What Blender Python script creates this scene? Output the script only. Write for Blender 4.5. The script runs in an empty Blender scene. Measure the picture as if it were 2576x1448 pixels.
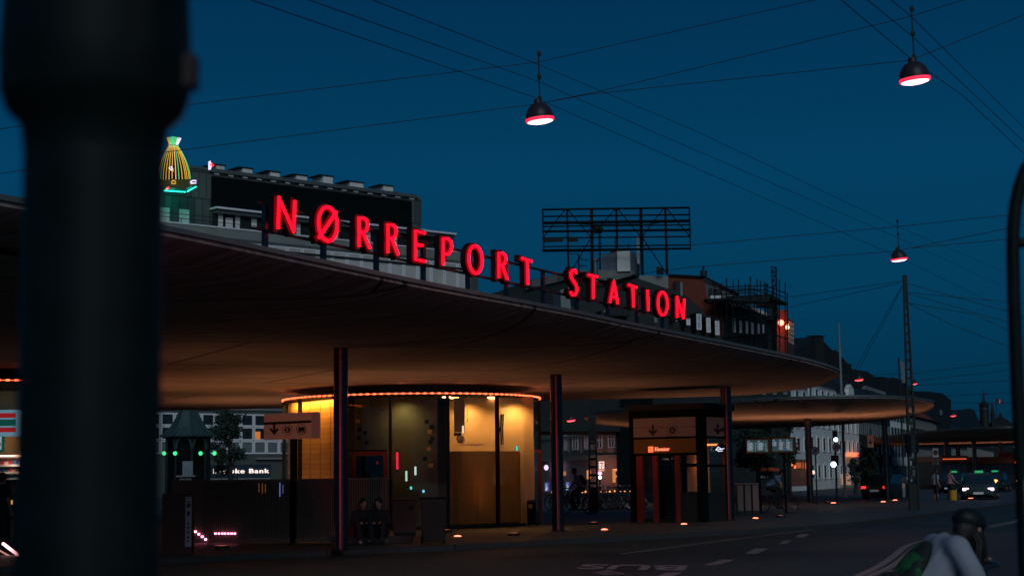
import bpy, bmesh, math, random
from math import sin, cos, pi, radians, sqrt, atan2
from mathutils import Vector as V, Matrix
random.seed(7)
SC = bpy.context.scene
COL = SC.collection
# ---------------------------------------------------------------- camera
F = 4000.0; CAMH = 1.5; HC = 1197.0; ROLL = 0.013
PITCH = math.atan((HC-724)/F)
CAM = V((0, 0, CAMH))
fw = V((0, cos(PITCH), sin(PITCH))); up = V((0, -sin(PITCH), cos(PITCH))); rt = V((1, 0, 0))
EX = rt*cos(ROLL)-up*sin(ROLL); EY = rt*sin(ROLL)+up*cos(ROLL)
EX, EY = rt*cos(ROLL)+up*sin(ROLL), -rt*sin(ROLL)+up*cos(ROLL)
EX, EY = rt*cos(ROLL)-up*sin(ROLL), rt*sin(ROLL)+up*cos(ROLL)
cd = bpy.data.cameras.new('camera'); co = bpy.data.objects.new('camera', cd); COL.objects.link(co)
m = Matrix((EX, EY, -fw)).transposed().to_4x4(); m.translation = CAM
co.matrix_world = m
cd.sensor_width = 36; cd.lens = 36*F/2575.0; cd.clip_end = 5000; cd.clip_start = 0.1
cd.dof.use_dof = True; cd.dof.focus_distance = 38; cd.dof.aperture_fstop = 2.6
SC.camera = co
def ray(u, v):
    return fw + EX*((u-1287.5)/F) + EY*((724-v)/F)
def P(u, v, d):                       # point of the place seen at (u,v) standing d metres out
    r = ray(u, v); return CAM + r*(d/r.y)
def G(u, v, z=0.0):                   # ... lying at height z
    r = ray(u, v); return CAM + r*((z-CAMH)/r.z)
def Hz(u): return HC-ROLL*(u-1287.5)
class PL:                             # an upright plane of the place: s along it, z up, n towards the street
    def __init__(s, p, t):
        s.p = V((p[0], p[1])); s.t = V((t[0], t[1])).normalized()
        n = V((s.t.y, -s.t.x))
        if n.dot(-s.p) < 0: n = -n
        s.n = n
    def sz(s, u, v):
        r = ray(u, v); d2 = V((r.x, r.y)); k = (s.p).dot(s.n)/d2.dot(s.n)
        h = CAM+r*k; return (V((h.x, h.y))-s.p).dot(s.t), h.z
    def w(s, a, z, n=0.0):
        q = s.p+s.t*a+s.n*n; return V((q.x, q.y, z))
    def pt(s, u, v, n=0.0):
        a, z = s.sz(u, v); return s.w(a, z, n)
def PLu(u0, d0, u1, d1):
    a = P(u0, Hz(u0), d0); b = P(u1, Hz(u1), d1)
    return PL((a.x, a.y), (b.x-a.x, b.y-a.y))
# ---------------------------------------------------------------- mesh builder
ORI = {}
class MB:
    def __init__(s): s.v = []; s.f = []
    def add(s, vs, fs):
        o = len(s.v); s.v += [V(q) for q in vs]; s.f += [tuple(i+o for i in f) for f in fs]; return s
    def hexa(s, c):
        return s.add(c, [(0,3,2,1),(4,5,6,7),(0,1,5,4),(1,2,6,5),(2,3,7,6),(3,0,4,7)])
    def box(s, c, d, rz=0.0, M=None):
        R = Matrix.Rotation(rz, 3, 'Z') if M is None else M
        c = V(c); x, y, z = d[0]/2, d[1]/2, d[2]/2
        return s.hexa([c+R@V(q) for q in ((-x,-y,-z),(x,-y,-z),(x,y,-z),(-x,y,-z),(-x,-y,z),(x,-y,z),(x,y,z),(-x,y,z))])
    def sbox(s, pl, s0, s1, z0, z1, n0, n1):
        return s.hexa([pl.w(s0,z0,n0), pl.w(s1,z0,n0), pl.w(s1,z0,n1), pl.w(s0,z0,n1), pl.w(s0,z1,n0), pl.w(s1,z1,n0), pl.w(s1,z1,n1), pl.w(s0,z1,n1)])
    def pbox(s, pl, u0, v0, u1, v1, n0, n1):
        a, za = pl.sz(u0, v0); b, zb = pl.sz(u1, v1)
        return s.sbox(pl, min(a,b), max(a,b), min(za,zb), max(za,zb), n0, n1)
    def prism(s, pts, vec):
        n = len(pts); vec = V(vec)
        return s.add([V(p) for p in pts]+[V(p)+vec for p in pts], [tuple(range(n-1,-1,-1)), tuple(range(n,2*n))]+[(i,(i+1)%n,(i+1)%n+n,i+n) for i in range(n)])
    def ppoly(s, pl, uv, n0, n1, tilt=0.0):
        q = [pl.sz(*p) for p in uv]; zt = max(z for a, z in q)
        fr = [pl.w(a, z, n1+tilt*(zt-z)) for a, z in q]; bk = [pl.w(a, z, n0) for a, z in q]; n = len(q)
        return s.add(fr+bk, [tuple(range(n)), tuple(range(2*n-1,n-1,-1))]+[(i,i+n,(i+1)%n+n,(i+1)%n) for i in range(n)])
    def tube(s, pts, r, seg=8, closed=False):
        pts = [V(p) for p in pts]; n = len(pts)
        rs = r if isinstance(r, (list, tuple)) else [r]*n
        rings = []; prev = None
        for i, p in enumerate(pts):
            if closed: t = pts[(i+1)%n]-pts[i-1]
            elif i == 0: t = pts[1]-p
            elif i == n-1: t = p-pts[i-1]
            else: t = pts[i+1]-pts[i-1]
            if t.length < 1e-9: t = V((0,0,1))
            t.normalize()
            a = prev if prev is not None else (V((0,0,1)) if abs(t.z) < .9 else V((1,0,0)))
            x = a-t*a.dot(t)
            if x.length < 1e-6: x = t.orthogonal()
            x.normalize(); y = t.cross(x); prev = x
            rings.append([p+(x*cos(2*pi*k/seg)+y*sin(2*pi*k/seg))*rs[i] for k in range(seg)])
        vs = [q for R in rings for q in R]; fs = []
        for i in range(n if closed else n-1):
            j = (i+1)%n
            for k in range(seg):
                fs.append((i*seg+k, i*seg+(k+1)%seg, j*seg+(k+1)%seg, j*seg+k))
        if not closed: fs += [tuple(range(seg-1,-1,-1)), tuple((n-1)*seg+k for k in range(seg))]
        return s.add(vs, fs)
    def lathe(s, c, prof, seg=24, rot=0.0, a0=0.0, a1=2*pi, M=None):
        full = abs(a1-a0-2*pi) < 1e-6; c = V(c); m_ = seg if full else seg+1; vs = []
        for (r, z) in prof:
            for k in range(m_):
                a = rot+a0+(a1-a0)*k/seg
                q = V((r*cos(a), r*sin(a), z)); vs.append(c+(M@q if M else q))
        fs = []
        for i in range(len(prof)-1):
            for k in range(seg):
                k2 = (k+1)%m_; fs.append((i*m_+k, i*m_+k2, (i+1)*m_+k2, (i+1)*m_+k))
        if full:
            if prof[0][0] > 1e-6: fs.append(tuple(range(m_-1,-1,-1)))
            if prof[-1][0] > 1e-6: fs.append(tuple((len(prof)-1)*m_+k for k in range(m_)))
        return s.add(vs, fs)
    def ell(s, c, r, seg=12, M=None):
        c = V(c); n = seg//2; vs = []; fs = []
        for i in range(n+1):
            t = pi*i/n
            for k in range(seg):
                a = 2*pi*k/seg; q = V((r[0]*sin(t)*cos(a), r[1]*sin(t)*sin(a), r[2]*cos(t))); vs.append(c+(M@q if M else q))
        for i in range(n):
            for k in range(seg):
                fs.append((i*seg+k, (i+1)*seg+k, (i+1)*seg+(k+1)%seg, i*seg+(k+1)%seg))
        return s.add(vs, fs)
    def cap(s, p0, r0, p1, r1, seg=10):
        p0 = V(p0); p1 = V(p1); d = (p1-p0)
        if d.length < 1e-6: return s.ell(p0, (r0,r0,r0), seg)
        t = d.normalized(); pts = []; rs = []
        for a in (1.0,.85,.5,.0): pts.append(p0-t*r0*a*.98); rs.append(max(r0*sqrt(max(0,1-a*a)), .0008))
        for a in (.0,.5,.85,1.0): pts.append(p1+t*r1*a*.98); rs.append(max(r1*sqrt(max(0,1-a*a)), .0008))
        return s.tube(pts, rs, seg)
    def torus(s, c, R, r, seg=28, M=None, sg=6):
        c = V(c); pts = []
        for k in range(seg):
            a = 2*pi*k/seg; q = V((R*cos(a), R*sin(a), 0)); pts.append(c+(M@q if M else q))
        return s.tube(pts, r, sg, closed=True)
    def build(s, name, mat, parent=None, smooth=False, origin=None, bevel=0.0, remesh=0.0, weld=False):
        me = bpy.data.meshes.new(name)
        if parent is not None: o0 = ORI[parent]
        elif origin is not None: o0 = V(origin)
        else:
            xs = [q.x for q in s.v]; ys = [q.y for q in s.v]; o0 = V(((min(xs)+max(xs))/2, (min(ys)+max(ys))/2, min(q.z for q in s.v)))
        me.from_pydata([tuple(q-o0) for q in s.v], [], s.f)
        bm = bmesh.new(); bm.from_mesh(me)
        bmesh.ops.remove_doubles(bm, verts=bm.verts, dist=1e-5)
        bmesh.ops.recalc_face_normals(bm, faces=bm.faces)
        if bevel: bmesh.ops.bevel(bm, geom=[e for e in bm.edges if len(e.link_faces) == 2 and e.calc_face_angle(0) > .6], offset=bevel, segments=2, affect='EDGES', profile=.6)
        bm.to_mesh(me); bm.free()
        o = bpy.data.objects.new(name, me); COL.objects.link(o)
        if remesh:
            md = o.modifiers.new('r', 'REMESH'); md.mode = 'VOXEL'; md.voxel_size = remesh; md.use_smooth_shade = True
            sm = o.modifiers.new('s', 'SMOOTH'); sm.factor = .5; sm.iterations = 3
            dg = bpy.context.evaluated_depsgraph_get(); dg.update()
            nm = bpy.data.meshes.new_from_object(o.evaluated_get(dg)); o.modifiers.clear(); o.data = nm; me = nm
            me.name = name; smooth = True
        me.materials.clear(); me.materials.append(mat)
        if smooth:
            me.polygons.foreach_set('use_smooth', [True]*len(me.polygons))
            if not remesh:
                try: me.set_sharp_from_angle(angle=radians(42))
                except Exception: pass
        if parent is not None: o.parent = parent; ORI[o] = o0
        else: o.location = o0; ORI[o] = o0
        return o
def tag(o, label=None, cat=None, group=None, kind=None):
    if label: o['label'] = label
    if cat: o['category'] = cat
    if group: o['group'] = group
    if kind: o['kind'] = kind
    return o
def thing(name, label, cat, loc=(0,0,0), group=None):
    o = bpy.data.objects.new(name, None); COL.objects.link(o); o.location = V(loc); ORI[o] = V(loc)
    o.empty_display_size = .2
    return tag(o, label, cat, group)
def copy_tree(o, parent=None):
    c = o.copy(); COL.objects.link(c)
    if parent is not None: c.parent = parent
    for ch in [x for x in o.children]: copy_tree(ch, c)
    return c
def dup(o, loc, rz=0.0, label=None, sc=None):
    c = copy_tree(o); c.location = V(loc); c.rotation_euler = (0, 0, rz)
    if label: c['label'] = label
    if sc: c.scale = (sc, sc, sc)
    return c
# ---------------------------------------------------------------- materials
def mat(name, col, rough=.7, metal=0.0, var=.25, scale=3.0, bump=.0, spec=.3, stretch=(1,1,1), emit=None, estr=0):
    m = bpy.data.materials.new(name); m.use_nodes = True; nt = m.node_tree; b = nt.nodes['Principled BSDF']
    b.inputs['Roughness'].default_value = rough; b.inputs['Metallic'].default_value = metal
    b.inputs['Specular IOR Level'].default_value = spec
    tc = nt.nodes.new('ShaderNodeTexCoord'); mp = nt.nodes.new('ShaderNodeMapping'); mp.inputs['Scale'].default_value = stretch
    nz = nt.nodes.new('ShaderNodeTexNoise'); nz.inputs['Scale'].default_value = scale; nz.inputs['Detail'].default_value = 5
    rp = nt.nodes.new('ShaderNodeMixRGB'); rp.blend_type = 'MIX'
    rp.inputs[1].default_value = tuple(c*(1-var) for c in col)+(1,); rp.inputs[2].default_value = tuple(min(1, c*(1+var)) for c in col)+(1,)
    nt.links.new(tc.outputs['Object'], mp.inputs[0]); nt.links.new(mp.outputs[0], nz.inputs['Vector'])
    nt.links.new(nz.outputs['Fac'], rp.inputs[0]); nt.links.new(rp.outputs[0], b.inputs['Base Color'])
    if bump:
        bp = nt.nodes.new('ShaderNodeBump'); bp.inputs['Strength'].default_value = bump; bp.inputs['Distance'].default_value = .02
        nt.links.new(nz.outputs['Fac'], bp.inputs['Height']); nt.links.new(bp.outputs[0], b.inputs['Normal'])
    if emit:
        b.inputs['Emission Color'].default_value = tuple(emit)+(1,); b.inputs['Emission Strength'].default_value = estr
    m['_rp'] = 1
    return m
def emis(name, col, st):
    m = bpy.data.materials.new(name); m.use_nodes = True; nt = m.node_tree; nt.nodes.clear()
    e = nt.nodes.new('ShaderNodeEmission'); o = nt.nodes.new('ShaderNodeOutputMaterial')
    e.inputs[0].default_value = tuple(col)+(1,); e.inputs[1].default_value = st
    nt.links.new(e.outputs[0], o.inputs[0]); return m
def glass(name, tint=(1,1,1), gl=.12, rough=.02):
    m = bpy.data.materials.new(name); m.use_nodes = True; nt = m.node_tree; nt.nodes.clear()
    t = nt.nodes.new('ShaderNodeBsdfTransparent'); g = nt.nodes.new('ShaderNodeBsdfGlossy'); x = nt.nodes.new('ShaderNodeMixShader')
    o = nt.nodes.new('ShaderNodeOutputMaterial'); lw = nt.nodes.new('ShaderNodeLayerWeight'); lw.inputs[0].default_value = .5; pw = nt.nodes.new('ShaderNodeMath'); pw.operation = 'POWER'; pw.inputs[1].default_value = 5; p2 = nt.nodes.new('ShaderNodeMath'); p2.operation = 'MULTIPLY'; p2.inputs[1].default_value = .35; nt.links.new(lw.outputs['Facing'], pw.inputs[0]); nt.links.new(pw.outputs[0], p2.inputs[0])
    mt = nt.nodes.new('ShaderNodeMath'); mt.operation = 'ADD'; mt.inputs[1].default_value = gl
    t.inputs[0].default_value = tuple(tint)+(1,); g.inputs['Roughness'].default_value = rough
    nt.links.new(p2.outputs[0], mt.inputs[0]); nt.links.new(mt.outputs[0], x.inputs[0])
    nt.links.new(t.outputs[0], x.inputs[1]); nt.links.new(g.outputs[0], x.inputs[2]); nt.links.new(x.outputs[0], o.inputs[0]); return m
def bricky(name, c1, c2, mortar, scale, bw=.5, rh=.25, rough=.6, msize=.02, offset=.5, spec=.3):
    m = mat(name, c1, rough, spec=spec); nt = m.node_tree; b = nt.nodes['Principled BSDF']
    tc = nt.nodes.new('ShaderNodeTexCoord'); mp = nt.nodes.new('ShaderNodeMapping')
    # wall coordinates: run along the ground, up the wall
    sx = nt.nodes.new('ShaderNodeSeparateXYZ'); ad = nt.nodes.new('ShaderNodeMath'); ad.operation = 'ADD'; cx = nt.nodes.new('ShaderNodeCombineXYZ')
    nt.links.new(tc.outputs['Object'], sx.inputs[0]); nt.links.new(sx.outputs[0], ad.inputs[0]); nt.links.new(sx.outputs[1], ad.inputs[1])
    nt.links.new(ad.outputs[0], cx.inputs[0]); nt.links.new(sx.outputs[2], cx.inputs[1])
    br = nt.nodes.new('ShaderNodeTexBrick'); br.inputs['Scale'].default_value = scale
    br.inputs['Color1'].default_value = tuple(c1)+(1,); br.inputs['Color2'].default_value = tuple(c2)+(1,); br.inputs['Mortar'].default_value = tuple(mortar)+(1,)
    br.inputs['Brick Width'].default_value = bw; br.inputs['Row Height'].default_value = rh; br.inputs['Mortar Size'].default_value = msize; br.offset = offset
    nt.links.new(cx.outputs[0], br.inputs['Vector']); nt.links.new(br.outputs['Color'], b.inputs['Base Color']); return m
M = dict(
 metal_dark=mat('dark_metal', (.010,.016,.017), .5, .2, spec=.25),
 post=mat('foreground_post_paint', (.004,.010,.010), .5, .0, var=.5, scale=14, spec=.10),
 wire=mat('wire_rubber', (.02,.035,.035), .8),
 steel=mat('brushed_steel', (.085,.08,.075), .22, .95, var=.35, scale=5, stretch=(1,1,.08), spec=.3),
 housing=mat('sign_housing_paint', (.006,.006,.008), .6, spec=.1),
 face=mat('letter_face_glow_tint', (.07,.004,.008), .5, spec=.2),  # red tint stands for the tube's glow on the letter fronts
 neon=emis('red_neon', (1.0,.0015,.010), 5),
 flash=mat('zinc_flashing', (.13,.16,.15), .5, .5, var=.3, scale=2, bump=.1),
 asphalt=mat('asphalt', (.026,.052,.036), .8, var=.3, scale=2.2, bump=.3, spec=.35),
 plaza=mat('plaza_paving', (.12,.14,.11), .62, var=.22, scale=1.6, bump=.15),
 kerb=mat('granite_kerb', (.03,.035,.035), .7, var=.3, scale=8),
 paint=mat('road_paint', (.16,.145,.14), .7, var=.35, scale=5),
 zincclad=bricky('zinc_cladding', (.055,.07,.07), (.11,.115,.11), (.018,.022,.022), 1.0, 1.15, 2.6, .5, .05),
 black=mat('black_board', (.003,.007,.007), .8, spec=.05),
 rowpane=mat('grey_curtained_pane', (.50,.49,.45), .35, var=.35, scale=.4, spec=.5),
 white=mat('white_paint', (.74,.76,.76), .55, var=.12),
 curtain=mat('pale_curtained_pane', (.74,.72,.66), .35, var=.25, scale=.5, spec=.5),
 darkpane=mat('dark_window_pane', (.02,.03,.035), .08, spec=.8, var=.3),
 bankwall=mat('grey_render', (.07,.09,.08), .8, var=.3, scale=.6),
 parapet=mat('pale_concrete', (.20,.22,.20), .8, var=.25, scale=.8),
 brick=bricky('red_brick', (.20,.035,.018), (.15,.028,.016), (.08,.04,.03), 3.0, .5, .22, .85),
 slate=bricky('slate_roof', (.014,.020,.020), (.010,.015,.015), (.006,.009,.009), 1.5, .5, .3, .6),
 stone=mat('pale_stone', (.17,.18,.16), .8, var=.3, scale=.5, bump=.2),
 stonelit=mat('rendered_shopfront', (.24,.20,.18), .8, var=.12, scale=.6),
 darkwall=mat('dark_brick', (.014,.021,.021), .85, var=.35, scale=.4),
 whitewall=mat('white_render', (.72,.74,.70), .8, var=.15, scale=.5),
 copper=mat('green_copper', (.035,.075,.075), .55, .2, var=.35, scale=2),
 foliage=mat('foliage', (.022,.045,.028), .8, var=.5, scale=2),
 bark=mat('bark', (.03,.028,.024), .9, bump=.4),
 skin=mat('skin', (.30,.17,.12), .55, var=.08),
 hair=mat('dark_hair', (.012,.010,.010), .6, var=.3, scale=20),
 cloth_white=mat('white_cotton', (.22,.25,.30), .85, var=.25, scale=6, bump=.6),
 cloth_blue=mat('light_blue_cotton', (.10,.20,.34), .85, var=.12),
 cloth_dark=mat('dark_cloth', (.014,.017,.02), .85, var=.3),
 cloth_pink=mat('pink_cloth', (.30,.17,.18), .85, var=.1),
 shoe=mat('pale_shoe', (.30,.26,.25), .7),
 rubber=mat('rubber', (.012,.013,.014), .8),
 chrome=mat('chrome', (.18,.18,.18), .2, 1.0),
 bikeframe=mat('bicycle_enamel', (.03,.04,.045), .35, .2),
 plastic=mat('dark_bin_plastic', (.005,.009,.009), .5),
 redbin=mat('brownish_red_cabinet', (.12,.045,.04), .6, var=.3, scale=2),
 greypanel=mat('pale_grey_bin_panel', (.20,.15,.13), .6, var=.15),
 amber=mat('amber_sign_panel', (.38,.20,.14), .6, var=.1, emit=(1,.36,.27), estr=.045),  # faint emission brightens the panel, which hangs in shade
 amberk=mat('dull_amber_panel', (.15,.10,.08), .6, var=.12, emit=(1,.5,.36), estr=.014),  # weak emission added so the kiosk panels look lit
 signink=mat('sign_ink', (.02,.012,.012), .6),
 brass=mat('brass_band', (.20,.125,.04), .45, .5, var=.2, scale=1.5),
 redlitframe=mat('red_lit_door_frame', (.20,.035,.025), .45, .2, var=.15),  # red base colour stands in for red light reflected on the frames
 glass=glass('clear_glass', (.92,.95,.9), .03),
 darkglass=glass('smoked_glass', (.30,.36,.30), .08),
 yellow=mat('yellow_paint', (.55,.30,.02), .6),
 rib=mat('ribbed_dark_steel', (.16,.13,.10), .5, .2, var=.2),
)

def paving(name, col, bw_, rh, rot=0.0, rough=.6):
    m = mat(name, col, rough, var=.3, scale=1.1, bump=.1, spec=.35); nt = m.node_tree; b = nt.nodes['Principled BSDF']
    old = b.inputs['Base Color'].links[0].from_socket
    tc = nt.nodes.new('ShaderNodeTexCoord'); mp = nt.nodes.new('ShaderNodeMapping'); mp.inputs['Rotation'].default_value = (0,0,rot)
    br = nt.nodes.new('ShaderNodeTexBrick'); br.inputs['Scale'].default_value = 1; br.inputs['Brick Width'].default_value = bw_; br.inputs['Row Height'].default_value = rh; br.inputs['Mortar Size'].default_value = .012
    br.inputs['Color1'].default_value = (1,1,1,1); br.inputs['Color2'].default_value = (.68,.68,.68,1); br.inputs['Mortar'].default_value = (.3,.3,.3,1)
    nt.links.new(tc.outputs['Object'], mp.inputs[0]); nt.links.new(mp.outputs[0], br.inputs['Vector'])
    mu = nt.nodes.new('ShaderNodeMixRGB'); mu.blend_type = 'MULTIPLY'; mu.inputs[0].default_value = 1
    nt.links.new(old, mu.inputs[1]); nt.links.new(br.outputs['Color'], mu.inputs[2]); nt.links.new(mu.outputs[0], b.inputs['Base Color'])
    return m
M['plaza'] = paving('plaza_slabs', (.050,.062,.058), 1.2, .6, radians(-63))
def patchy(name, c1, c2):
    m = mat(name, c1, .7, var=.3, scale=30, bump=.35, spec=.4); nt = m.node_tree; b = nt.nodes['Principled BSDF']
    old = b.inputs['Base Color'].links[0].from_socket
    tc = nt.nodes.new('ShaderNodeTexCoord'); n2 = nt.nodes.new('ShaderNodeTexNoise'); n2.inputs['Scale'].default_value = .16; n2.inputs['Detail'].default_value = 7; n2.inputs['Roughness'].default_value = .7
    nt.links.new(tc.outputs['Object'], n2.inputs['Vector'])
    r2 = nt.nodes.new('ShaderNodeValToRGB'); r2.color_ramp.elements[0].position = .42; r2.color_ramp.elements[0].color = (.6,.6,.6,1); r2.color_ramp.elements[1].position = .62; r2.color_ramp.elements[1].color = (1.5,1.35,1.3,1)
    nt.links.new(n2.outputs['Fac'], r2.inputs[0]); mu = nt.nodes.new('ShaderNodeMixRGB'); mu.blend_type = 'MULTIPLY'; mu.inputs[0].default_value = 1
    nt.links.new(old, mu.inputs[1]); nt.links.new(r2.outputs[0], mu.inputs[2]); nt.links.new(mu.outputs[0], b.inputs['Base Color'])
    vo = nt.nodes.new('ShaderNodeTexVoronoi'); vo.feature = 'DISTANCE_TO_EDGE'; vo.inputs['Scale'].default_value = .35; nt.links.new(tc.outputs['Object'], vo.inputs['Vector'])
    r3 = nt.nodes.new('ShaderNodeMapRange'); r3.inputs['From Max'].default_value = .012; r3.inputs['To Min'].default_value = .45; nt.links.new(vo.outputs['Distance'], r3.inputs['Value'])
    m2 = nt.nodes.new('ShaderNodeMixRGB'); m2.blend_type = 'MULTIPLY'; m2.inputs[0].default_value = 1; nt.links.new(mu.outputs[0], m2.inputs[1]); nt.links.new(r3.outputs[0], m2.inputs[2]); nt.links.new(m2.outputs[0], b.inputs['Base Color'])
    rr = nt.nodes.new('ShaderNodeMapRange'); rr.inputs['To Min'].default_value = .45; rr.inputs['To Max'].default_value = .85; nt.links.new(n2.outputs['Fac'], rr.inputs['Value']); nt.links.new(rr.outputs[0], b.inputs['Roughness'])
    return m
M['asphalt'] = patchy('asphalt', (.014,.026,.024), None)
# ---------------------------------------------------------------- sky and light
w = bpy.data.worlds.new('World'); SC.world = w; w.use_nodes = True
nt = w.node_tree; bg = nt.nodes['Background']
sky = nt.nodes.new('ShaderNodeTexSky'); sky.sky_type = 'NISHITA'; sky.sun_disc = False
sky.sun_elevation = radians(2.0); sky.sun_rotation = radians(205); sky.air_density = 1.2; sky.ozone_density = 6
bw = nt.nodes.new('ShaderNodeRGBToBW'); nt.links.new(sky.outputs[0], bw.inputs[0])
mr = nt.nodes.new('ShaderNodeMapRange'); mr.inputs['From Min'].default_value = 0; mr.inputs['From Max'].default_value = 2.0
mr.inputs['To Min'].default_value = .93; mr.inputs['To Max'].default_value = 1.05; nt.links.new(bw.outputs[0], mr.inputs['Value'])
tc = nt.nodes.new('ShaderNodeTexCoord'); sx = nt.nodes.new('ShaderNodeSeparateXYZ'); nt.links.new(tc.outputs['Generated'], sx.inputs[0])
cr = nt.nodes.new('ShaderNodeValToRGB'); nt.links.new(sx.outputs[2], cr.inputs[0])
E = cr.color_ramp.elements
E[0].position = 0.0; E[0].color = (.0006, .028, .066, 1)
E[1].position = 1.0; E[1].color = (.0004, .02, .06, 1)
for p_, c_ in ((.035, (.0008,.032,.072,1)), (.11, (.001,.047,.108,1)), (.19, (.0009,.050,.124,1)), (.30, (.0006,.032,.090,1))):
    e_ = E.new(p_); e_.color = c_
mx = nt.nodes.new('ShaderNodeVectorMath'); mx.operation = 'MULTIPLY'
nt.links.new(cr.outputs[0], mx.inputs[0]); nt.links.new(mr.outputs[0], mx.inputs[1])
nt.links.new(mx.outputs[0], bg.inputs[0]); bg.inputs[1].default_value = .98
sl = bpy.data.lights.new('dusk_light', 'SUN'); sl.energy = .85; sl.angle = radians(40); sl.color = (.80, .91, 1.0)
so = bpy.data.objects.new('dusk_light', sl); COL.objects.link(so)
so.rotation_euler = V((-.20, 1.0, -.62)).to_track_quat('-Z', 'Y').to_euler()
def spot(name, loc, to, en, size=120, col=(1,.42,.16), parent=None, blend=.9, rad=.1):
    l = bpy.data.lights.new(name, 'SPOT'); l.energy = en; l.spot_size = radians(size); l.spot_blend = blend; l.color = col; l.shadow_soft_size = rad
    o = bpy.data.objects.new(name, l); COL.objects.link(o); o.location = V(loc)-(ORI[parent] if parent else V((0,0,0)))
    if parent: o.parent = parent
    o.rotation_euler = (V(to)-V(loc)).to_track_quat('-Z', 'Y').to_euler(); return o
def plight(name, loc, en, col=(1,.5,.2), rad=.1, parent=None):
    l = bpy.data.lights.new(name, 'POINT'); l.energy = en; l.color = col; l.shadow_soft_size = rad
    o = bpy.data.objects.new(name, l); COL.objects.link(o); o.location = V(loc)-(ORI[parent] if parent else V((0,0,0)))
    if parent: o.parent = parent
    return o
# ---------------------------------------------------------------- ground, pavement, road
RZ = -.12
b = MB(); N = 1200.0
b.add([(-N,-300,RZ),(N,-300,RZ),(N,2400,RZ),(-N,2400,RZ)], [(0,1,2,3)]); o = b.build('road', M['asphalt']); tag(o, kind='structure')
kl = [(-900,1480),(-300,1440),(200,1412),(640,1390),(975,1375),(1135,1369),(1415,1354),(1700,1339),(1918,1328),(2120,1314),(2330,1291),(2500,1270),(2700,1245)]
kp = [G(u, v, 0.0) for u, v in kl]
far = [V((260,380,0)), V((-260,380,0)), V((-260,60,0)), V((-60,20,0))]
b = MB(); b.prism([V((p.x,p.y,RZ-.02)) for p in kp+far], (0,0,-RZ+.02)); o = b.build('pavement', M['plaza']); tag(o, kind='structure')
b = MB()
for i in range(len(kp)-1):
    a, c = kp[i], kp[i+1]; d = (c-a).normalized(); n = V((d.y,-d.x,0)); L = (c-a).length; k = max(1, int(L/1.2)) if i > 1 and L < 60 else 1
    for j in range(k):
        q0 = a+d*(L*j/k+.008); q1 = a+d*(L*(j+1)/k-.008)
        b.hexa([q0+V((0,0,RZ-.01)), q1+V((0,0,RZ-.01)), q1+n*.14+V((0,0,RZ-.01)), q0+n*.14+V((0,0,RZ-.01)), q0+V((0,0,.004)), q1+V((0,0,.004)), q1+n*.14+V((0,0,-.006)), q0+n*.14+V((0,0,-.006))])
o = b.build('kerb', M['kerb']); tag(o, kind='structure')
zl = RZ+.004
def strip(b, uv, w_):
    pts = [G(u, v, zl) for u, v in uv]
    for i in range(len(pts)-1):
        pass
    L = []; R = []
    for i, p in enumerate(pts):
        t = (pts[min(i+1, len(pts)-1)]-pts[max(i-1, 0)]).normalized(); n = V((t.y,-t.x,0)); L.append(p+n*w_/2); R.append(p-n*w_/2)
    b.add(L+R, [(i, i+1, i+1+len(pts), i+len(pts)) for i in range(len(pts)-1)])
def z5(x, y): return ((3300+x/3.236)/1.5904, (1950+y/3.236)/1.5904)
def z8(x, y): return ((2200+x/2.1467)/1.5904, (2050+y/2.1467)/1.5904)
b = MB()
strip(b, [(1560,1392),(1824,1357),(2040,1331),(2201,1311),(2400,1283),(2575,1257),(2700,1238)], .11)
strip(b, [z5(*q) for q in ((380,1150),(560,1075),(700,1005),(820,930),(900,868),(960,815),(1020,765),(1120,718),(1250,688),(1450,655))], .15)
strip(b, [z5(*q) for q in ((540,1150),(690,1085),(800,1040),(920,975),(1010,905),(1080,835),(1150,780),(1240,730),(1330,700),(1450,668))], .15)
strip(b, [z5(*q) for q in ((2130,487),(2350,450),(2576,400),(2800,350))], .13)
strip(b, [z5(*q) for q in ((2130,506),(2350,468),(2576,420),(2800,372))], .13)
strip(b, [z5(*q) for q in ((800,1080),(950,1055),(1110,1028))], .13)
strip(b, [z5(*q) for q in ((2200,240),(2340,222),(2480,203))], .18)
strip(b, [z5(*q) for q in ((1750,240),(2000,228),(2180,210))], .12)
for qd in (((1670,348),(1760,303),(1880,303),(1775,348)), ((1320,446),(1480,398),(1585,400),(1430,446)), ((1960,266),(2010,236),(2075,236),(2020,266)), ((2100,208),(2150,180),(2230,180),(2180,208)), ((860,560),(990,512),(1135,508),(1010,560)), ((360,512),(500,490),(650,518),(560,526)), ((360,512),(470,530),(640,524),(500,492))):
    b.add([G(*z8(*q), zl) for q in qd], [(0,1,2,3)])
o = b.build('road_markings', M['paint']); tag(o, kind='structure')
# ---------------------------------------------------------------- writing
_tc = {}
def glyphs(txt, depth=.06, bold=0.0, space=1.0):
    k = (txt, bold, space)
    if k in _tc: return _tc[k]
    cu = bpy.data.curves.new('t', 'FONT'); cu.body = txt; cu.size = 1; cu.extrude = .5; cu.offset = bold; cu.space_character = space
    o = bpy.data.objects.new('t', cu); COL.objects.link(o)
    dg = bpy.context.evaluated_depsgraph_get(); me = bpy.data.meshes.new_from_object(o.evaluated_get(dg))
    vs = [v.co.copy() for v in me.vertices]; fs = [tuple(p.vertices) for p in me.polygons]
    bpy.data.objects.remove(o); bpy.data.meshes.remove(me); bpy.data.curves.remove(cu)
    x0 = min(v.x for v in vs); x1 = max(v.x for v in vs); y0 = min(v.y for v in vs); y1 = max(v.y for v in vs)
    vs = [V(((v.x-x0)/(x1-x0), (v.y-y0)/(y1-y0), v.z+.5)) for v in vs]; _tc[k] = (vs, fs); return _tc[k]
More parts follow.
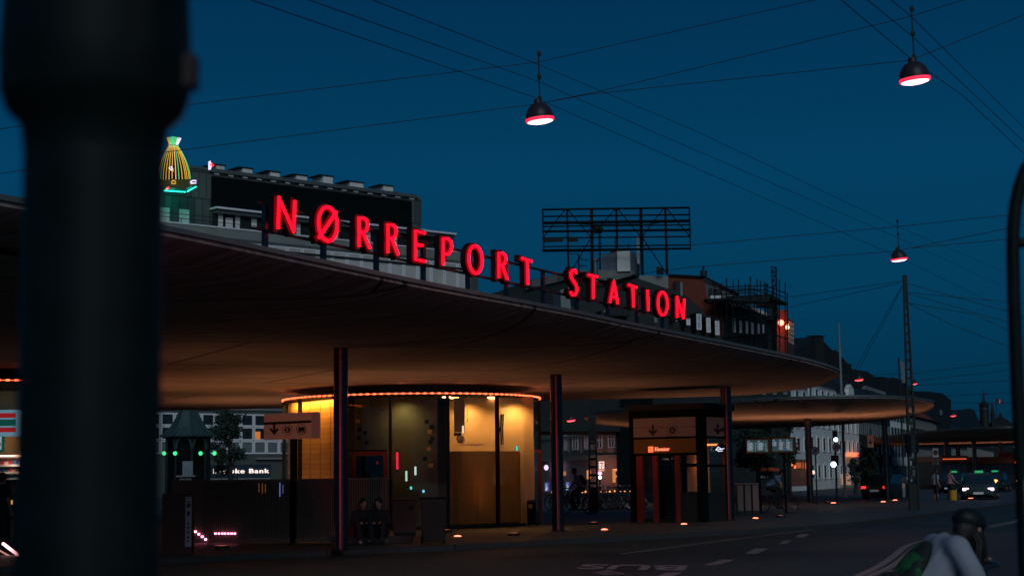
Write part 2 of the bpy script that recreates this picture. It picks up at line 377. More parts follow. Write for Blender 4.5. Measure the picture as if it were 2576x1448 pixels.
def textpl(b, pl, txt, u0, v0, u1, v1, off, th, bold=0.0, space=1.0):
    vs, fs = glyphs(txt, bold=bold, space=space)
    a, za = pl.sz(u0, v0); c, zc = pl.sz(u1, v1)
    z0, z1 = min(za, zc), max(za, zc)
    b.add([pl.w(a+(c-a)*q.x, z0+(z1-z0)*q.y, off+th*q.z) for q in vs], fs)
# the bus lane lettering, read by drivers coming the other way
b = MB(); vs, fs = glyphs('BUS', bold=.02)
A = G(*z8(1165,470), zl+.004); B_ = G(*z8(250,455), zl+.004); U_ = (G(*z8(640,500), zl+.004)-G(*z8(740,432), zl+.004))
U_ = V((U_.x, U_.y, 0)).normalized()*1.5
X_ = B_-A; X_.z = 0
b.add([A+X_*q.x+U_*(q.y-.5)+V((0,0,-.003+.003*q.z)) for q in vs], fs)
o = b.build('bus_lane_lettering', M['paint']); tag(o, kind='structure')
# ---------------------------------------------------------------- station roofs
def concrete(name):
    m = mat(name, (.21,.18,.16), .85, var=.2, scale=.6, bump=.12); nt = m.node_tree; bs = nt.nodes['Principled BSDF']
    old = bs.inputs['Base Color'].links[0].from_socket
    tc = nt.nodes.new('ShaderNodeTexCoord'); mp = nt.nodes.new('ShaderNodeMapping'); mp.inputs['Rotation'].default_value = (0,0,radians(25)); mp.inputs['Scale'].default_value = (.25, 3.2, .1)
    nz = nt.nodes.new('ShaderNodeTexNoise'); nz.inputs['Scale'].default_value = 1.6; nz.inputs['Detail'].default_value = 8; nz.inputs['Roughness'].default_value = .65
    nt.links.new(tc.outputs['Object'], mp.inputs[0]); nt.links.new(mp.outputs[0], nz.inputs['Vector'])
    rp = nt.nodes.new('ShaderNodeValToRGB'); rp.color_ramp.elements[0].position = .25; rp.color_ramp.elements[0].color = (.28,.28,.28,1); rp.color_ramp.elements[1].position = .72; rp.color_ramp.elements[1].color = (1.25,1.25,1.25,1)
    nt.links.new(nz.outputs['Fac'], rp.inputs[0])
    mu = nt.nodes.new('ShaderNodeMixRGB'); mu.blend_type = 'MULTIPLY'; mu.inputs[0].default_value = 1
    nt.links.new(old, mu.inputs[1]); nt.links.new(rp.outputs[0], mu.inputs[2])
    br = nt.nodes.new('ShaderNodeTexBrick'); mp2 = nt.nodes.new('ShaderNodeMapping'); mp2.inputs['Rotation'].default_value = (0,0,radians(-27))
    nt.links.new(tc.outputs['Object'], mp2.inputs[0]); nt.links.new(mp2.outputs[0], br.inputs['Vector'])
    br.inputs['Scale'].default_value = 1; br.inputs['Brick Width'].default_value = 9; br.inputs['Row Height'].default_value = 6.5; br.inputs['Mortar Size'].default_value = .05
    br.inputs['Color1'].default_value = br.inputs['Color2'].default_value = (1,1,1,1); br.inputs['Mortar'].default_value = (.12,.12,.12,1)
    m2 = nt.nodes.new('ShaderNodeMixRGB'); m2.blend_type = 'MULTIPLY'; m2.inputs[0].default_value = 1
    nt.links.new(mu.outputs[0], m2.inputs[1]); nt.links.new(br.outputs['Color'], m2.inputs[2]); nt.links.new(m2.outputs[0], bs.inputs['Base Color'])
    return m
M['shell'] = concrete('board_marked_concrete')
def resample(pts, n):
    L = [0]
    for i in range(len(pts)): L.append(L[-1]+(pts[(i+1)%len(pts)]-pts[i]).length)
    out = []
    for k in range(n):
        t = L[-1]*k/n; i = 0
        while L[i+1] < t: i += 1
        f = (t-L[i])/(L[i+1]-L[i]); out.append(pts[i].lerp(pts[(i+1)%len(pts)], f))
    return out
def smooth_loop(p, it):
    n = len(p)
    for _ in range(it): p = [(p[i-1]+p[i]*2+p[(i+1)%n])/4 for i in range(n)]
    return p
def inset(p, d):
    n = len(p); q = []
    ar = sum(p[i].x*p[(i+1)%n].y-p[(i+1)%n].x*p[i].y for i in range(n)); sg = 1 if ar > 0 else -1
    for i in range(n):
        t = (p[(i+1)%n]-p[i-1]).normalized(); nn = V((-t.y, t.x))*sg; q.append(p[i]+nn*d)
    return q
def roof(name, label, outline, ztop, belly, group=None, steps=((.0,-.20),(.04,-.28),(.5,-.36),(1.2,-.46),(2.2,-.545),(3.4,-.60)), lip=.13):
    n = len(outline); cen = sum(outline, V((0,0)))/n
    root = thing(name, label, 'station roof', (cen.x, cen.y, ztop-.62*belly/.62), group)
    k = belly/.6; b = MB(); loops = []
    prof = [(3.0,-.02),(.5,0.0),(.03,-.015)]+[(a, z*k if a > .04 else -lip-(.0 if a == 0 else .03)) for a, z in steps]
    for a, z in prof: loops.append([V((q.x, q.y, ztop+z)) for q in (smooth_loop(inset(outline, a), 3 if a > 1 else 0))])
    vs = [q for L in loops for q in L]; fs = []
    for i in range(len(loops)-1):
        for j in range(n): fs.append((i*n+j, i*n+(j+1)%n, (i+1)*n+(j+1)%n, (i+1)*n+j))
    bot = loops[-1]; c3_ = sum(bot, V((0,0,0)))/n; i0 = len(vs)-n
    for f_ in (.25,.5,.75):
        vs += [q.lerp(c3_, f_)-V((0,0,.02*f_)) for q in bot]; j0 = len(vs)-n
        fs += [(i0+j, i0+(j+1)%n, j0+(j+1)%n, j0+j) for j in range(n)]; i0 = j0
    vs.append(c3_-V((0,0,.02))); fs += [(i0+j, i0+(j+1)%n, len(vs)-1) for j in range(n)]
    ct = sum(loops[0], V((0,0,0)))/n; vs.append(ct); fs += [(j, (j+1)%n, len(vs)-1) for j in range(n)]
    b.add(vs, fs); b.build('roof_slab', M['shell'], root, smooth=True)
    b = MB(); L0 = inset(outline, .12); L1 = inset(outline, -.012); L2 = inset(outline, -.03)
    vs = [V((q.x,q.y,ztop+.012)) for q in L0]+[V((q.x,q.y,ztop+.006)) for q in L2]+[V((q.x,q.y,ztop-.065)) for q in L2]+[V((q.x,q.y,ztop-.07)) for q in L1]
    b.add(vs, [(i*n+j, i*n+(j+1)%n, (i+1)*n+(j+1)%n, (i+1)*n+j) for i in range(3) for j in range(n)])
    b.build('edge_flashing', M['flash'], root, smooth=True)
    return root
ZR = 4.85
near = [G(u, v, ZR) for u, v in ((-300,432),(0,489),(200,526),(410,567),(560,597),(690,627),(840,659),(980,690),(1100,714),(1200,733),(1300,752),(1450,780),(1550,803),(1690,831),(1850,863),(1960,886),(2050,906))]
tip = [P(2112, 922, 52.0), P(2112, 926, 54.5)]
farp = [P(2070, 940, 57.5), P(2000, 965, 59.5), P(1900, 980, 60.5), P(1700, 995, 61.5), P(1370, 1002, 62.5), P(1000, 1015, 65), P(600, 1027, 66.5), P(200, 1030, 67), P(-200, 1040, 64), P(-500, 1040, 52), P(-620, 1000, 36), P(-520, 700, 22)]
out = [V((p.x, p.y)) for p in near+tip+farp]
out = smooth_loop(resample(out, 160), 3)
main_roof = roof('canopy_roof', 'large curved concrete canopy roof carrying the red station letters', out, ZR, .58)
def oval(pts, n=110, it=3): return smooth_loop(resample([V((p.x,p.y)) for p in pts], n), it)
z2r = 4.85
out2 = oval([G(u, v, z2r) for u, v in ((1464,1044),(1500,1034),(1600,1022),(1720,1013),(1850,1004),(2000,996),(2120,993),(2230,993),(2310,999),(2350,1007))]+[P(2345,1012,84), P(2280,1040,92), P(2150,1060,99), P(1950,1072,103), P(1700,1070,105), P(1550,1062,101), P(1475,1052,95)])
roof2 = roof('canopy_roof', 'second oval concrete canopy roof, beyond the elevator kiosk', out2, z2r, .60)
out3 = oval([G(u, v, z2r) for u, v in ((2166,1103),(2200,1098),(2290,1086),(2380,1079),(2480,1073),(2560,1070),(2640,1072))]+[P(2680,1090,165), P(2600,1105,185), P(2480,1118,195), P(2300,1122,192), P(2190,1112,180)])
roof3 = roof('canopy_roof', 'farthest low canopy roof, at the right behind the pedestrians', out3, z2r, .60)
# ---------------------------------------------------------------- columns
def column(u, vb, wpx, ztop, label, d=None):
    g = G(u, vb, 0) if d is None else P(u, 1200, d); g = V((g.x, g.y, 0)); r = wpx*g.y/F/2
    root = thing('canopy_column', label, 'column', g, 'round steel columns under the canopy roofs')
    MB().lathe(g, [(r*1.0,0),(r*1.0,ztop)], 28).build('shaft', M['steel'], root, smooth=True)
    MB().lathe(g, [(r*1.25,0.0),(r*1.25,.02),(r*1.02,.035)], 28).build('base_ring', M['metal_dark'], root, smooth=True)
    return root
column(857, 1383, 36, 4.30, 'thick steel column nearest the camera, in front of the glass pavilion')
column(1404, 1335, 30, 4.30, 'steel column just right of the glass pavilion')
column(1834, 1308, 27, 4.30, 'steel column at the right corner of the elevator kiosk')
column(2038, 1262, 16, 4.30, 'thin steel column right of the departure screens')
column(2232, 1256, 14, 4.40, 'thin steel column left of the lattice mast, catching orange light')
column(1605, 1262, 16, 4.35, 'steel column seen above the elevator kiosk roof', d=84)
for u_, d_, l_ in ((2383,150,'far column nearest the two pedestrians'),(2412,170,'far column behind the green taxi signs'),(2453,145,'far column beside the orange bus band'),(2520,160,'far column right of the orange bus band')):
    column(u_, 0, 11, 4.45, l_, d=d_)
# ---------------------------------------------------------------- the neon station sign on the roof edge
sa = G(692, 582, 5.12); sb_ = G(1718, 803.5, 5.12)
SP = PL((sa.x, sa.y), (sb_.x-sa.x, sb_.y-sa.y))
def c2(x, y): return ((600+x/2.6325)/1.5904, (500+y/2.6325)/1.5904)
def c3(x, y): return ((1300+x/2.2278)/1.5904, (700+y/2.2278)/1.5904)
def c4(x, y): return ((2100+x/2.0109)/1.5904, (780+y/2.0109)/1.5904)
def elli(cx, cy, rx, ry, n=28, sk=0): return [(cx+rx*cos(2*pi*k/n), cy+ry*sin(2*pi*k/n)+sk*cos(2*pi*k/n)) for k in range(n)]
LET = [
 ('N', c2, [[(1325,1095),(1330,765),(1488,1125),(1500,800)]]),
 ('O', c2, [elli(1848,1045,98,178,sk=14)+['c'], [(1755,1190),(1938,918)]]),
 ('R', c3, [[(283,640),(283,382),(325,386),(352,405),(361,450),(352,490),(328,512),(283,512)], [(318,512),(378,655)]]),
 ('R', c3, [[(541,695),(541,442),(585,447),(609,470),(615,510),(606,548),(582,568),(541,568)], [(575,568),(632,712)]]),
 ('E', c3, [[(868,520),(786,499),(786,755),(870,770)], [(786,622),(848,628)]]),
 ('P', c3, [[(1033,802),(1035,565),(1075,570),(1103,595),(1110,640),(1100,682),(1078,706),(1035,706)]]),
 ('O', c3, [elli(1322,755,60,122,sk=10)+['c']]),
 ('R', c3, [[(1530,918),(1530,693),(1566,698),(1588,720),(1593,755),(1584,788),(1565,803),(1530,803)], [(1558,803),(1606,932)]]),
 ('T', c3, [[(1738,742),(1822,770)], [(1784,760),(1787,975)]]),
 ('S', c4, [[(398,632),(386,606),(366,606),(353,628),(355,660),(372,690),(392,716),(402,748),(400,780),(386,804),(366,804),(352,782)]]),
 ('T', c4, [[(496,642),(564,657)], [(533,652),(533,832)]]),
 ('A', c4, [[(668,864),(700,695),(730,874)], [(684,818),(722,826)]]),
 ('T', c4, [[(820,722),(882,744)], [(852,735),(858,902)]]),
 ('I', c4, [[(971,765),(977,930)]]),
 ('O', c4, [elli(1093,873,38,92,sk=6)+['c']]),
 ('N', c4, [[(1209,985),(1208,820),(1260,992),(1266,836)]]),
]
sign = thing('station_sign', 'red neon station name letters standing on the near edge of the big canopy', 'neon sign', (sa.x, sa.y, ZR))
for ch, cv, strokes in LET:
    hb = MB(); tb = MB(); fb = MB(); tiny = 0
    for st in strokes:
        closed = st[-1] == 'c'; pts = [SP.sz(*cv(*q)) for q in (st[:-1] if closed else st)]
        tb.tube([SP.w(a, z, .045) for a, z in pts], r=.0245, seg=10, closed=closed)
        n = len(pts)
        if closed:
            cen = sum((V(p) for p in pts), V((0,0)))/n; ring = []
            for dn, k in ((-.10,1),(.0,1),(.0,-1),(-.10,-1)):
                ring.append([SP.w(*(V(p)+(V(p)-cen).normalized()*.062*k), dn) for p in pts])
            for dn, k in ((.001,1),(.006,1),(.006,-1),(.001,-1)): ring.append([SP.w(*(V(p)+(V(p)-cen).normalized()*.055*k), dn) for p in pts])
            fb.add([q for R in ring[4:] for q in R], [(i*n+j, i*n+(j+1)%n, ((i+1)%4)*n+(j+1)%n, ((i+1)%4)*n+j) for i in range(4) for j in range(n)]); ring = ring[:4]
            hb.add([q for R in ring for q in R], [(i*n+j, i*n+(j+1)%n, ((i+1)%4)*n+(j+1)%n, ((i+1)%4)*n+j) for i in range(4) for j in range(n)])
        else:
            for i in range(n-1):
                a = V(pts[i]); c = V(pts[i+1]); d = (c-a).normalized(); e = V((-d.y, d.x)); hw = .062; tiny += 1; nn = -.0008*tiny
                f1 = .0012+.0012*tiny; a3 = a-d*(.05 if i == 0 else .03); c3v = c+d*(.05 if i == n-2 else .03)
                fb.hexa([SP.w(*(a3-e*.054), .0002), SP.w(*(c3v-e*.054), .0002), SP.w(*(c3v+e*.054), .0002), SP.w(*(a3+e*.054), .0002), SP.w(*(a3-e*.054), f1), SP.w(*(c3v-e*.054), f1), SP.w(*(c3v+e*.054), f1), SP.w(*(a3+e*.054), f1)])
                a2 = a-d*(.062 if i == 0 else .045); c2_ = c+d*(.062 if i == n-2 else .045)
                hb.hexa([SP.w(*(a2-e*hw), -.10-nn), SP.w(*(c2_-e*hw), -.10-nn), SP.w(*(c2_+e*hw), -.10-nn), SP.w(*(a2+e*hw), -.10-nn), SP.w(*(a2-e*hw), nn), SP.w(*(c2_-e*hw), nn), SP.w(*(c2_+e*hw), nn), SP.w(*(a2+e*hw), nn)])
    h = hb.build('letter_housing', M['housing'], sign); fb.build('letter_face', M['face'], h)
    tb.build('neon_tube', M['neon'], h, smooth=True)
sL = SP.sz(692, 580)[0]-.25; sR = SP.sz(1722, 800)[0]+.05
zt = SP.sz(1600, 736)[1]
for zz in (5.14, 5.53):
    MB().sbox(SP, sL, sR, zz-.02, zz+.02, -.16, -.115).build('rail', M['metal_dark'], sign)
for u_ in (693, 840, 973, 1091, 1203, 1299, 1391, 1474, 1552, 1625, 1688):
    s_ = SP.sz(u_, Hz(u_)-300)[0]
    MB().sbox(SP, s_-.035, s_+.035, ZR-.03, 5.56, -.24, -.165).build('sign_post', M['steel'], sign)
# ---------------------------------------------------------------- glass pavilion
M['ledstrip'] = emis('warm_led', (1.0,.12,.045), 4.0)
M['ceil'] = emis('ceiling_lamp_glow', (1.0,.42,.12), 9)
M['groundled'] = emis('ground_light_glow', (1.0,.22,.13), 3.5)
M['tiles'] = bricky('glazed_wall_tiles', (.62,.36,.10), (.50,.27,.07), (.22,.11,.03), 1.0, .15, .15, .35, .006, 0.0)
M['inner'] = mat('painted_inner_wall', (.55,.42,.24), .7, var=.1)
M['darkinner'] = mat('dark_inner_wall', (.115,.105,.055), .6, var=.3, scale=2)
def frosted(name, col, tr=.5):
    m = bpy.data.materials.new(name); m.use_nodes = True; nt = m.node_tree; nt.nodes.clear()
    d = nt.nodes.new('ShaderNodeBsdfTranslucent'); t = nt.nodes.new('ShaderNodeBsdfTransparent'); g = nt.nodes.new('ShaderNodeBsdfDiffuse'); x = nt.nodes.new('ShaderNodeMixShader'); y = nt.nodes.new('ShaderNodeMixShader'); o = nt.nodes.new('ShaderNodeOutputMaterial')
    d.inputs[0].default_value = col+(1,); g.inputs[0].default_value = col+(1,); t.inputs[0].default_value = (.8,.7,.5,1)
    x.inputs[0].default_value = .25; y.inputs[0].default_value = tr
    nt.links.new(d.outputs[0], x.inputs[1]); nt.links.new(g.outputs[0], x.inputs[2]); nt.links.new(x.outputs[0], y.inputs[1]); nt.links.new(t.outputs[0], y.inputs[2]); nt.links.new(y.outputs[0], o.inputs[0]); return m
M['frost'] = frosted('frosted_film', (.34,.26,.13), .12)
def arcbox(b, c, r0, r1, z0, z1, a0, a1, n=6):    # curved panel; angle 0 faces the camera, positive to the right
    def q(r, a, z): return V((c.x+r*sin(a), c.y-r*cos(a), z))
    vs = []
    for k in range(n+1):
        a = a0+(a1-a0)*k/n; vs += [q(r0,a,z0), q(r1,a,z0), q(r1,a,z1), q(r0,a,z1)]
    fs = [(0,1,2,3), (4*n+3,4*n+2,4*n+1,4*n)]
    for k in range(n):
        for j in range(4): fs.append((4*k+j, 4*k+4+j, 4*k+4+(j+1)%4, 4*k+(j+1)%4))
    b.add(vs, fs)
def ondrum(c, r, a, z): return V((c.x+r*sin(a), c.y-r*cos(a), z))
def pavilion(label, u, d0, R, H, a_start, step, n, glasses):
    c0 = P(u, 1200, d0+R); c = V((c0.x, c0.y, 0))
    root = thing('glass_pavilion', label, 'pavilion', c)
    for k in range(n):
        a0 = radians(a_start+step*k); a1 = radians(a_start+step*(k+1)); b = MB()
        arcbox(b, c, R-.02, R, .08, H-.06, a0+.006, a1-.006); b.build('glass_panel', M[glasses(a_start+step*(k+.5))], root)
        q = ondrum(c, R+.005, a0, 0)
        MB().box((q.x, q.y, H/2), (.075,.11,H-.1), a0).build('mullion', M['metal_dark'], root)
    b = MB(); arcbox(b, c, R-.12, R+.02, 0, .08, 0, 2*pi-.0001, 60); b.build('plinth', M['metal_dark'], root)
    b = MB().lathe(c, [(R-.1, H-.05),(R-.02,H-.045),(R+.02,H-.03),(R+.02,H+.03),(R-.05,H+.05),(0,H+.09)], 72); b.add([ondrum(c, R-.1, 2*pi*k/72, H-.05) for k in range(72)], [tuple(range(72))]); b.build('roof_disc', M['darkwall'], root)
    b = MB().tube([ondrum(c, R+.045, 2*pi*k/90, H+.0) for k in range(90)], .006, 6, closed=True)
    for k in range(120):
        b.box(ondrum(c, R+.05, 2*pi*k/120, H), (.085,.045,.045), 2*pi*k/120)
    b.build('light_strip', M['ledstrip'], root)
    b = MB().lathe(c, [(0,.09),(R-.14,.09),(R-.14,.12),(0,.12)], 48); b.build('inner_floor', M['plaza'], root)
    return root, c
PR = 4.05; PH = 3.96
def gsel(a): return 'glass'
pav, pc = pavilion('round glass station entrance pavilion with warm light strip along its roof rim', 1037, 46.9, PR, PH, -77.4, 24, 15, gsel)
wa = ondrum(pc, 3.93, radians(-79), 0); wb = ondrum(pc, 3.93, radians(-30), 0); WQ = PL((wa.x, wa.y), (wb.x-wa.x, wb.y-wa.y))
MB().sbox(WQ, 0, (wb-wa).length, .12, 3.88, -.1, 0).build('tiled_wall', M['tiles'], pav)
b = MB(); arcbox(b, pc, 3.5, 3.6, .12, 3.9, radians(66), radians(280), 30); b.build('rear_wall', M['inner'], pav)
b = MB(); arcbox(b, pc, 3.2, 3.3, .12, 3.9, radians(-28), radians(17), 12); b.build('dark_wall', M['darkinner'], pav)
for k, (a, z) in enumerate(((-25,3.55),(-24,3.3),(-24.6,3.05),(-22.5,2.6),(-21,3.2),(11,3.5),(12.5,3.2),(13,2.9),(13.6,3.35),(12,2.7),(14,3.0),(10,2.4),(13,2.2),(-20,2.9))):
    q = ondrum(pc, 3.385, radians(a), z-.35); MB().box(q, (.13,.02,.12), radians(a)).build('wall_tile', M['tiles'] if k % 3 == 0 else M['metal_dark'], pav)
# bright plant room behind the right panes
bq = PLu(1130, 49.2, 1345, 49.0)
b = MB(); b.pbox(bq, 1130, 1000, 1345, 1330, -.15, 0); b.build('bright_wall', M['inner'], pav)
b = MB(); b.pbox(bq, 1150, 1030, 1216, 1116, .0, .012); b.build('wall_hatch', mat('hatch_paint', (.56,.43,.25), .5, var=.05), pav)
for u_, v0_, v1_ in ((1176,1030,1046),(1176,1050,1062)): MB().pbox(bq, u_-.8, v0_, u_+.8, v1_, .013, .03).build('hinge', M['metal_dark'], pav)
for u_ in (1260.5, 1265.5): MB().tube([bq.pt(u_+1.5, 1040, .05), bq.pt(u_-1, 1075, .05), bq.pt(u_+.5, 1118, .05)], .018).build('wall_pipe', M['metal_dark'], pav)
MB().tube([bq.pt(1252,1090,.06), bq.pt(1256,1080,.12), bq.pt(1259,1072,.06), bq.pt(1256,1086,.1)], .02).build('door_handle', M['metal_dark'], pav)
hb_ = PLu(1135, 47.9, 1180, 47.9)
MB().pbox(hb_, 1141, 1000, 1168, 1086, -.5, 0).build('hanging_cabinet', mat('cabinet_grey', (.22,.22,.18), .6), pav)
MB().pbox(hb_, 1141, 1088, 1160, 1095, -.3, 0).build('cabinet_foot', M['metal_dark'], pav)
q = hb_.pt(1158, 1103, -.1); MB().ell(q, (.13,.13,.13)).build('ball_camera', M['inner'], pav, smooth=True)
b = MB(); arcbox(b, pc, 3.90, 3.925, .12, 2.26, radians(18.5), radians(64), 12); b.build('frosted_film', M['frost'], pav)
b = MB(); arcbox(b, pc, PR+.0, PR+.05, 2.28, 2.33, radians(-30), radians(-7)); b.build('transom', M['metal_dark'], pav)
# recessed entrance with its red lit frame
ds = radians(-21.3); de = radians(-7)
b = MB(); arcbox(b, pc, PR-.03, PR+.07, .08, 2.26, ds, ds+.022); arcbox(b, pc, PR-.03, PR+.07, .08, 2.26, de-.022, de); arcbox(b, pc, PR-.03, PR+.07, 2.16, 2.275, ds+.0225, de-.0225); b.build('door_frame', M['redlitframe'], pav)
b = MB(); arcbox(b, pc, PR-.001, PR+.02, .1, 2.15, ds+.024, de-.024); b.build('door', M['darkglass'], pav)
ds = radians(67); de = radians(88)
b = MB(); arcbox(b, pc, PR-.03, PR+.07, .08, 2.3, ds, ds+.022); arcbox(b, pc, PR-.03, PR+.07, .08, 2.3, de-.022, de); arcbox(b, pc, PR-.03, PR+.07, 2.22, 2.32, ds+.0225, de-.0225); b.build('door_frame', M['redlitframe'], pav)
for a, r in ((22,3.3),(30,2.9),(55,3.2),(46,3.6)):
    q = ondrum(pc, r, radians(a), PH-.09); o = MB().lathe(q, [(.0,0),(.12,0),(.14,.03)], 16).build('ceiling_lamp', M['ceil'], pav)
def area(name, loc, d, sx_, sy_, en, col, parent, xdir=None):
    l = bpy.data.lights.new(name, 'AREA'); l.shape = 'RECTANGLE'; l.size = sx_; l.size_y = sy_; l.energy = en; l.color = col
    o = bpy.data.objects.new(name, l); COL.objects.link(o); o.location = V(loc)-ORI[parent]; o.parent = parent
    z = -V(d).normalized(); x = V(xdir); x = (x-z*x.dot(z)).normalized(); y = z.cross(x); o.rotation_euler = Matrix((x, y, z)).transposed().to_euler(); return o
tq = V((WQ.t.x, WQ.t.y, 0)); nq = V((WQ.n.x, WQ.n.y, 0)); WL = (wb-wa).length
area('lamp_light', WQ.w(WL/2, 3.84, .17), V((0,0,-1))-nq*.25, WL*.8, .14, 60, (1,.42,.09), pav, tq)  # assumed ceiling strip over the tiled wall, no fixture modelled
area('lamp_light', WQ.w(WL/2, .16, .17), V((0,0,1))-nq*.35, WL*.8, .14, 46, (1,.42,.07), pav, tq)  # added floor-level fill for the tiled wall, no fixture there
for k_ in range(14): plight('rim_light', ondrum(pc, PR+.12, 2*pi*k_/14, PH+.08), 2.2, (1,.30,.14), .05, pav)
spot('lamp_light', ondrum(pc, 3.8, radians(75), 3.8), ondrum(pc, 3.75, radians(75), 0), 14, 150, (1,.55,.15), pav)

spot('lamp_light', bq.pt(1175, 1003, .45), bq.pt(1178, 1250, .25), 190, 140, (1,.45,.14), pav)
spot('lamp_light', bq.pt(1290, 1003, .45), bq.pt(1288, 1250, .25), 190, 140, (1,.45,.14), pav)
spot('lamp_light', ondrum(pc, 3.75, radians(0), 3.84), ondrum(pc, 3.45, 0, 0), 48, 150, (1,.72,.35), pav)  # added light for the dark inner wall, no fixture modelled
# small glowing marks standing in for street lights mirrored in the glass
MB().lathe(ondrum(pc, 3.7, radians(34), .7), [(0,0),(.05,0),(.05,.9),(0,.9)], 10).build('glow_tube', emis('orange_tube', (1,.2,.05), 2.2), pav)
MB().lathe(ondrum(pc, 3.6, radians(38), .45), [(0,0),(.035,0),(.035,.95),(0,.95)], 10).build('glow_tube', emis('amber_tube', (1,.42,.18), 1.6), pav)
MB().box(ondrum(pc, 3.8, radians(44), 1.38), (.28,.05,.22), radians(44)).build('glow_panel', emis('pale_glow', (.55,.65,.9), .8), pav)
for a, z, cc, h in ((-3,2.0,(1,.01,.05),.5),(-12,1.95,(1,.02,.06),.10),(-12,1.45,(1,.05,.1),.16),(-10.5,1.0,(1,.05,.05),.08),(1,1.55,(.4,.55,.5),.3),(5,1.7,(.5,.6,.6),.25),(3,1.2,(.1,.7,.7),.08),(8.5,1.1,(.2,.6,.9),.08),(26,2.9,(1,.6,.4),.22),(62,2.3,(1,.4,.2),.16),(57,2.35,(0,.7,.7),.14)):
    MB().box(ondrum(pc, 3.82 if abs(a) < 15 else 3.97, radians(a), z), (.06,.02,h), radians(a)).build('mirrored_light', emis('mirrored_glow', cc, 1.3), pav)
# ---------------------------------------------------------------- left pavilion with the striped shop sign
pav2, lc = pavilion('glass shop pavilion at the far left edge with striped sign and lit shelves', -10, 38.0, 3.9, 3.95, -78, 24, 15, gsel)
KP = PLu(-260, 40.2, 60, 40.2)
M['signwhite'] = emis('backlit_sign_white', (.22,.42,.62), .55); M['signred'] = emis('backlit_sign_red', (.60,.02,.03), .5); M['signgreen'] = emis('backlit_sign_green', (.01,.13,.11), .45)
b = MB(); b.pbox(KP, -250, 1034, 54, 1096, .0, .08); b.build('stripe_sign', M['signwhite'], pav2)
for v0, v1, mm in ((1042,1050,'signred'),(1058,1070,'signgreen'),(1078,1086,'signred')):
    b = MB(); b.pbox(KP, -250, v0, 42, v1, .081, .09); b.build('sign_stripe', M[mm], pav2)
b = MB(); b.pbox(KP, -60, 1097.5, 11, 1136, .0, .08); b.build('logo_panel', M['signgreen'], pav2)
b = MB(); b.pbox(KP, -55, 1098, 6, 1130, .081, .09); b.build('logo_field', emis('logo_white', (.55,.6,.65), .6), pav2)
b = MB(); textpl(b, KP, '7', -44, 1128, -4, 1099, .091, .01, .03); b.build('logo_numeral', M['signred'], pav2)
b = MB(); textpl(b, KP, 'ELEVEN', -54, 1121, 5, 1113, .103, .006, .02); b.build('logo_word', M['signink'], pav2)
b = MB(); b.pbox(KP, -260, 955, 150, 1385, -1.8, -1.7); b.build('back_wall', M['inner'], pav2)
b = MB(); b.pbox(KP, -240, 1147, 44, 1215, -.7, -.6); b.build('shelf_back', mat('shelf_white', (.75,.5,.45), .6), pav2)
for v_ in (1150, 1172, 1190, 1207): b = MB(); b.pbox(KP, -240, v_-1.5, 44, v_, -.59, -.2); b.build('shelf', M['white'], pav2)
cols_ = [(.02,.35,.12),(.05,.08,.35),(.02,.2,.3),(.5,.03,.03),(.7,.6,.55),(.6,.05,.08)]
for r_, (v0, v1) in enumerate(((1157,1170),(1177,1189),(1194,1206))):
    for k in range(6):
        u0 = -18+k*10; b = MB(); b.pbox(KP, u0, v0+(k*7 % 3), u0+8.6, v1, -.5, -.3)
        o = b.build('goods_box', mat('carton', cols_[(k*5+r_*2) % 6], .5, emit=None), None)
        tag(o, '%s carton on the %s lit shelf of the left shop, %s along' % (('green','navy','teal','red','cream','crimson')[(k*5+r_*2) % 6], ('top','middle','bottom')[r_], ('first','second','third','fourth','fifth','last')[k]), 'carton', 'cartons on the lit shop shelves')
for u_, en in ((-120,90),(10,90)): 
    q = KP.pt(u_, 968, -.5); MB().box(q, (.5,.12,.03)).build('ceiling_lamp', M['ceil'], pav2)
    spot('lamp_light', q-V((0,0,.06)), q-V((0,.3,3)), en, 150, (1,.48,.16), pav2)
q = KP.pt(35, 1145, -.1); MB().box(q, (1.0,.05,.03)).build('shelf_lamp', emis('shelf_tube', (1,.6,.5), 4), pav2)
spot('lamp_light', q+V((0,-.05,-.05)), q+V((0,.4,-1)), 12, 150, (1,.6,.5), pav2)
# ---------------------------------------------------------------- ribbed fence round the stairs
FP = PLu(430, 39.5, 976, 37.2)
s0, z_t = FP.sz(432, 1207); s1, _ = FP.sz(976, 1207)
fence = thing('stair_fence', 'ribbed dark steel fence round the stairs in front of the glass pavilion', 'fence', FP.w((s0+s1)/2, 0))
MB().sbox(FP, s0, s1, z_t-.05, z_t, -.06, .03).build('top_rail', M['rib'], fence)
MB().sbox(FP, s0, s1, .02, .1, -.05, .02).build('bottom_rail', M['rib'], fence)
b = MB(); k = 0; n_ = int((s1-s0)/.062)
for k in range(n_):
    a = s0+.02+(s1-s0-.04)*k/n_; b.sbox(FP, a, a+.032, .1, z_t-.05, -.03, .012)
b.build('slat_screen', M['rib'], fence)
b = MB(); b.sbox(FP, s0+.9, s1, .16, z_t-.05, -.045, -.035); b.build('backing_sheet', mat('fence_sheet', (.09,.07,.055), .6), fence)
M['pinkled'] = emis('pink_white_led', (1,.22,.42), 9)
t = thing('stair_light_row', 'slanting row of pink lights down the stairs behind the fence, left end', 'light strip', FP.pt((600+411/2.069)/1.5904, (1500+1355/2.069)/1.5904, .04))
for x, y in ((355,1270),(383,1292),(411,1312),(439,1333),(467,1355)): MB().box(FP.pt((600+x/2.069)/1.5904, (1500+y/2.069)/1.5904, .04), (.05,.02,.045)).build('lamp', M['pinkled'], t)
t = thing('stair_light_row', 'level row of seven pink lights low on the fence', 'light strip', FP.pt((600+628/2.069)/1.5904, (1500+1307/2.069)/1.5904, .04))
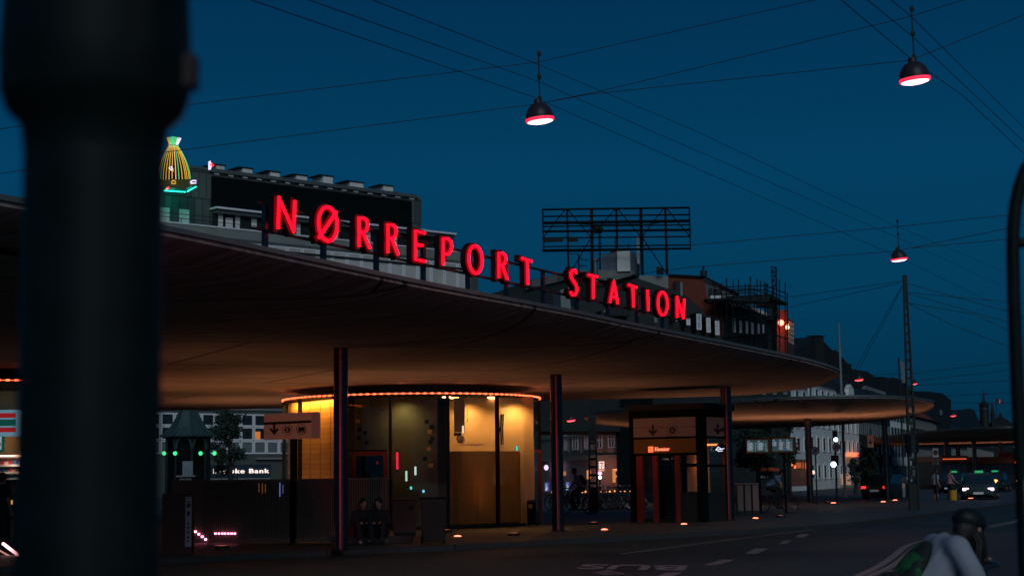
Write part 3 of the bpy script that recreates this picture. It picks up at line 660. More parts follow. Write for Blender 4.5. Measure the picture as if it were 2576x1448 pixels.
for x in (549,578,605,628,655,682,708): MB().box(FP.pt((600+x/2.069)/1.5904, (1500+1307/2.069)/1.5904, .04), (.045,.02,.035)).build('lamp', M['pinkled'], t)
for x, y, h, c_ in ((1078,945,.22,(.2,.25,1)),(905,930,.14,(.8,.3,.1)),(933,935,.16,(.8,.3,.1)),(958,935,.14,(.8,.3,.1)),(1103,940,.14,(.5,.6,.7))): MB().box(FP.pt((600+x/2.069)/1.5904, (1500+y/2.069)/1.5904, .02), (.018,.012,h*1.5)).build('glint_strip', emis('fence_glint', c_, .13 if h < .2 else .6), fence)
# pillar and notice strip at the fence's left end
pp = G(447, 1392, 0); b = MB().box((pp.x, pp.y, .62), (.62,.25,1.24)); r_ = thing('notice_pillar', 'low dark red pillar with pale vertical lettered strip, left end of the fence', 'pillar', (pp.x,pp.y,0))
b.build('body', mat('dark_red_paint', (.05,.014,.012), .6), r_)
b = MB().box((pp.x+.24, pp.y-.135, .66), (.13,.012,1.02)); b.build('lettered_strip', mat('strip_white', (.24,.22,.24), .6), r_)
b = MB(); 
for z, w_, h_ in ((1.06,.06,.02),(1.0,.085,.05),(.96,.05,.03),(.86,.05,.02),(.83,.065,.05),(.79,.05,.03),(.62,.04,.03),(.54,.04,.04),(.44,.045,.03),(.34,.035,.04),(.26,.04,.03)): b.box((pp.x+.24, pp.y-.1435, z), (w_,.004,h_))
b.build('worn_lettering', M['signink'], r_)
# left stairs strip (pink rail light)
lp = G(5, 1362, 0); lq = G(62, 1405, 0)
b = MB().tube([P(8,1366,34), P(54,1401,33.2)], .035, 6); o = b.build('handrail_light', emis('pinkwhite_rail', (1,.45,.5), 3)); tag(o, 'sloping pink handrail light at the bottom left corner', 'light strip')
b = MB().tube([P(-20,1372,34), P(34,1403,33.4)], .02, 6); o = b.build('handrail_light', emis('pink_rail_dim', (1,.45,.4), .5)); tag(o, 'second dimmer handrail light left of the bright pink one', 'light strip')
RP = PLu(-60, 37, 56, 37)
rl = thing('stair_railing', 'dark glass railing in front of the left shop with small yellow glints', 'railing', RP.pt(0,1370))
b = MB(); b.pbox(RP, -60, 1206, 52, 1209, -.03, .03); b.build('top_rail', M['metal_dark'], rl)
b = MB(); b.pbox(RP, -60, 1209, 50, 1375, -.01, .01); b.build('glass_panel', M['darkglass'], rl)
for u_ in (18, 50): b = MB(); b.pbox(RP, u_-3, 1207, u_+3, 1380, -.03, .029); b.build('post', M['metal_dark'], rl)
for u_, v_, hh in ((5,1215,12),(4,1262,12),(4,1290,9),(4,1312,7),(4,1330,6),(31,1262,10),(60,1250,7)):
    b = MB(); b.pbox(RP, u_-1.5, v_-hh/2, u_+1.5, v_+hh/2, .031, .05); b.build('rail_glint', emis('amber_glint', (.9,.5,.12), .9), rl)  # painted glints: emission in place of light caught on the railing
# ---------------------------------------------------------------- hanging direction sign
def arrow(b, pl, u, v, sz, off, th=.01):      # down arrow sz px high
    q = [(0,.5),(0,-.02),(.30,.22),(.42,.06),(0,-.5),(-.42,.06),(-.30,.22),(0,-.02)]
    hw = .085
    pts = [(-hw,.5),(hw,.5),(hw,-.12),(.29,.12),(.41,.0),(0,-.5),(-.41,.0),(-.29,.12),(-hw,-.12)]
    b.ppoly(pl, [(u+x*sz, v-y*sz) for x, y in pts], off, off+th)
def ringm(b, pl, u, v, r, off, w_=.9, n=28, th=.008):
    vs = []
    for rr in (r, r-w_):
        for nn in (off, off+th): vs += [pl.pt(u+rr*cos(2*pi*k/n), v+rr*1.08*sin(2*pi*k/n), nn) for k in range(n)]
    fs = []
    for k in range(n):
        k2 = (k+1)%n; fs += [(k,k2,n+k2,n+k),(n+k,n+k2,3*n+k2,3*n+k),(3*n+k,3*n+k2,2*n+k2,2*n+k)]
    b.add(vs, fs)
def hexm(b, pl, u, v, r, off, th=.006): b.ppoly(pl, [(u+r*cos(a*pi/3), v+r*sin(a*pi/3)) for a in range(6)], off, off+th)
DP = PLu(664, 38.6, 782, 37.6)
ds_ = thing('direction_sign', 'amber direction sign with arrow and train symbols on a dark post', 'sign', DP.pt(723, 1100))
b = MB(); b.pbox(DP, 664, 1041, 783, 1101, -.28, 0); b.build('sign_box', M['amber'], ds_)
b = MB(); b.pbox(DP, 664, 1061.5, 783, 1062.5, .0, .006)
arrow(b, DP, 690, 1079, 28, .0); ringm(b, DP, 723, 1080, 12.5, 0); ringm(b, DP, 758, 1079, 12.5, 0); b.ppoly(DP, [(750,1074),(766,1073),(767,1083),(751,1084)], 0, .01)
for x in (752,756.5,761,765.5): b.ppoly(DP, [(x-1.6,1086),(x,1089),(x+1.6,1086),(x,1083)], .0105, .013)
hexm(b, DP, 723, 1080, 8.5, 0); b.build('symbols', M['signink'], ds_)
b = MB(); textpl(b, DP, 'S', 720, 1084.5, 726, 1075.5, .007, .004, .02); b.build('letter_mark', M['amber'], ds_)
a, z = DP.sz(728, 1100); MB().sbox(DP, a-.06, a+.06, 0, z-.002, -.2, -.08).build('sign_post', M['black'], ds_)
# ---------------------------------------------------------------- elevator kiosk
ka = P(1584, 1200, 51.6); kb = P(1772, 1200, 50.2)
KF = PL((ka.x, ka.y), (kb.x-ka.x, kb.y-ka.y)); KW = (V((kb.x,kb.y))-V((ka.x,ka.y))).length
kn = -KF.n; kc = V((kb.x, kb.y))+kn*2.2
KS = PL((kb.x, kb.y), (kn.x, kn.y)); 
if KS.n.dot(KF.t) < 0: KS.n = -KS.n
kt = KF.sz(1600, 1031)[1]
kio = thing('elevator_kiosk', 'dark framed elevator kiosk with amber sign panels and door frames coloured by red light', 'elevator', (ka.x+KF.t.x*KW/2, ka.y+KF.t.y*KW/2, 0))
def fz(v, u=1660): return KF.sz(u, v)[1]
MB().sbox(KF, -.06, KW+.06, kt-.02, kt+.16, -2.28, .10).build('roof', M['darkwall'], kio)
zz = [fz(v) for v in (1050, 1098, 1103, 1139, 1145)]
MB().sbox(KF, 0, KW, zz[0]+.0, kt-.02, -2.2, .0).build('top_fascia', M['black'], kio)
for a0, a1 in ((0,.15),(KW-.27,KW)): 
    for n0 in (0, -1.96): MB().sbox(KF, a0, a1, 0, zz[0], n0-.24, n0).build('corner_post', M['black'], kio)
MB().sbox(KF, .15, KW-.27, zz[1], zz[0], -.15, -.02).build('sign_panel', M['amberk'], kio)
b = MB(); b.sbox(KF, .15, KW-.27, fz(1074)-.006, fz(1074)+.006, -.02, -.014); arrow(b, KF, 1641, 1082, 29, -.02); ringm(b, KF, 1690, 1082, 14, -.02, .7); hexm(b, KF, 1690, 1082, 9, -.02); b.build('symbols', M['signink'], kio)
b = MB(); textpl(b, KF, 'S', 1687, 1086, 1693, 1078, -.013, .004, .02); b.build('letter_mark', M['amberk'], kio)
MB().sbox(KF, .0, KW, zz[2], zz[1], -.2, -.005).build('panel_rail', M['black'], kio)
MB().sbox(KF, .15, KW-.27, zz[3], zz[2], -.15, -.02).build('brass_band', M['brass'], kio)
b = MB(); textpl(b, KF, 'Elevator', 1647, 1133.5, 1683, 1123, -.02, .03, .0, 1.15); b.build('elevator_lettering', emis('lettering_glow', (1,.24,.11), 1.6), kio)
b = MB()
for x0, y0, x1, y1 in ((1630,1122.5,1642,1123.7),(1630,1135.2,1642,1136.4),(1630,1122.5,1631.2,1136.4),(1640.8,1122.5,1642,1136.4),(1633,1128,1634.2,1134),(1638,1128,1639.2,1134),(1633,1127.5,1639.2,1128.6),(1635.6,1129.5,1636.6,1133.4),(1634,1124.8,1635.6,1126.4),(1636.8,1124.8,1638.4,1126.4)): b.pbox(KF, x0, y0, x1, y1, -.02, .0)
b.build('elevator_symbol', emis('symbol_glow', (1,.16,.06), 2), kio)
MB().sbox(KF, .0, KW, zz[4], zz[3], -.2, -.005).build('door_head', M['black'], kio)
for x0, x1, mm in ((1601,1617,'redlitframe'),(1642,1654,'redlitframe'),(1698,1710,'redlitframe')):
    a0 = KF.sz(x0, 1200)[0]; a1 = KF.sz(x1, 1200)[0]; MB().sbox(KF, a0, a1, 0.0, zz[4], -.12, .02).build('door_frame', M[mm], kio)
for x0, x1 in ((1617.5,1641.5),(1654.5,1697.5)):
    a0 = KF.sz(x0, 1200)[0]; a1 = KF.sz(x1, 1200)[0]; MB().sbox(KF, a0, a1, .1, zz[4], -.07, -.05).build('door', M['glass' if x0 < 1650 else 'darkglass'], kio)
    MB().sbox(KF, a0, a1, .0, .1, -.09, -.04).build('door_sill', M['metal_dark'], kio)
a0 = KF.sz(1710.5, 1200)[0]; MB().sbox(KF, a0, KW-.27, .95, zz[4], -.07, -.05).build('side_window', M['glass'], kio)
MB().sbox(KF, a0, KW-.27, 0, .95, -.09, -.03).build('lower_panel', M['darkwall'], kio)
MB().sbox(KF, a0, KW-.27, fz(1170)-.05, fz(1170)+.05, -.1, -.02).build('window_bar', M['black'], kio)
MB().sbox(KF, .16, a0-1.4, 0, zz[4], -.07, -.05).build('side_window', M['darkglass'], kio)
# side face
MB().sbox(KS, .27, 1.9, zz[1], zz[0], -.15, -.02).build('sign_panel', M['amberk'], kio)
MB().sbox(KS, .0, 1.95, zz[2], zz[1], -.1, -.004).build('panel_rail', M['black'], kio)
MB().sbox(KS, .27, 1.9, fz(1172)-.04, fz(1172)+.04, -.1, -.02).build('window_bar', M['black'], kio)
MB().sbox(KS, .27, 1.9, .9, zz[2], -.07, -.05).build('side_window', M['glass'], kio)
MB().sbox(KS, .27, 1.9, 0, .9, -.09, -.03).build('lower_panel', M['darkwall'], kio)
b = MB(); arrow(b, KS, 1806, 1079, 26, -.02); ringm(b, KS, 1820, 1079, 7, -.02, .6); hexm(b, KS, 1820, 1079, 4.5, -.02); b.build('symbols', M['signink'], kio)
q = KS.w(1.15, zz[2]-.2, -.35); MB().box(q, (.5,.5,.05)).build('ceiling_lamp', emis('orange_lamp', (1,.22,.06), 2.5), kio)
spot('lamp_light', q-V((0,0,.1)), q+V((.1,.2,-3)), 22, 130, (1,.25,.07), kio)
MB().sbox(KS, .3, 1.88, .9, zz[2]-.01, -.75, -.7).build('light_catch_panel', M['inner'], kio)  # added panel that catches the orange lamp's light behind the glass
q0 = KS.w(.75, fz(1127), .02)
b = MB().sbox(KS, .95, 1.75, fz(1136), fz(1118), .0, .03); b.build('notice_box', M['black'], kio)
b = MB()
for p0, p1 in (((1797,1131),(1803,1123)),((1803,1123),(1812,1129)),((1799,1131),(1818,1127)),((1802,1134),(1814,1133))):
    b.tube([KS.pt(*p0, .04), KS.pt(*p1, .04)], .012, 5)
b.build('notice_mark', emis('white_scribble', (.7,.75,.9), 1.5), kio)
MB().sbox(KF, .2, KW-.2, .02, .08, -2.1, -.1).build('cab_floor', M['metal_dark'], kio)
MB().sbox(KF, 1.35, 1.75, .1, 2.1, -1.3, -.9).build('lift_machinery', M['metal_dark'], kio)
# ---------------------------------------------------------------- ground lights in the pavement
gl0 = None
GL = 'small round lights set in the pavement'
for i, (u, v, en, lb) in enumerate(((1151,1350,1,'ground light in front of the dark wheelie bin'),(1520,1333,1,'ground light left of the elevator kiosk'),(1720,1319,1,'ground light in front of the elevator kiosk'),(1900,1304,1,'ground light in front of the three pale bins'),
      (2096,1265,0,'ground light below the traffic light'),(2221,1262,0,'ground light left of the thin column by the mast'),(2251,1258,0,'ground light right of the thin column by the mast'),(2441,1253,0,'ground light below the white taxi'))):
    g = G(u, v, 0.0); t = thing('ground_light', lb, 'ground light', g, GL)
    MB().lathe(g, [(.0,.0),(.13,.0),(.13,.015),(.105,.02)], 20).build('rim', M['metal_dark'], t)
    k_ = 1.0 if g.y < 60 else 1.3
    MB().lathe(g, [(.10*k_,.016),(.09*k_,.035),(.05*k_,.05),(0,.055)], 16).build('lens', M['groundled'], t)
# assumed uplights under the roofs, added where the pools of light sit on the concrete
UP = 'assumed uplights standing in the pavement under the canopies'
def uplight(x, y, en, lb, size=146, col=(1,.40,.19), zt=4.3):
    t = thing('assumed_uplight', lb, 'uplight', (x,y,0), UP)
    MB().lathe((x,y,0), [(.16,0),(.16,.06),(.12,.07)], 16).build('body', M['metal_dark'], t)
    MB().lathe((x,y,.0), [(.11,.072),(0,.078)], 16).build('lens', emis('uplight_lens', (1,.3,.15), .6), t)
    spot('lamp_light', (x, y, .12), (x, y, 4.3), en*.88, size, col, t, 1.0, .1)
for u, d, en, lb in ((560,35.5,130,'added low floor uplight at the fence foot, left'),(1290,41,70,'added low floor uplight by the pavilion corner'),(480,47,300,'assumed floor uplight behind the stair fence, left'),(640,56,620,'assumed floor uplight behind the stair fence, middle'),(790,43.5,330,'assumed floor uplight between the fence and the column'),(1120,44.2,170,'assumed floor uplight in front of the glass pavilion'),(1490,49.5,260,'assumed floor uplight between the pavilion and the elevator'),(1750,58,300,'assumed floor uplight behind the elevator kiosk'),(1960,54.5,100,'assumed floor uplight right of the kiosk column'),(120,45,380,'assumed floor uplight hidden behind the foreground post')):  # the two low ones are added fill for the front of the belly
    p = P(u, 1200, d); uplight(p.x, p.y, en, lb)
for u, d, en, lb in ((1900,80,800,'assumed floor uplight under the left part of the second canopy'),(2080,79,800,'assumed floor uplight under the middle of the second canopy'),(2240,79,500,'assumed floor uplight under the right part of the second canopy'),(1560,90,450,'assumed floor uplight under the left tip of the second canopy'),(2330,165,500,'assumed floor uplight under the far canopy, left'),(2450,160,700,'assumed floor uplight under the far canopy, middle'),(2570,160,700,'assumed floor uplight under the far canopy, right')):
    p = P(u, 1200, d); uplight(p.x, p.y, en, lb)
# ---------------------------------------------------------------- hanging street lamps
M['lampglow'] = emis('street_lamp_glow', (1.0,.62,.66), 3); M['rimhalo'] = mat('lamp_rim_halo', (.7,.12,.14), .4, emit=(1,.015,.06), estr=1.3)  # rim emission stands in for the red halo round the lamp mouth
M['shade'] = mat('lamp_shade_enamel', (.03,.025,.03), .4)
LG = 'pendant street lamps hung on span wires'
def lamp(u, v, d, label, sc=1.0, hang=1.0, red=False, at=None):
    c = P(u, v, d) if at is None else V(at)                         # centre of the glowing mouth
    t = thing('street_lamp', label, 'street lamp', c, LG)
    R = .235*sc; T = Matrix.Rotation(radians(-6), 3, 'Y')@Matrix.Rotation(radians(3), 3, 'X')
    b = MB().lathe(c, [(R,.0),(R*1.02,.03*sc),(R*.97,.12*sc),(R*.82,.2*sc),(R*.55,.27*sc),(R*.3,.29*sc),(R*.28,.36*sc),(R*.1,.37*sc)], 28, M=T)
    b.build('lamp_shade', M['shade'], t, smooth=True)
    MB().lathe(c, [(R*1.0,-.018*sc),(R*1.03,-.01*sc),(R*1.03,.034*sc),(R*1.005,.038*sc),(R*.95,.0)], 28, M=T).build('glowing_rim', M['rimhalo'], t, smooth=True)
    MB().lathe(c, [(R*.95,.004),(R*.9,-.03*sc),(R*.6,-.05*sc),(0,-.06*sc)], 24, M=T).build('diffuser', M['lampglow'] if not red else emis('distant_lamp', (1,.12,.10), 4), t, smooth=True)
    if hang:
        z0 = .36*sc; b = MB().tube([c+V((0,0,z0)), c+V((-.01,0,z0+.82*hang))], .013*sc, 6)
        for k in (.02,.40,.80): b.ell(c+V((0,0,z0+k*hang)), (.04*sc,.04*sc,.055*sc), 8)
        b.build('hanger', M['wire'], t)
    if hang: spot('lamp_light', c-V((0,0,.1)), c-V((0,0,5)), 150, 165, (1,.42,.30), t, .6, .2)
    return t
for a in ((1358,303,26.5,'pendant street lamp hanging above the letters, centre of the sky'),(2301,203,24.5,'pendant street lamp high in the top right corner'),(2261,653,47,'smaller pendant street lamp just above the lattice mast top')): lamp(*a)
lamp(0,0,1,'assumed pendant street lamp behind the viewpoint, outside the picture, added for a highlight on the post', at=(7.4,-1.2,5.3)); plight('lamp_light', (7.4,-1.2,5.15), 130, (1,.62,.35), .22)  # assumed lamp and point light, added for a warm highlight on the post
lamp(2160,955,88,'far lamp with red shade glow over the second canopy', 1.0, 0, True)
lamp(1436,1057,86,'far lamp glowing between the column and the lattice pole, below the big canopy', 1.0, 0, True)
lamp(2397,1045,150,'far lamp with red glow at the right, over the dark roofs', 1.15, 0, True)
lamp(2300,965,92,'tiny amber lamp beside the lattice mast', .7, 0, True)
# ---------------------------------------------------------------- span wires
WG = 'overhead span wires'
def wire(pts, label, r=.0065, sag=.0):
    q = []
    for i in range(len(pts)-1):
        a = P(*pts[i]); c = P(*pts[i+1]); n = 8
        for k in range(n+(i == len(pts)-2)):
            f = k/n; p = a.lerp(c, f); p.z -= sag*4*f*(1-f)*(a-c).length*.01; q.append(p)
    o = MB().tube(q, r, 5).build('span_wire', M['wire']); tag(o, label, 'wire', WG)
wire([(-200,350,24),(490,262,25),(1140,182,26),(1352,157,26.5),(2060,-2,25),(2300,-60,24)], 'upper wire crossing the sky through the top of the central lamp hanger')
wire([(-200,462,24),(455,378,25),(1350,262,26.5),(1480,238,26.3),(2290,152,24.5),(2720,-20,24)], 'lower wire running from behind the post under both big lamps')
wire([(1390,254,26.5),(1500,232,26.3),(2290,42,24.5),(2440,-5,24),(2700,-90,23)], 'wire rising from the central lamp to the top of the right lamp hanger')
wire([(560,-30,12),(630,0,14),(1345,246,26.5),(2245,640,47),(2575,800,90)], 'lowest long wire slanting from the top left corner to the small lamp', .0055)
wire([(700,-30,12),(775,0,14),(1353,205,26.5),(1700,357,33),(2258,598,47),(2575,745,90)], 'middle long wire slanting across the sky to the small lamp', .0055)
wire([(860,-30,13),(935,0,14),(1352,162,26.5),(1750,330,34),(2256,570,47),(2575,705,90)], 'topmost long wire slanting across the sky to the small lamp', .0055)
wire([(2060,-40,18),(2115,0,19),(2292,150,24.5),(2420,240,28),(2575,387,36),(2640,450,40)], 'leftmost short wire slanting through the right lamp', .007)
wire([(2130,-40,18),(2180,0,19),(2294,92,24.5),(2575,357,36),(2640,420,40)], 'middle short wire slanting through the right lamp hanger', .007)
wire([(2200,-40,18),(2240,0,20),(2291,42,24.5),(2575,322,36),(2640,390,40)], 'rightmost short wire slanting from the right lamp top', .007)
wire([(1735,617,47),(2256,570,47),(2575,537,46),(2640,530,46)], 'level wire through the top of the small lamp hanger', .010)
wire([(1735,672,47),(2245,632,47),(2290,624,47),(2575,566,46),(2640,552,46)], 'level wire just below the small lamp hanger, rising right', .010)
wire([(2290,624,47),(2575,598,46),(2640,592,46)], 'nearly level wire leaving the small lamp to the right', .010)
wire([(1230,738,60),(1735,672,50)], 'faint wire from the billboard frame towards the small lamp', .010)
# lattice mast and its guys
mb_ = P(2300, 1282, 62); mb_.z = 0
mast = thing('lattice_mast', 'tall dark steel lattice mast standing right of the second canopy', 'mast', mb_)
mz = P(2275, 692, 62).z
def lattice(root, base, top, w0, w1, oval=True):
    Hh = top
    for sx_ in (-1, 1):
        b = MB(); b.hexa([base+V((sx_*w0-.035, -.09, 0)), base+V((sx_*w0+.035,-.09,0)), base+V((sx_*w0+.035,.09,0)), base+V((sx_*w0-.035,.09,0)), base+V((sx_*w1-.03,-.06,Hh)), base+V((sx_*w1+.03,-.06,Hh)), base+V((sx_*w1+.03,.06,Hh)), base+V((sx_*w1-.03,.06,Hh))]); b.build('upright', M['metal_dark'], root)
    b = MB(); n = int(Hh/.36)
    for k in range(n):
        z = .2+(Hh-.4)*k/n; wv = w0+(w1-w0)*z/Hh; b.box(base+V((0,0,z)), (2*wv, .05, .1))
        wv2 = w0+(w1-w0)*(z+.3)/Hh
    b.box(base+V((0,0,.5)), (2*w0, .08, 1.0)); b.box(base+V((0,0,Hh-.55)), (2*w1+.05, .1, 1.1)); b.build('battens', M['metal_dark'], root)
lattice(mast, mb_, mz, .17, .045)
MB().tube([mb_+V((0,0,2.2)), mb_+V((0,0,2.9))], .26, 10).build('switch_box', M['metal_dark'], mast)
pb = P(1493, 1285, 66); pb.z = 0
m2 = thing('lattice_mast', 'dark lattice pole under the canopy between the pavilion and the kiosk', 'mast', pb)
lattice(m2, pb, 4.0, .17, .13)
for pts, lb in ((((1985,747,70),(2262,708,62),(2275,703,62)), 'upper wire from the mast top to the left'), (((1985,772,70),(2262,712,62),(2275,706,62)), 'lower wire from the mast top to the left'),
                (((2150,930,75),(2268,718,62)), 'steep guy wire from the mast top down to the left'), (((2162,925,77),(2269,722,62)), 'second steep guy wire beside the first, down left of the mast'),
                (((2278,712,62),(2575,795,60),(2640,812,60)), 'highest wire from the mast to the right'), (((2282,735,62),(2430,750,60),(2575,762,60)), 'nearly level wire from the mast to the right'),
                (((2284,738,62),(2575,822,60)), 'third wire from the mast sloping to the right'), (((2284,762,62),(2450,790,60),(2575,850,60)), 'fourth wire from the mast sloping to the right'), (((2286,764,62),(2400,820,60),(2575,885,60)), 'lowest wire from the mast, sloping most')):
    wire(list(pts), lb, .011)
for i, (v0, v1) in enumerate(((938,905),(958,925),(968,955),(1000,985),(1010,1015))):
    wire([(2050,v0+12,120),(2300,v0,110),(2575,v1,100)], 'faint far tram wire low in the right sky, %s from the top' % ('first','second','third','fourth','fifth')[i], .014)
# flag and far mast
fp = P(2114, 940, 95); fm = thing('flagpole', 'tall bare flagpole rising beside the canopy tip', 'flagpole', V((fp.x, fp.y, 0)))
MB().tube([V((fp.x,fp.y,0)), V((fp.x,fp.y,P(2109,880,95).z)), V((fp.x,fp.y,P(2110,812,95).z))], [.09,.07,.03], 8).build('pole', M['parapet'], fm)
fq = P(2263, 950, 110); f2 = thing('flagpole', 'leaning pole with drooping banner left of the lattice mast', 'flagpole', V((fq.x,fq.y,0)))
MB().tube([V((fq.x,fq.y,0)), P(2260, 900, 110)], .06, 6).build('pole', M['metal_dark'], f2)
b = MB(); A0 = [P(u, v, 110) for u, v in ((2262,905),(2282,917),(2284,942),(2284,963),(2268,962),(2267,940))]; b.prism(A0, V((0,.03,0))); b.build('banner', mat('banner_cloth', (.12,.17,.2), .9), f2)
# ---------------------------------------------------------------- foreground post and pipe frame
pp = P(223, 1200, 2.62); pp.z = 0
fpst = thing('signal_post', 'thick dark post filling the left foreground, out of focus', 'post', V((pp.x,pp.y,RZ)))
MB().lathe(V((pp.x,pp.y,RZ)), [(.17,0),(.17,.1),(.13,.16),(.116,.2),(.1145,2.16)], 40).build('shaft', M['post'], fpst, smooth=True)
MB().lathe(V((pp.x,pp.y,RZ+.035)), [(.1145,2.125),(.12,2.175),(.145,2.20),(.156,2.23),(.158,2.30),(.152,2.42),(.150,2.75),(.14,2.95),(.05,3.02),(0,3.03)], 40).build('collar_housing', M['post'], fpst, smooth=True)
MB().box((pp.x+.158, pp.y-.01, RZ+2.30), (.028,.05,.055)).build('latch', mat('latch_metal', (.03,.022,.02), .7), fpst)
# inverted-U pipe at the right edge
d7 = 6.0; fr = thing('pipe_frame', 'bent dark steel pipe at the right edge of the picture', 'pipe frame', V((P(2580,1500,d7).x, d7, RZ)))
pts = [P(2578,1500,d7)]; pts[0].z = RZ
pts += [P(2568,1180,d7), P(2557,950,d7), P(2550,760,d7), P(2547,640,d7), P(2548,575,d7), P(2553,520,d7), P(2563,470,d7), P(2580,425,d7), P(2603,395,d7), P(2635,380,d7), P(2680,383,d7), P(2715,410,d7), P(2735,460,d7), P(2745,560,d7), P(2760,900,d7)]
e_ = P(2775,1500,d7); e_.z = RZ; pts.append(e_)
MB().tube(pts, .0255, 14).build('pipe', M['post'], fr, smooth=True)
MB().tube([P(2552,612,d7), P(2748,605,d7)], .018, 10).build('crossbar', M['post'], fr, smooth=True)
MB().box(P(2574,1250,d7)+V((0,-.03,0)), (.012,.01,.13)).build('glow_patch', mat('red_glow_tint', (.35,.16,.17), .4), fr)  # reddish colour put in for a red glow low on the pipe

# assumed traffic signal, unseen behind the camera, added to streak the columns red
t = thing('traffic_signal', 'assumed traffic signal with a red lamp, unseen behind the viewpoint, added to streak the columns red', 'traffic signal', (-10,-18.2,RZ))
MB().tube([(-10,-18.2,RZ),(-10,-18.2,2.9)], .06, 10).build('pole', M['metal_dark'], t)
MB().box((-10,-18.1,2.45), (.3,.18,.95)).build('signal_head', M['black'], t, bevel=.02)
for z, m_ in ((2.75, emis('assumed_red_signal', (1,.01,.03), 12)), (2.45, M['black']), (2.15, M['black'])): MB().lathe((-10,-18.005,z), [(0,.02),(.10,.0)], 16, M=Matrix.Rotation(-pi/2, 3, 'X')).build('assumed_signal_lens', m_, t)
spot('lamp_light', (-10,-17.9,2.75), (1.0,42,2.3), 5600, 11, (1,.01,.04), t, .3, .12)  # narrow beam of the assumed red lamp, aimed at the columns
# ---------------------------------------------------------------- buildings
def win(pl, root, u0, v0, u1, v1, nx=1, ny=1, fr='white', pane='darkpane', off=.0, fw_=.09, name='window', sill=False):
    a, za = pl.sz(u0, v0); c, zc = pl.sz(u1, v1)
    return wins(pl, root, min(a,c), max(a,c), min(za,zc), max(za,zc), nx, ny, fr, pane, off, fw_, name, sill)
def wins(pl, root, s0, s1, z0, z1, nx=1, ny=1, fr='white', pane='darkpane', off=.0, fw_=.09, name='window', sill=False):
    b = MB(); f = fw_
    b.sbox(pl, s0, s0+f, z0, z1, off, off+.09); b.sbox(pl, s1-f, s1, z0, z1, off, off+.09)
    b.sbox(pl, s0+f, s1-f, z0, z0+f, off, off+.088); b.sbox(pl, s0+f, s1-f, z1-f, z1, off, off+.088)
    for k in range(1, nx): x = s0+(s1-s0)*k/nx; b.sbox(pl, x-f*.35, x+f*.35, z0+f, z1-f, off, off+.08)
    for k in range(1, ny): z = z0+(z1-z0)*k/ny; b.sbox(pl, s0+f, s1-f, z-f*.3, z+f*.3, off, off+.076)
    w_ = b.build(name, M[fr] if isinstance(fr, str) else fr, root)
    MB().sbox(pl, s0+f*.9, s1-f*.9, z0+f*.9, z1-f*.9, off, off+.03).build('pane', M[pane] if isinstance(pane, str) else pane, w_)
    if sill: MB().sbox(pl, s0-.08, s1+.08, z0-.1, z0-.002, off, off+.14).build('sill', M['stone'], w_)
    return w_
def c6(x, y): return ((640+x/3.811)/1.5904, (620+y/3.811)/1.5904)
def cz5(x, y): return ((600+x/2.069)/1.5904, (1500+y/2.069)/1.5904)
# ---- bank building, upper left
A0 = P(480, 1200, 150); PA = PL((A0.x, A0.y), (.763, .647))
def sA(u, v): return PA.sz(u, v)
bank = thing('office_building', 'large office building behind the neon letters, zinc clad top with black board', 'building', PA.w(8, 0))
s_l = sA(300, 600)[0]; s_r = sA(1202, 700)[0]
zroof = sA(480, 408)[1]; sr_top = sA(1080, 487)[0]; zp_top = sA(678, 586)[1]; zp_bot = sA(609, 602)[1]
zt_bot = sA(1000, 552)[1]
MB().sbox(PA, s_l, s_r, 0, zp_bot, -16, 0).build('main_wall', M['bankwall'], bank)
def cladwall(b, s0, s1, n0): b.sbox(PA, s0, s1, zp_bot+.02, zroof-.3, n0, -1.5)
b = MB(); b.sbox(PA, s_l+.3, sr_top, zp_bot+.02, zroof-.25, -13, -1.5); b.build('clad_tower', M['zincclad'], bank)
b = MB(); b.sbox(PA, s_l+.2, sr_top-.6, zroof-.25, zroof, -12.6, -1.42); b.build('roof', M['flash'], bank)
sbl = sA(550, 500)[0]; sbr = sA(1051, 520)[0]
zb_t = PA.sz(560, 440)[1]; zb_b = PA.sz(550, 517)[1]
b = MB(); b.sbox(PA, sbl, sbr, zb_b, zb_t, -1.49, -1.1); b.build('black_board', M['black'], bank)
# pale squares along the eaves
for k in range(17):
    x = c2(755+k*149.5, 0)[0] if k < 10 else c2(755+k*147, 0)[0]
    a0 = PA.sz(x, 450)[0]; a1 = PA.sz(x+12, 450)[0]
    if a1 < sr_top-.3:
        MB().sbox(PA, a0, a1, zb_t+.25, zroof-.42, -1.49, -1.38).build('pale_panel', M['curtain'], bank)
        MB().sbox(PA, a1+.1, a1+(a1-a0)*1.1, zb_t+.25, zroof-.42, -1.49, -1.42).build('grey_panel', M['bankwall'], bank)
MB().sbox(PA, sbl-.2, sr_top-.6, zroof-.40, zroof-.26, -1.49, -1.2).build('eaves_rail', M['flash'], bank)
# skylight boxes
for u0, u1, vt in ((551,587,406),(617,657,414),(687,726,423.5),(753,795,432),(820,860,434),(888,937,449),(972,1012,459)):
    a0, z0_ = PA.sz(u0+16, vt); a1 = PA.sz(u1, vt)[0]
    MB().sbox(PA, a0, a1, zroof, z0_-.09, -3.6, -1.7).build('skylight', M['curtain'], bank)
    b = MB(); b.sbox(PA, a0-.5, a1+.12, z0_-.09, z0_+.03, -3.8, -1.62); b.build('skylight_cap', M['metal_dark'], bank)
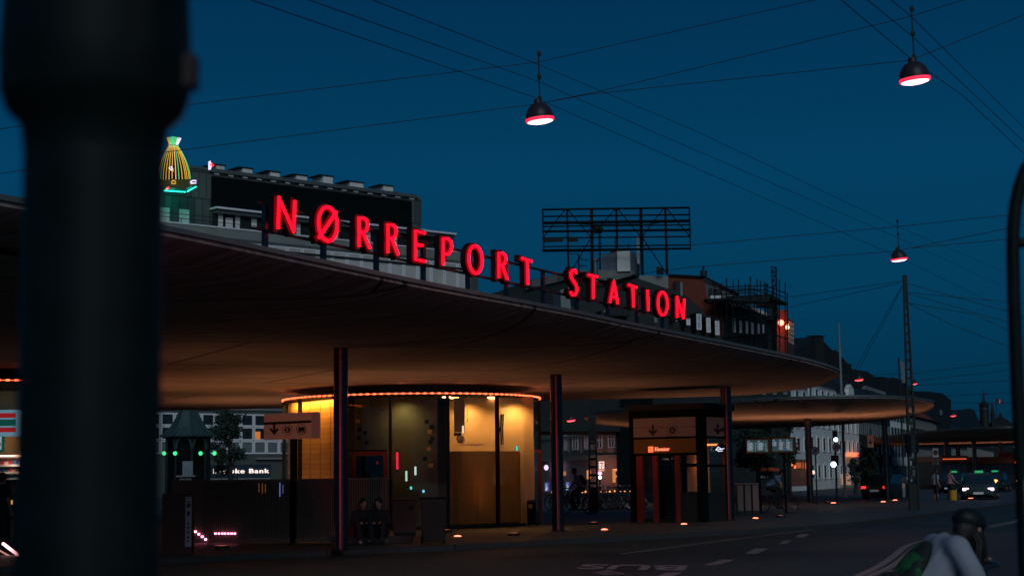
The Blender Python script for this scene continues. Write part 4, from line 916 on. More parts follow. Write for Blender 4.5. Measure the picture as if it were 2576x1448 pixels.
# terrace roof slab and terrace windows
sT0 = sA(547, 520)[0]; sT1 = sA(1151, 580)[0]
zT = PA.sz(548, 518)[1]; zT2 = PA.sz(548, 530)[1]
b = MB(); b.sbox(PA, sT0, sT1, zT-.18, zT-.0, -6, -.2); b.build('terrace_roof_edge', M['white'], bank)
b = MB(); b.sbox(PA, sT0+.2, sT1, zT2-.1, zT-.19, -6, -.5); b.build('terrace_fascia', M['flash'], bank)
b = MB(); b.sbox(PA, sT0+.3, sT1-.1, zp_bot+.03, zT2-.11, -6, -1.1); b.build('terrace_wall', M['darkwall'], bank)
zc0 = PA.sz(592, 580)[1]; zc1 = PA.sz(592, 528)[1]
for x0, x1, y0, y1 in ((766,832,892,1085),(844,936,948,1088),(946,1012,912,1095),(1116,1190,953,1070),(1525,1580,1010,1150),(1592,1650,975,1160),(1993,2050,1045,1205)):
    u0, v0 = c2(x0, y0); u1, v1 = c2(x1, y1); win(PA, bank, u0, v0, u1, v1, 1, 1, 'metal_dark', 'curtain', -1.09, .07)
for x0, x1, y0, y1 in ((125,175,438,572),(365,412,442,590),(415,462,480,600),(625,645,470,615),(652,700,478,620),(1003,1050,505,560),(1062,1122,515,585),(1135,1180,520,655)):
    u0, v0 = c3(x0, y0); u1, v1 = c3(x1, y1); win(PA, bank, u0, v0, u1, v1, 1, 1, 'metal_dark', 'curtain', -1.09, .07)
for x0, x1, y0, y1 in ((176,278,843,1028),(388,488,862,1020)):
    u0, v0 = c2(x0, y0); u1, v1 = c2(x1, y1); win(PA, bank, u0, v0, u1, v1, 1, 1, 'white', 'curtain', -1.49, .1)
# parapet
b = MB(); b.sbox(PA, s_l, sT1+.3, zp_bot, zp_top-.001, -.25, .02); b.build('parapet', M['parapet'], bank)
b = MB(); b.sbox(PA, s_l, sT1+.35, zp_top, zp_top+.12, -.3, .08); b.build('parapet_cap', M['white'], bank)
b = MB()
for zz in (.55, .95): b.sbox(PA, s_l, sT1-.2, zp_top+zz, zp_top+zz+.05, -.2, -.15)
k = s_l
while k < sT1: b.sbox(PA, k, k+.05, zp_top+.121, zp_top+.549, -.2, -.15); k += 3.2
b.build('terrace_rail', M['metal_dark'], bank)
# small roof store behind: four pale panels
for k in range(4):
    x = 938+k*43; u0, v0 = c3(x, 425+k*3); u1, v1 = c3(x+40, 474); b = MB(); b.pbox(PA, u0, v0, u1, v1, -4.5, -4.3); b.build('roof_panel', M['curtain'], bank)
b = MB(); u0, v0 = c3(932, 430); u1, v1 = c3(1108, 474); b.pbox(PA, u0, v0, u1, v1, -8, -4.51); b.build('roof_store', M['darkwall'], bank)
# row of tall curtained windows
zr1 = PA.sz(609, 610)[1]; sp = PA.sz(655, 620)[0]-PA.sz(609, 612)[0]
MB().sbox(PA, s_l, s_r, zp_bot-1.0, zp_bot-.75, .0, .12).build('string_course', M['darkwall'], bank)
sp1 = 47.5*150/F*1.0
a = PA.sz(520, 620)[0]; i = 0
zwb = zr1-3.6
while a+1.75 < s_r-.3:
    wins(PA, bank, a, a+1.72, zwb, zr1, 1, 1, 'white', 'rowpane', .0, .13)
    wins(PA, bank, a, a+1.72, zwb-1.35, zwb-.02, 1, 1, 'white', 'rowpane' if i % 3 else 'darkpane', .0, .1, 'lower_window')
    a += 1.80; i += 1
# hidden middle floors and the lower window band seen under the canopy
for zf in [x*3.5 for x in range(4, 7)] if False else []: pass
zA = PA.sz(600, cz5(0,320)[1])[1]; zB = PA.sz(600, cz5(0,425)[1])[1]; zC = PA.sz(600, cz5(0,540)[1])[1]; zD = PA.sz(600, cz5(0,650)[1])[1]
z_ = zA+3.0
while z_ < zwb-4:
    MB().sbox(PA, s_l+.5, s_r-.5, z_, z_+1.7, .0, .05).build('window_band', M['darkpane'], bank); z_ += 3.4
a = PA.sz(cz5(108,0)[0]-130, 1100)[0]; st = PA.sz(cz5(960,0)[0], 1100)[0]-PA.sz(cz5(855,0)[0], 1100)[0]; e0 = PA.sz(cz5(855,0)[0], 1100)[0]
k = -12
while e0+st*(k+1) < s_r:
    s0_ = e0+st*k
    if s0_ > s_l+.3:
        wins(PA, bank, s0_+.03, s0_+st-.03, zB+.02, zA, 1, 1, 'white', 'darkpane', .0, .13)
        wins(PA, bank, s0_+.03, s0_+st-.03, zC+.02, zB-.02, 1, 1, 'white', 'darkpane', .0, .13)
        wins(PA, bank, s0_+.03, s0_+st-.03, zD, zC-.02, 1, 1, 'white', mat('grey_green_panel', (.12,.16,.17), .6) if k == -12 or 'spandrel' not in M else M['spandrel'], .0, .13)
        if 'spandrel' not in M: M['spandrel'] = mat('grey_green_panel', (.12,.16,.17), .6)
    k += 1
u0, v0 = cz5(862, 465); u1, v1 = cz5(910, 540); b = MB(); b.pbox(PA, u0, v0, u1, v1, .031, .05); b.build('lit_blind', emis('orange_blind', (1,.28,.05), .55), bank)
MB().sbox(PA, s_l, s_r, zA+.35, zA+.55, .0, .15).build('string_course', M['parapet'], bank)
zS0 = PA.sz(*cz5(600, 690))[1]; MB().sbox(PA, PA.sz(*cz5(870,690))[0], s_r, zS0-.08, zS0+.08, .0, .35).build('awning_edge', M['parapet'], bank)
u0, v0 = cz5(500, 740); u1, v1 = cz5(985, 850); b = MB(); b.pbox(PA, u0, v0, u1, v1, .0, .25); b.build('fascia_board', mat('navy_fascia', (.02,.04,.06), .5), bank)
b = MB(); u0, v0 = cz5(512, 812); u1, v1 = cz5(972, 772); textpl(b, PA, 'Danske Bank', u0, v0, u1, v1, .255, .08, .012, 1.18)
b.build('lit_lettering', emis('white_letter_glow', (1,.78,.72), 1.4), bank)
for x0, x1 in ((350,985),(1025,1125)): u0, v0 = cz5(x0, 855); u1, v1 = cz5(x1, 866); b = MB(); b.pbox(PA, u0, v0, u1, v1, .0, .3); b.build('shop_sill', M['parapet'], bank)
# neon bundle sign on the tower corner
def q1(x, y): return ((x/1.8857)/1.5904, (y/1.8857)/1.5904)
NP = PL((PA.w(PA.sz(437,400)[0], 0).x, PA.w(PA.sz(437,400)[0], 0).y), (1, .12))
NP.p = NP.p+NP.n*1.0
nb = thing('neon_sheaf_sign', 'tied sheaf shaped neon sign of yellow, green and orange tubes on the roof corner', 'neon sign', NP.pt(438, 470))
tubes = [(1196,'o'),(1213,'g'),(1234,'y'),(1256,'y'),(1280,'y'),(1305,'y'),(1333,'p'),(1356,'g'),(1380,'y'),(1402,'y'),(1414,'y'),(1428,'y'),(1437,'g')]
NC = dict(y=emis('yellow_neon', (1,.55,.06), .95), g=emis('green_neon', (.12,.85,.28), 1.0), o=emis('orange_neon', (1,.16,.03), 1.1), p=emis('peach_neon', (1,.5,.28), 1.3), w=emis('white_neon', (.9,.85,1), 1.4), r=emis('bird_red_neon', (1,.03,.03), 1.6), v=emis('violet_neon', (.7,.35,1), 1.3))
def bulge(x1, t):       # t 0 neck .. 1 bottom
    xn = 1312+(x1-1315)*.30; return xn+(x1-xn)*(sin(t*pi/2)**.85)
for x1, c in tubes:
    yb = 1405-abs(x1-1330)*.36+(0 if x1 > 1240 else -6)
    if x1 in (1305,): yb = 1362
    pts = []
    for k in range(9):
        t = k/8; x = bulge(x1, t); y = 1120+(yb-1120)*t; dn = (1-((x-1315)/130)**2)*.9
        pts.append(NP.pt(*q1(x, y), dn))
    MB().tube(pts, .032, 6).build('neon_tube', NC[c], nb)
for k in range(11):
    x0 = 1281+k*6.2; x1 = 1262+k*10.6; MB().tube([NP.pt(*q1(x0, 1098), .35), NP.pt(*q1(x1, 1037+abs(k-4)*2), .4)], .04, 6).build('neon_tube', NC['yyggggggwww'[k]], nb)
for k in range(4): MB().tube([NP.pt(*q1(1275+k*18, 1104+ (k%2)*3), .45), NP.pt(*q1(1288+k*18, 1114), .5), NP.pt(*q1(1298+k*17, 1108), .45)], .05, 6).build('tie_tube', NC['g' if k % 2 else 'y'], nb)
b = MB(); n_ = 24; prof_ = []
b = MB(); prf = [(0.02,0),(.32,.02),(.5,.12),(.8,.35),(.97,.7),(1.0,1.0)]
cN = NP.pt(*q1(1315, 1200), .0); zA_ = NP.pt(*q1(1315,1112))[2]; zB_ = NP.pt(*q1(1315,1405))[2]; Rn = abs(NP.sz(*q1(1440,1300))[0]-NP.sz(*q1(1190,1300))[0])/2
b.lathe(V((cN.x,cN.y,0)), [(Rn*r*.92, zA_+(zB_-zA_)*t) for r, t in prf], 24, M=Matrix.Scale(.42, 3, V((NP.n.x,NP.n.y,0)))); b.build('backing', M['black'], nb, smooth=True)
b = MB(); b.ppoly(NP, [q1(*c) for c in ((1185,1395),(1225,1372),(1440,1365),(1490,1392),(1405,1438),(1215,1425))], -.6, 1.0); b.build('base_board', mat('olive_board', (.09,.09,.015), .6), nb)
def neonloop(pts, c, r=.05): MB().tube([NP.pt(*q1(*p), 1.15) for p in pts], r, 6, closed=True).build('bird_tube', NC[c], nb)
neonloop([(1282,1283),(1298,1275),(1312,1295),(1300,1302)], 'w'); neonloop([(1298,1292),(1314,1300),(1316,1312),(1303,1305)], 'y')
neonloop([(1303,1402),(1303,1388),(1316,1378),(1331,1386),(1333,1403)], 'y'); neonloop([(1443,1390),(1460,1379),(1484,1380),(1484,1398),(1446,1401)], 'w'); neonloop([(1440,1388),(1462,1376),(1487,1377),(1488,1402)], 'v', .03)
neonloop([(1258,1440),(1270,1430),(1287,1430),(1282,1440)], 'r'); neonloop([(1256,1448),(1268,1438),(1280,1440)], 'w')
neonloop([(1583,1240),(1590,1234),(1600,1262),(1592,1296),(1583,1298)], 'w'); neonloop([(1596,1262),(1610,1256),(1618,1264),(1606,1272)], 'r', .08); neonloop([(1580,1240),(1590,1270),(1581,1300)], 'v', .04)
b = MB(); b.tube([NP.pt(*q1(1235,1436), -.2), NP.pt(*q1(1400,1446), -.2)], .05, 6); b.tube([NP.pt(*q1(1410,1444), -.2), NP.pt(*q1(1480,1404), -.2)], .05, 6); b.build('under_tube', emis('teal_tube', (.02,.8,.6), 3), nb)
for x, y, e in ((1290,1462,110),(1440,1440,170)):
    p = NP.pt(*q1(x, y), -.9); plight('sign_light', p, e*.22, (.03,1,.72), .3, nb)
# ---- billboard frame
BF = PLu(1364, 150, 1735, 147)
bf = thing('billboard_frame', 'empty steel billboard frame on the roof against the sky', 'billboard frame', BF.pt(1550, 690))
def c4b(x, y): return c4(x, y)
b = MB()
def bar4(b, x0, y0, x1, y1, w_=.10, n=0.0): b.tube([BF.pt(*c4(x0, y0), n), BF.pt(*c4(x1, y1), n)], w_, 4)
for y0, y1, w_ in ((117,102,.10),(173,158,.08),(225,208,.15),(253,240,.07),(290,276,.07),(298,286,.06),(346,334,.07),(415,402,.07),(443,430,.10),(455,433,.06)): bar4(b, 138, y0, 1322, y1, w_)
b.build('horizontal_bars', M['metal_dark'], bf)
for x0, x1, yt, yb, w_ in ((139,148,115,455,.08),(335,347,115,600,.10),(532,537,113,605,.15),(732,738,110,430,.11),(928,941,108,640,.16),(1125,1141,104,640,.12),(1319,1328,102,440,.08)):
    b = MB(); bar4(b, x0, yt, x1, yb, w_, -.15); b.build('upright', M['metal_dark'], bf)
b = MB()
for l in ((150,340,325,118),(345,118,530,340),(530,345,728,112),(745,112,935,340),(940,340,1118,106),(1138,108,1320,330),(530,350,385,595),(945,345,1140,635)): bar4(b, *l, .055, .12)
for l in ((340,222,540,232),(540,232,930,228),(340,450,735,440),(735,440,1130,432),(930,236,1120,210)): bar4(b, *l, .045, -.5)
b.build('braces', M['metal_dark'], bf)
b = MB(); b.pbox(BF, *c4(155,345), *c4(308,376), .05, .12); b.pbox(BF, *c4(352,343), *c4(428,376), .05, .12); b.build('name_plates', M['darkwall'], bf)
# ---- the group of buildings behind the letters, centre right
CB = PLu(1230, 152, 1700, 150)
cbd = thing('apartment_building', 'dark building with pale rooftop lift house under the billboard frame', 'building', CB.pt(1450, 1200))
b = MB(); b.ppoly(CB, [c4(-300,1000), c4(-300,800), c4(0,690), c4(300,615), c4(620,600), c4(905,640), c4(905,1000)], -9, -.5); b.build('wall', M['darkwall'], cbd)
b = MB(); b.ppoly(CB, [c4(0,760), c4(0,700), c4(325,615), c4(325,680)], -.45, -.1); b.build('corrugated_roof_edge', M['zincclad'], cbd)
b = MB(); b.ppoly(CB, [c4(590,680), c4(405,608), c4(600,604), c4(870,612), c4(890,640), c4(700,690)], -.4, .2); b.build('pale_parapet', M['parapet'], cbd)
b = MB(); b.pbox(CB, *c4(740,458), *c4(848,616), .2, .5); b.build('white_panel', M['whitewall'], cbd)
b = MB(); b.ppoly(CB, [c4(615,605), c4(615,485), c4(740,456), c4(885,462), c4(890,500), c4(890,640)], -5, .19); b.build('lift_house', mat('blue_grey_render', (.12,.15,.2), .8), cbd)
b = MB(); b.pbox(CB, *c4(682,425), *c4(768,455), -2, -.5); b.build('vent_box', M['metal_dark'], cbd)
MB().tube([CB.pt(*c4(565,540), .8), CB.pt(*c4(573,735), .8)], .28, 10).build('flue', M['flash'], cbd, smooth=True)
MB().tube([CB.pt(*c4(565,522), .8), CB.pt(*c4(566,540), .8)], .42, 10).build('flue_cap', M['flash'], cbd)
b = MB(); b.pbox(CB, *c4(902,360), *c4(926,566), 1.0, 1.3); b.build('antenna_panel', M['curtain'], cbd)
MB().tube([CB.pt(*c4(914,560), 1), CB.pt(*c4(914,660), 1)], .12, 6).build('antenna_mast', M['metal_dark'], cbd)
b = MB(); b.tube([CB.pt(*c4(595,255), -.5), CB.pt(*c4(600,600), -.5)], .09, 5)
for y in range(300, 480, 28): b.tube([CB.pt(*c4(582,y), -.5), CB.pt(*c4(614,y), -.5)], .04, 4)
b.ell(CB.pt(*c4(572,268), -.5), (.45,.3,.45), 8); b.ell(CB.pt(*c4(600,272), -.5), (.35,.3,.35), 8); b.build('aerial_mast', M['metal_dark'], cbd)
b = MB(); b.tube([CB.pt(*c4(432,480), .5), CB.pt(*c4(440,720), .5)], .06, 4)
for y, x0, x1 in ((478,360,440),(512,435,470),(525,440,520),(570,440,500),(578,390,470)): b.tube([CB.pt(*c4(x0,y), .5), CB.pt(*c4(x1,y+4), .5)], .035, 4)
b.build('tv_aerial', M['metal_dark'], cbd)
for x, y0 in ((720,320),(828,378)): MB().tube([CB.pt(*c4(x,y0), -1), CB.pt(*c4(x,620), -1)], .04, 4).build('thin_aerial', M['metal_dark'], cbd)
# ---- white gabled piece and brick gable
BR = PLu(1600, 140, 1830, 140)
brk = thing('brick_building', 'red brick gable building with scaffolding round its far end', 'building', BR.pt(1700, 1200))
b = MB(); b.ppoly(BR, [c4(1150,1500), c4(1152,650), c4(1435,662), c4(1465,832), c4(1598,842), c4(1600,1500)], -10, 0); b.build('brick_gable', M['brick'], brk)
b = MB(); b.ppoly(BR, [c4(900,760), c4(920,648), c4(1149,655), c4(1152,765)], -3, .1); b.build('white_upstand', M['parapet'], brk)
b = MB(); b.ppoly(BR, [c4(1445,830), c4(1437,668), c4(1720,800), c4(1722,835)], -8, -.3); b.build('zinc_dormer_wall', M['zincclad'], brk)
b = MB(); b.tube([BR.pt(*c4(1152,645), .1), BR.pt(*c4(1440,662), .1), BR.pt(*c4(1722,798), -.2)], .12, 5); b.build('gutter', M['metal_dark'], brk)
b = MB(); b.pbox(BR, *c4(1487,812), *c4(1580,836), .2, .35); b.build('balcony_front', M['curtain'], brk)
b = MB(); b.pbox(BR, *c4(1440,836), *c4(1610,843), -.2, .6); b.build('balcony_slab', M['metal_dark'], brk)
for x0 in (1478, 1520, 1555): win(BR, brk, *c4(x0,745+ (x0-1478)*.3), *c4(x0+30,806), 1, 2, 'metal_dark', 'darkpane', -.25, .1)
b = MB(); b.tube([BR.pt(*c4(1430,575), .2), BR.pt(*c4(1432,660), .2)], .1, 5); b.tube([BR.pt(*c4(1433,612), .2), BR.pt(*c4(1433,655), .2)], .3, 6); b.build('vent_pipe', M['metal_dark'], brk)
b = MB(); b.pbox(BR, *c4(1195,700), *c4(1243,815), .0, .5); b.build('chimney', M['darkwall'], brk)
MB().tube([BR.pt(*c4(1055,612), .4), BR.pt(*c4(1080,608), .4), BR.pt(*c4(1082,640), .4)], .35, 8).build('roof_vent', M['metal_dark'], brk)
# receding windowed side
sd = BR.pt(*c4(1602,1000)); BS = PL((sd.x, sd.y), (.62, .78))
b = MB(); b.ppoly(BS, [c4(1602,1500), c4(1602,842), c4(1980,990), c4(1990,1500)], -9, 0); b.build('side_wall', M['darkwall'], brk)
for x, w_ in ((1665,24),(1717,22),(1768,20),(1817,18),(1865,16),(1908,14)):
    win(BS, brk, *c4(x,990+(x-1665)*.22), *c4(x+w_,1105+(x-1665)*.09), 2, 3, 'white', 'darkpane', .0, .10)
b = MB(); b.ppoly(BS, [c4(1700,868), c4(1640,835), c4(1960,960), c4(1960,1000)], .0, .3); b.build('pale_roof_band', M['curtain'], brk)
b = MB(); b.ppoly(BS, [c4(1925,1000), c4(1925,890), c4(1960,905), c4(1965,1000)], .3, 1); b.build('green_dormer', M['copper'], brk)
# brick stack and glazed stair at the far end
KX = PLu(1900, 150, 2010, 150)
stk = thing('brick_tower', 'small red brick tower with work lamps, right of the scaffolding', 'tower', KX.pt(1970, 1200))
b = MB(); b.ppoly(KX, [c4(2020,1600), c4(2022,922), c4(2105,922), c4(2108,1600)], -5, 0); b.build('brick_shaft', M['brick'], stk)
b = MB(); b.ppoly(KX, [c4(2110,1600), c4(2112,985), c4(2165,1015), c4(2170,1600)], -5, -.2); b.build('stair_glazing_wall', M['darkwall'], stk)
for k in range(3):
    for j in range(5): x = 2118+k*16; win(KX, stk, *c4(x,1010+k*8+j*36), *c4(x+13,1040+k*8+j*36), 1, 1, 'parapet', 'darkpane', -.2, .07)
MB().ell(KX.pt(*c4(2050,1031), .6), (.28,.28,.28), 10).build('work_lamp', emis('red_work_lamp', (1,.12,.08), 8), stk)
MB().ell(KX.pt(*c4(2100,1068), .6), (.2,.2,.2), 10).build('work_lamp', emis('amber_work_lamp', (1,.4,.2), 5), stk)
MB().ell(KX.pt(*c4(2102,1048), .6), (.12,.12,.12), 8).build('work_lamp', emis('amber_dim_lamp', (1,.35,.2), 2), stk)
plight('lamp_light', KX.pt(*c4(2058,1040), 1.2), 55, (1,.12,.05), .2, stk)
# scaffolding
SX = PLu(1780, 134, 1960, 140)
scf = thing('scaffolding', 'steel tube scaffolding with a lattice hoist tower wrapped round the brick building', 'scaffolding', SX.pt(1880, 1200))
for n_, (dx, dy) in enumerate(((0,0),(25,12))):
    b = MB()
    for x, y0 in ((1620,668),(1674,682),(1812,655),(1865,680),(1893,687),(1938,715),(2022,672),(2045,680),(2092,705),(2108,790)):
        b.tube([SX.pt(*c4(x+dx*.4,y0+dy), -n_*1.5), SX.pt(*c4(x+dx*.4,1500), -n_*1.5)], .05, 4)
    b.build('standards', M['metal_dark'], scf)
    b = MB()
    for l in ((1620,738,1940,728),(1620,775,1940,760),(1940,730,2100,790),(1940,765,2100,830),(1618,820,1975,800),(1975,800,2110,875),(1640,855,2110,885),(1620,985,2000,975),(1620,1135,2000,1110),(1700,870,1975,990),(2000,1120,2110,1160),(2110,790,2110,1160)): b.tube([SX.pt(*c4(l[0],l[1]+dy), -n_*1.5), SX.pt(*c4(l[2],l[3]+dy), -n_*1.5)], .05, 4)
    b.build('ledgers', M['metal_dark'], scf)
b = MB(); b.ppoly(SX, [c4(1640,838), c4(1700,815), c4(1975,800), c4(2105,872), c4(2105,882), c4(1975,820), c4(1960,860), c4(1700,850)], -3, 0); b.build('deck', M['darkwall'], scf)
b = MB(); b.ppoly(SX, [c4(1620,1140), c4(1620,1130), c4(2000,1108), c4(2000,1118)], -1.5, 0); b.build('deck', M['darkwall'], scf)
b = MB()
for l in ((1960,580,1975,1010),(1997,580,2005,1000),(1960,582,1997,582),(1961,620,1998,620),(1963,655,1999,655),(1965,690,2000,690),(1967,730,2001,730),(1961,620,1997,583),(1962,620,1998,655),(1965,690,1999,656),(1966,690,2001,730),(1968,770,2001,731),(1969,770,2002,810),(1971,850,2003,811),(1973,900,2003,940),(1975,980,2004,941)): b.tube([SX.pt(*c4(l[0],l[1]), .3), SX.pt(*c4(l[2],l[3]), .3)], .055, 4)
b.build('hoist_tower', M['metal_dark'], scf)
b = MB()
for k in range(16):
    x = 1645+k*28; b.tube([SX.pt(*c4(x,860+k*1.5)), SX.pt(*c4(x+26,900-k))], .035, 4)
b.build('braces', M['flash'], scf)
# ---- dark mansard house with white dormers
MS = PLu(1380, 117, 1720, 120)
man = thing('mansard_house', 'slate mansard house with white dormer windows just right of the last letters', 'building', MS.pt(1600, 1200))
b = MB(); b.ppoly(MS, [c4(100,1250), c4(220,1010), c4(570,760), c4(730,735), c4(900,668), c4(1280,800), c4(1395,900), c4(1560,1165), c4(1560,1250)], -9, 0, tilt=.12); b.build('mansard_roof', M['slate'], man)
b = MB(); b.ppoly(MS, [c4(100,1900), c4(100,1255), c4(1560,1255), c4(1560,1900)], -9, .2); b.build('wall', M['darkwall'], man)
b = MB(); b.ppoly(MS, [c4(560,945), c4(640,915), c4(790,930), c4(800,985), c4(560,985)], -.5, 1.4); b.build('round_bay_roof', M['slate'], man)
for x0, x1, y0, y1 in ((1145,1160,1000,1030),(1230,1262,1008,1062),(1310,1352,970,1098),(1388,1424,1000,1120),(1458,1494,1025,1140)):
    z0 = MS.pt(*c4(x0, y1)); n_ = .12*10
    win(MS, man, *c4(x0,y0), *c4(x1,y1), 2, 2, 'white', 'darkpane', 1.55, .10, 'dormer_window')
    b = MB(); b.ppoly(MS, [c4(x0-4,y0-2), c4((x0+x1)/2,y0-18), c4(x1+8,y0+2)], -.5, 1.7); b.build('dormer_roof', M['slate'], man)
    b = MB(); b.pbox(MS, *c4(x0,y0), *c4(x1,y1), -.3, 1.54); b.build('dormer_cheek', M['darkwall'], man)
for x0, x1, y0, y1 in ((580,612,940,962),(980,1005,965,1040)): win(MS, man, *c4(x0,y0), *c4(x1,y1), 2, 1, 'parapet', 'darkpane', 1.42, .08)
b = MB(); b.ppoly(MS, [c4(250,1010), c4(240,780), c4(310,760), c4(330,1010)], -.5, 1.3); b.build('pale_chimney', M['parapet'], man)
b = MB(); b.pbox(MS, *c4(1236,705), *c4(1256,815), -.5, .3); b.build('chimney', M['parapet'], man)
# ---------------------------------------------------------------- stone facade with the convenience shop
def cr1(x, y): return ((2150+x/2.069)/1.5904, (1500+y/2.069)/1.5904)
def cr3(x, y): return ((2150+x/4.524)/1.5904, (1780+y/4.524)/1.5904)
c0 = P(1480, 1200, 150); PC = PL((c0.x, c0.y), (.38, -.925))
sh = thing('stone_building', 'pale stone corner building with lit convenience shop, seen between the columns', 'building', PC.pt(1480, 1236))
sC0 = PC.sz(1345, 1100)[0]; sC1 = PC.sz(1668, 1100)[0]; lo, hi = min(sC0, sC1), max(sC0, sC1)
zc_ = PC.sz(*cr1(600, 680))[1]; zt_ = PC.sz(1480, 985)[1]+3
MB().sbox(PC, lo, hi, zc_, zt_, -8, 0).build('upper_wall', M['stone'], sh)
MB().sbox(PC, lo, hi, 0, zc_-.02, -8, -.05).build('shopfront_wall', M['stonelit'], sh)
MB().sbox(PC, lo, hi, zc_-.15, zc_+.25, .0, .35).build('cornice', M['stone'], sh)
MB().sbox(PC, lo, hi, zc_+2.0, zc_+2.2, .0, .18).build('string_course', M['stone'], sh)
MB().sbox(PC, lo, hi, zt_-2.6, zt_-2.3, .0, .3).build('string_course', M['stone'], sh)
for x0, x1, yt, yb in ((222,250,465,622),(290,340,468,615),(388,422,450,612),(487,540,462,605),(587,640,448,600),(700,760,437,595)):
    w_ = win(PC, sh, *cr1(x0,yt), *cr1(x1,yb), 2, 2, 'white', 'darkpane', .0, .10, sill=True)
for x0, x1, yt, yb in ((215,240,235,350),(290,335,232,355),(385,425,225,290),(480,535,212,260),(585,640,200,250),(700,755,195,235)): win(PC, sh, *cr1(x0,yt), *cr1(x1,yb), 2, 2, 'white', 'darkpane', .0, .10)
for x in (262,362,452,560,664): b = MB(); b.pbox(PC, *cr1(x-6,300), *cr1(x+6,640), .0, .16); b.build('pilaster', M['stone'], sh)
for x0, x1 in ((590,640),(485,540),(700,760)): b = MB(); b.pbox(PC, *cr1(x0,617-(x0-485)*.02), *cr1(x1,645-(x0-485)*.02), .0, .1); b.build('panel', M['stonelit'], sh)
M['shoplight'] = emis('shop_interior_glow', (1,.36,.10), .75)
# doorway with lit interior
a0, za = PC.sz(*cr3(1365,410)); a1, zb = PC.sz(*cr3(1640,835)); d_lo, d_hi = min(a0,a1), max(a0,a1)
M['shopdark'] = mat('shop_dark', (.02,.014,.01), .7)
b = MB(); b.sbox(PC, d_lo, d_hi, 0.02, za, -.04, .01); b.build('doorway', M['shopdark'], sh)
def sq(x0, y0, x1, y1, m_, n0=.012, nm='shop_fitting'):
    b = MB(); b.pbox(PC, *cr3(x0,y0), *cr3(x1,y1), n0, n0+.06); return b.build(nm, m_, sh)
sq(1365,430,1418,670,emis('lit_wall', (1,.36,.09), .6)); sq(1370,425,1590,440,emis('tube_row', (1,.42,.16), 1.3)); sq(1370,441,1455,465,emis('menu_panel', (1,.30,.18), .8))
sq(1420,545,1520,570,emis('counter_glow', (1,.4,.12), .8)); sq(1555,543,1645,556,emis('cool_shelf', (.9,.7,.3), .8)); sq(1600,560,1612,580,emis('cyan_dot', (.1,.6,.8), 1.0)); sq(1545,562,1556,580,emis('teal_dot', (.3,.8,.7), 1.0)); sq(1625,480,1645,515,emis('poster_glow', (1,.5,.25), .9))
sq(1445,585,1510,665,emis('shelf_back_glow', (1,.4,.15), .12)); sq(1395,672,1483,830,emis('front_panel_glow', (1,.3,.16), .10), nm='front_panel'); sq(1533,665,1625,815,emis('front_panel_glow', (1,.3,.16), .11), nm='front_panel')
sq(900,450,940,610,emis('lit_window', (1,.35,.12), .7), nm='lit_window'); sq(878,450,899,610,M['stone'], nm='window_frame'); sq(950,450,968,600,emis('lit_window', (1,.35,.12), .35), nm='lit_window')
sq(475,470,515,545,emis('lit_window', (1,.45,.25), .35), nm='lit_window')
w2_ = PC.pt(1629, 1190)  # added second shop lights, for the shop image in the kiosk glass
SH2 = PL((w2_.x, w2_.y), (PC.t.x, PC.t.y))
for (x0_, y0_, x1_, y1_), mm in (((1617,1156,1641,1167),emis('added_sign_white', (.7,.75,.85), .8)), ((1618,1180,1640,1204),emis('added_shop_glow', (1,.33,.08), .35))):
    b = MB(); b.pbox(PC, x0_, y0_, x1_, y1_, .02, .1); b.build('lit_window', mm, sh)
b = MB(); b.ppoly(PC, [(1618.5,1158),(1629,1158),(1626,1164.5),(1622.5,1164.5),(1625,1160),(1618.5,1160)], .11, .13); b.build('red_numeral', emis('added_numeral', (.7,.02,.03), .7), sh)
for x0_, y0_, x1_, y1_, e_ in ((1619,1182,1622,1200,.9),(1628,1181,1638,1186,1.2),(1627,1190,1633,1199,.8),(1633,1188,1638,1192,.7)):
    b = MB(); b.pbox(PC, x0_, y0_, x1_, y1_, .11, .15); b.build('shop_fitting', emis('added_fitting_glow', (1,.4,.12), e_), sh)
# the lit shop sign, sticking out
SG = PLu(1490, 143, 1540, 143)
sgn = thing('shop_sign', 'small lit projecting shop sign with a red numeral, on the stone building', 'sign', SG.pt(1512, 1184))
b = MB(); b.pbox(SG, *cr3(1108,290), *cr3(1208,425), -.2, 0); b.build('lit_panel', emis('sign_cream', (1,.75,.66), 1.0), sgn)
b = MB(); b.ppoly(SG, [cr3(1122,312), cr3(1188,308), cr3(1186,322), cr3(1165,356), cr3(1150,356), cr3(1166,326), cr3(1122,328)], .0, .02); b.build('numeral', emis('sign_red', (.75,.02,.02), .7), sgn)
b = MB(); textpl(b, SG, 'ELEVEN', *cr3(1120,382), *cr3(1194,366), .0, .02, .01); b.build('word', M['signink'], sgn)
b = MB(); b.pbox(SG, *cr3(1148,392), *cr3(1168,416), .0, .02); b.build('red_mark', emis('sign_red2', (.7,.02,.05), .6), sgn)
b = MB(); b.pbox(SG, *cr3(1100,432), *cr3(1214,470), -.2, 0); b.build('stripe_panel', emis('sign_orange', (1,.32,.2), .55), sgn)
b = MB(); b.pbox(SG, *cr3(1102,446), *cr3(1212,455), .0, .02); b.build('stripe', emis('sign_pale', (1,.7,.6), .9), sgn)
MB().tube([SG.pt(*cr3(1208,440), -.1), SG.pt(*cr3(1240,330), -.9)], .04, 5).build('bracket', M['metal_dark'], sgn)
for x, y in ((240,400),(478,392)):
    b = MB(); p = PC.pt(*cr3(x,y), .5); b.ell(p, (.22,.22,.27), 10); o = b.build('globe_lamp', emis('violet_white_globe', (.75,.55,1), 1.6)); tag(o, 'violet white globe lamp on the stone wall, %s of the column' % ('left' if x < 300 else 'right'), 'wall lamp', 'globe lamps on the stone wall')
